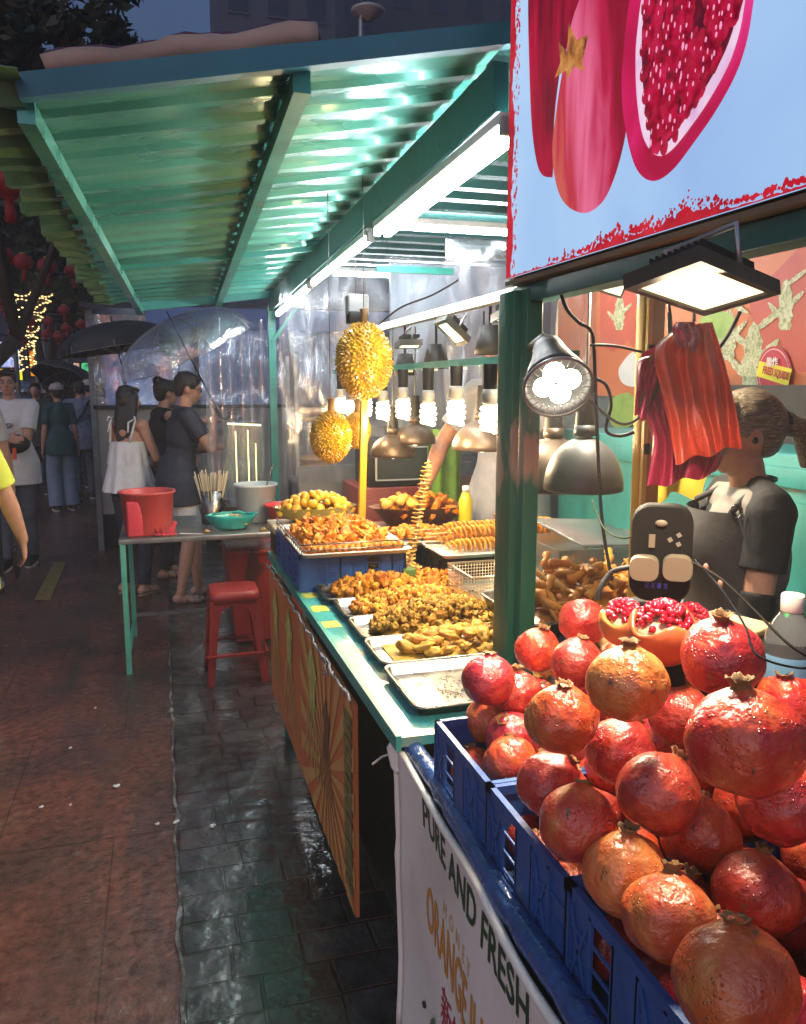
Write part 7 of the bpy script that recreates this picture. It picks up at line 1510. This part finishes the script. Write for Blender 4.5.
g = MB(); g.grid(lambda u, v: M @ V(((.075+.05*math.sin(v*PI*.75)+.012*noise.noise((math.cos(u*TAU)*2, math.sin(u*TAU)*2, v*3))+.008*math.sin(u*TAU*9)*v)*math.cos(u*TAU)*1.15, (.075+.04*math.sin(v*PI*.75)+.012*noise.noise((math.cos(u*TAU)*2, math.sin(u*TAU)*2, v*3+5)))*math.sin(u*TAU)*.8, .004+.085*math.sin(v*PI*.62)+.014*noise.noise((math.cos(u*TAU)*2.5, math.sin(u*TAU)*2.5, 3))*v)), 72, 16)
g.build('bag_film', mat('turquoise_bag', [(.01, .32, .30), (.03, .45, .4)], rough=.3, scale=9, bump=.7, bscale=25, coat=.3), tg, solid=.001)
mound(M @ V((0.02, 0, .03)), .075, .055, .065, mat('food_scraps', [(.05, .03, .015), (.35, .25, .08), (.55, .4, .2)], rough=.6, scale=60, bump=.8, stops=[.35, .5, .6]), 'food_scraps', 'mixed brown and yellow scraps in the turquoise bag', 4)
for i, (x, Y) in enumerate(((205, 4.66), (262, 4.62), (270, 4.64), (277, 4.62), (283, 4.66), (268, 4.70))):
    p = onT(x, Y=Y)+V((0, 0, .01)); m_ = mat('food_scraps', []); o = lump(70+i, .018, .014, .011, .3).build('food_scrap', m_, None); o.location = p; tag(o, ['pale scrap left of the turquoise bag', 'brown scrap right against the turquoise bag', 'second brown scrap right of the turquoise bag', 'yellowish scrap before the pink basin', 'brown scrap at the table corner', 'brown scrap behind the others near the basin'][i], 'scrap', 'food scraps on the steel table')
g = MB(); q0 = onT(178, Y=4.62); g.cyl(q0+V((0, 0, .01)), q0+V((.13, -.02, .004)), .003, .002, 6); tag(g.build('white_stick', WHITEP, origin=q0), 'thin white stick lying on the steel table', 'stick')
# stool
s0 = thing('plastic_stool', 'worn red plastic stool standing under the steel table edge', 'stool', (.335, 4.40, 0)); M = world_m(s0); HT = .505
g = MB(); g.lathe([(.001, HT), (.02, HT-.002), (.1, HT+.001), (.118, HT-.004), (.128, HT-.02), (.132, HT-.05), (.126, HT-.05), (.12, HT-.02), (.001, HT-.014)], M @ Matrix.Rotation(PI/4, 4, 'Z') @ Matrix.Diagonal((1.16, 1.16, 1, 1)), 4 if 0 else 32); 
def sqr(r, z, k=.10, n=6):
    o = []
    for qx, qy, a0 in ((1, 1, 0), (-1, 1, 90), (-1, -1, 180), (1, -1, 270)):
        for i in range(n+1): a = rad(a0+90*i/n); o.append((qx*(r-k*.4)+k*.4*math.cos(a), qy*(r-k*.4)+k*.4*math.sin(a), z))
    return o
g = MB(); L = [sqr(.05, HT-.006), sqr(.118, HT), sqr(.130, HT-.006), sqr(.138, HT-.06), sqr(.133, HT-.06), sqr(.12, HT-.012)]; n = len(L[0])
g.add([p for r_ in L for p in r_], [(k*n+i, k*n+(i+1) % n, (k+1)*n+(i+1) % n, (k+1)*n+i) for k in range(len(L)-1) for i in range(n)]+[list(range(n))[::-1]], M); g.build('seat', REDP, s0, fixn=True)
for sx in (-1, 1):
    for sy in (-1, 1):
        g = MB()
        def lp(z): r = .130+.035*(1-z/HT); return (sx*r, sy*r)
        for a_, b_ in ((HT-.05, 0.0),):
            x1, y1 = lp(HT-.05); x0, y0 = lp(0)
            for (dx, dy) in ((1, 0), (0, 1)):      # L-section leg, arched into the skirt
                w1, w0 = .075, .038
                P = [V((x1, y1, HT-.05)), V((x0, y0, 0)), V((x0-sx*w0*dx, y0-sy*w0*dy, 0)), V((x1-sx*w0*1.1*dx, y1-sy*w0*1.1*dy, HT*.62)), V((x1-sx*w1*.8*dx, y1-sy*w1*.8*dy, HT*.80)), V((x1-sx*w1*1.75*dx, y1-sy*w1*1.75*dy, HT-.052))]
                g.prism(P, V((-sx*.006*dy, -sy*.006*dx, 0)), mat=M)
        g.build('leg', REDP, s0, fixn=True)
for sx, sy in ((1, 0), (-1, 0), (0, 1), (0, -1)):
    g = MB(); r = .130+.035*(1-.33); 
    a_, b_ = (V((sx*r, -r, .165)), V((sx*r, r, .165))) if sx else (V((-r, sy*r, .165)), V((r, sy*r, .165)))
    g.bar(M @ a_, M @ b_, .03, .012); g.build('stretcher', REDP, s0)
# ================================================================= NEXT BOOTH
bt2 = thing('next_booth', 'neighbouring booth with a beige lower wall and blue lit clear sheets above', 'booth', (.4, 8.4, 0))
bxL = at(96, 450, Y=8.3).x; BXR = 2.6
g = MB(); g.box(((bxL+BXR)/2, 8.32, .865), (BXR-bxL, .03, 1.03)); g.build('lower_wall', mat('beige_tarp', [(.25, .235, .2), (.36, .34, .29)], rough=.6, scale=3, bump=.3, bscale=3, spots=((.15, .13, .1), 5, .66)), bt2)
g = MB(); g.box(((bxL+BXR)/2, 8.30, 1.39), (BXR-bxL, .05, .035)); g.build('metal_strip', mat('dark_strip', [(.03, .035, .045)], rough=.4, metal=.5), bt2)
g = MB(); g.grid(lambda u, v: (bxL+(BXR-bxL)*u, 8.33+.05*noise.noise((u*14, v*3, 0)), 1.41+.85*v), 60, 10); g.build('clear_sheet', film('booth_sheet', clear=.6, bump=.8), bt2)
for x in (bxL, .35, 1.3, 2.3): g = MB(); g.box((x, 8.30, 1.15), (.05, .05, 2.3)); g.build('post', mat('grey_post', [(.12, .12, .12), (.2, .2, .2)], rough=.5), bt2)
g = MB(); g.box(((bxL+BXR)/2, 9.3, .18), (BXR-bxL, 1.9, .30)); g.build('under_shade', DARKV, bt2)  # near-black block stands in for the shade under the booth
BLUW = mat('blue_tarp_wall', [(.06, .12, .3), (.1, .18, .4)], rough=.5, scale=2, bump=.3)
g = MB(); g.box(((bxL+BXR)/2, 10.2, 1.3), (BXR-bxL, .03, 2.0)); g.build('blue_back_wall', BLUW, bt2)
g = MB(); g.box(((bxL+BXR)/2, 9.2, 2.32), (BXR-bxL+.1, 2.3, .04), rot=(.0, 0, 0)); g.build('booth_roof', mat('dark_strip', []), bt2)
vx = at(146, 310, Y=8.02).x; g = MB(); g.box(((vx+BXR)/2, 8.02, 2.22), (BXR-vx, .03, .20)); g.build('valance', BLUW, bt2)
tube_fix((.0, 8.9, 2.26), (1.2, 8.9, 2.26), 'bluish white tube lighting the inside of the neighbouring booth', 'tubes in the next booth')
tube_fix((-.36, 9.9, 1.55), (-.24, 9.9, 1.55), 'short bright tube low inside the neighbouring booth', 'tubes in the next booth')
# ================================================================= STREET BACKGROUND
BARK = mat('bark', [(.03, .022, .016), (.06, .045, .03)], rough=.8, scale=12, bump=.5)
LEAF = mat('night_leaf', [(.02, .035, .018), (.04, .06, .03)], rough=.55, scale=3)
def tree(label, base, h, crown_c, cr, seed, n=5000, leaf=.11, forks=5):
    rr = random.Random(seed); base = V(base); cc = V(crown_c); t = thing('tree', label, 'tree', base, group='dark street trees')
    g = MB(); fork = base.lerp(V((cc.x, cc.y, base.z+h*.5)), .8); g.tube([base, base.lerp(fork, .5)+V((.05, 0, 0)), fork], [.14, .10, .08], 10); ends = []
    for k in range(forks):
        e = cc+V((rr.uniform(-.7, .7)*cr[0], rr.uniform(-.7, .7)*cr[1], rr.uniform(-.5, .6)*cr[2])); m_ = fork.lerp(e, .5)+V((rr.uniform(-.3, .3), 0, .2)); g.tube([fork, m_, e], [.055, .035, .015], 7); ends += [e, m_]
        for q in range(3): e2 = e+V((rr.uniform(-1, 1)*cr[0]*.4, rr.uniform(-1, 1)*cr[1]*.4, rr.uniform(-.5, .5)*cr[2]*.5)); g.tube([m_, e2], [.03, .012], 5); ends.append(e2)
    g.build('trunk', BARK, t); g = MB(); cl = [(V((rr.uniform(-1, 1)*cr[0], rr.uniform(-1, 1)*cr[1], rr.uniform(-1, 1)*cr[2]))*.8+cc, rr.uniform(.14, .34)*min(cr)*1.2) for k in range(34)]+[(e, .3*min(cr)) for e in ends]
    for i in range(n):
        c, r = rr.choice(cl); d = V((rr.gauss(0, 1), rr.gauss(0, 1), rr.gauss(0, 1))).normalized()*r*(rr.random()**.45); p = c+V((d.x, d.y, d.z*.7)); a = V((rr.gauss(0, 1), rr.gauss(0, 1), rr.gauss(0, .6))).normalized(); b_ = a.cross(V((rr.random(), rr.random(), rr.random()))).normalized(); s = leaf*rr.uniform(.6, 1.3)
        g.add([p-a*s, p+b_*s*.4, p+a*s, p-b_*s*.4], [(0, 1, 2, 3)], smooth=False)
    g.build('crown', LEAF, t); return t, fork
tree('tall dark leafy tree filling the upper left corner of the sky', (-3.6, 9.4, 0), 5.2, at(55, 70, Y=9.6), (1.25, 1.0, 1.2), 1, 9000, .085)
tree('dark tree wrapped with bright fairy lights at the left', (at(28, 450, Y=16).x, 16, 0), 3.6, at(45, 235, Y=16.5), (1.9, 1.2, 1.3), 2, 8000, .11)
tree('dark bushy tree behind the lanterns near the awning edge', (at(100, 450, Y=22).x, 22, 0), 5.5, at(92, 270, Y=22), (2.1, 1.5, 1.9), 3, 8000, .13)
tree('farthest dark tree between the lit shops and the poles', (at(40, 450, Y=32).x, 32, 0), 8, at(20, 250, Y=32), (3.4, 2, 3.2), 4, 7000, .2)
# fairy lights: the wrapped string is one long helix with bulbs
FG = glow('fairy_bulb', (1, .66, .25), 1.1)
def wrap(pts, label, turns, r, n):
    t = thing('fairy_light_string', label, 'fairy lights', pts[0], group='fairy light strings on the trunks'); P = [V(p) for p in pts]
    def pos(u): f_ = u*(len(P)-1); i = min(len(P)-2, int(f_)); return P[i].lerp(P[i+1], f_-i)
    g = MB(); hp_ = [pos(k/(turns*12))+V((r*math.cos(TAU*k/12), r*math.sin(TAU*k/12), .04*math.sin(k*.7))) for k in range(turns*12+1)]; g.tube(hp_, .006, 4); g.build('wire', BLACKM, t)
    g = MB()
    for k in range(0, len(hp_), 1): 
        if math.sin(TAU*k/12) < .5: g.ell(hp_[k]-V((0, .02, 0)), (.022, .014, .013), seg=6, n=4)
    o = g.build('bulbs', FG, t); o['kind'] = 'stuff'
wrap([at(29, 372, Y=15.8), at(25, 335, Y=15.8), at(23, 293, Y=15.8)], 'fairy lights spiralling up the upright trunk', 12, .13, 0)
wrap([at(28, 350, Y=15.9), at(35, 318, Y=15.9), at(47, 294, Y=15.9)], 'fairy lights spiralling up the fork leaning right', 9, .10, 0)
g = MB(); g.tube([at(28, 350, Y=15.9), at(35, 318, Y=15.9), at(48, 290, Y=15.9)], [.09, .08, .06], 8); tag(g.build('light_wrapped_limb', BARK, origin=at(28, 350, Y=15.9)), 'leaning limb wrapped with fairy lights', 'limb')
# red lanterns
LAN = mat('red_lantern_silk', [(.16, .01, .01), (.25, .016, .016)], rough=.6, emit=(.5, .015, .015), es=.012)
lans = [(8, 182, 7.2, .20), (3, 255, 12, .17), (23, 262, 12, .16), (47, 266, 12, .16), (73, 271, 12.5, .15), (94, 276, 13, .15), (2, 300, 17, .16), (10, 315, 17, .15), (64, 310, 18, .15), (66, 328, 20, .15), (48, 321, 19, .15), (102, 309, 18, .14), (81, 324, 22, .16), (58, 336, 22, .16), (70, 342, 24, .16), (30, 322, 20, .15), (46, 334, 23, .15), (100, 345, 24, .16), (86, 336, 26, .16), (24, 340, 24, .15), (12, 332, 22, .14)]
def lantern(p, r, label):
    p = V(p); t = thing('red_lantern', label, 'lantern', p+V((0, 0, r)), group='red lanterns strung over the street')
    g = MB(); pr = [(r*.3, -r*.78)]+[(r*1.0*math.cos(a), r*.8*math.sin(a)) for a in [-PI/2*.85+PI*.85*k/10 for k in range(11)]]+[(r*.3, r*.78)]; g.lathe(pr, Matrix.Translation(p), 16); g.build('globe', LAN, t)
    g = MB(); g.lathe([(r*.3, 0), (r*.33, r*.08), (r*.22, r*.18), (.001, r*.2)], Matrix.Translation(p+V((0, 0, r*.76))), 12); g.build('cap', mat('gold_cap', [(.5, .3, .06)], rough=.35, metal=.6), t)
    g = MB(); g.lathe([(r*.22, 0), (r*.26, -r*1.1), (.001, -r*1.12)], Matrix.Translation(p+V((0, 0, -r*.78))), 10); g.build('tassel', LAN, t)
    g = MB(); g.cyl(p+V((0, 0, r*.9)), p+V((0, 0, r*2.2)), .006, .006, 4); g.build('cord', BLACKM, t)
pos = ['at the far left just above the rooftops', 'leftmost of the upper row', 'second of the upper row', 'third of the upper row', 'fourth of the upper row', 'fifth of the upper row, by the awning edge', 'at the left edge level with the fairy lights', 'just below the one at the left edge', 'right of the forked fairy lights', 'under the one right of the fairy lights', 'close to the leaning fairy lights', 'nearest the awning tip', 'above the black umbrella', 'small, left of the black umbrella', 'lowest near the thin poles', 'between the two fairy light strands', 'low, right of the fairy lights', 'small, above the small dark umbrella', 'small, between poles and black umbrella', 'low behind the fairy lights', 'low at the left above the shops']
for (x, y, Y, r), s_ in zip(lans, pos):
    if Y >= 17: r = r*(13+(Y-17)*.2)/Y; Y = 13+(Y-17)*.2
    lantern(at(x, y, Y=Y), r*.8, 'red lantern '+s_)
for i, (a_, b_, Y) in enumerate((((-60, 238), (140, 268), 12.2), ((-60, 290), (140, 304), 13.3), ((-60, 318), (140, 330), 14.1))):
    g = MB(); A, B_ = at(*a_, Y=Y), at(*b_, Y=Y); g.tube([A.lerp(B_, k/16)-V((0, 0, .25*math.sin(PI*k/16))) for k in range(17)], .012, 4); tag(g.build('lantern_cord', BLACKM, origin=A), ['upper cord the nearest row of lanterns hangs from', 'middle cord of the lantern rows', 'lowest and farthest cord of the lantern rows'][i], 'cord', 'lantern cords')
for i, (x, Y, h) in enumerate(((39, 17, 3.6), (48, 20, 3.8), (57, 18, 3.2), (19, 15, 3.0), (70, 26, 4))):
    p = at(x, 400, Y=Y); g = MB(); g.cyl((p.x, Y, 0), (p.x, Y, h), .045, .035, 8); tag(g.build('thin_pole', mat('grey_post', []), origin=(p.x, Y, 0)), ['thin grey pole right of the fairy lights', 'second thin grey pole from the fairy lights', 'thin grey pole between the crowd and the small umbrella', 'dark pole just left of the fairy lights', 'distant pole beside the black umbrella'][i], 'pole', 'thin poles along the street')
# lit shops far left
def neon(label, x0, y0, x1, y1, Y, cols, st, scale, stretch=(1, 1, 1)):
    a_, b_ = at(x0, y1, Y=Y), at(x1, y0, Y=Y); t = thing('lit_shop_sign', label, 'lit sign', a_, group='lit signs down the street')
    g = MB(); g.box(((a_.x+b_.x)/2, Y+.06, (a_.z+b_.z)/2), (b_.x-a_.x+.1, .1, b_.z-a_.z+.1)); g.build('case', BLACK, t)
    g = MB(); g.box(((a_.x+b_.x)/2, Y, (a_.z+b_.z)/2), (b_.x-a_.x, .02, b_.z-a_.z)); g.build('face', glow_ramp('neon'+label[:14], cols, scale, st, stretch=stretch, detail=6, dist=1.2, stops=[.3+.45*k/(len(cols)-1) for k in range(len(cols))]), t)
neon('white and blue lit shop display at the left edge', -30, 342, 18, 368, 26, [lin((60, 70, 120)), lin((210, 220, 255)), lin((120, 150, 220)), lin((240, 200, 210)), lin((255, 255, 255))], 1.2, 5, (1, 1, .6))
neon('yellow and red lit strip under the white shop display', -30, 369, 12, 376, 25.5, [lin((200, 60, 30)), lin((240, 200, 60)), lin((230, 90, 40))], 1.1, 1.5)
neon('tall narrow orange sign behind the fairy lights', 31, 350, 36, 376, 27, [lin((180, 70, 10)), lin((255, 160, 40)), lin((200, 90, 20))], 1.1, 2)
neon('small yellow square sign left of the wrapped trunk', 16, 371, 22, 380, 24, [lin((200, 200, 20)), lin((250, 240, 60)), lin((90, 140, 20))], 1.2, 3)
neon('small pink red sign left of the small dark umbrella', 58, 365, 64, 373, 30, [lin((160, 30, 50)), lin((240, 110, 130)), lin((255, 190, 190))], 1.0, 4)
neon('small green sign beside the booth wall', 82, 363, 89, 374, 30, [lin((20, 120, 60)), lin((90, 220, 150)), lin((200, 250, 220))], 1.0, 4)
neon('small white and orange sign above the small dark umbrella', 74, 363, 79, 370, 30, [lin((160, 60, 30)), lin((240, 200, 180)), lin((120, 40, 30))], 1.0, 4)
neon('small blue lit sign beside the upright fairy lights', 16, 325, 19, 338, 24, [lin((10, 20, 200)), lin((60, 70, 255))], 1.4, 3)
# buildings
BW = mat('night_concrete', [(.07, .08, .11), (.10, .11, .14)], rough=.8, scale=.6); BGL = mat('dark_window', [(.015, .02, .035), (.03, .04, .06)], rough=.15, scale=.3)
def building(label, x0, x1, Y, h, dy=8, fl=3.0, col=2.6, m=BW, lit=0):
    t = thing('building', label, 'building', ((x0+x1)/2, Y+dy/2, 0), group='buildings beyond the street'); g = MB(); g.box(((x0+x1)/2, Y+dy/2, h/2), (x1-x0, dy, h)); g.build('wall', m, t)
    g = MB(); g.box(((x0+x1)/2, Y+dy/2, h+.3), (x1-x0+.4, dy+.4, .6)); g.build('parapet', m, t)
    nc = int((x1-x0)/col); nf = int(h/fl); k = 0
    for f_ in range(max(0, nf-12), nf):
        for c in range(nc):
            if k >= 90: break
            k += 1; x = x0+(c+.5)*(x1-x0)/nc; z = f_*fl+1.7; g = MB(); g.box((x, Y-.02, z), (col*.55, .1, 1.5)); w_ = g.build('window', BGL, t); g = MB(); g.bar((x-col*.3, Y-.1, z-.8), (x+col*.3, Y-.1, z-.8), .12, .12); g.build('sill', m, w_)
def bxy(px_, Y): return at(px_, 0, Y=Y).x
building('pale blue grey tower rising above the awning roof', bxy(218, 60), bxy(335, 60), 60, 42, fl=3.2, col=2.4)
building('dark block right of the street lamp above the roof', bxy(345, 75), bxy(560, 75), 75, 60, fl=3.4, col=3, m=mat('dark_concrete', [(.035, .04, .055), (.05, .055, .07)], rough=.8))
building('low dark building at the end of the street', -26, 16, 70, 9, fl=3, col=2.4, m=mat('dark_concrete', []))
building('low dark building along the left side of the street', -24, -12, 34, 6.5, dy=20, m=mat('dark_concrete', []))
sl = thing('street_lamp', 'street lamp with a bowl shaped head above the awning roof', 'street lamp', (at(370, 0, Y=14).x, 14, 0)); p = at(368, 14, Y=14)
g = MB(); g.cyl((p.x-.12, 14, 0), (p.x-.12, 14, p.z-.1), .07, .05, 10); g.tube([(p.x-.12, 14, p.z-.15), (p.x-.10, 14, p.z+.0), (p.x, 14, p.z+.05)], .05, 8); g.build('pole', STEEL_D, sl)
g = MB(); g.lathe([(.001, -.13), (.05, -.12), (.1, -.08), (.26, .02), (.28, .06), (.2, .1), (.001, .12)], Matrix.Translation(p), 28); g.build('lamp_head', mat('pale_lamp_head', [(.45, .46, .46)], rough=.3), sl)

# ================================================================= damp evening air
hz = bpy.data.materials.new('damp_air'); hz.use_nodes = True; nt = hz.node_tree; nt.nodes.remove(nt.nodes['Principled BSDF'])
pv = nt.nodes.new('ShaderNodeVolumePrincipled'); pv.inputs['Color'].default_value = (.86, .9, .97, 1); pv.inputs['Density'].default_value = .005; pv.inputs['Anisotropy'].default_value = .3
nt.links.new(pv.outputs[0], nt.nodes['Material Output'].inputs['Volume'])
g = MB(); g.box((0, 199, 39), (284, 430, 80)); tag(g.build('haze', hz), 'thin damp haze in the evening air', 'haze', kind='stuff')
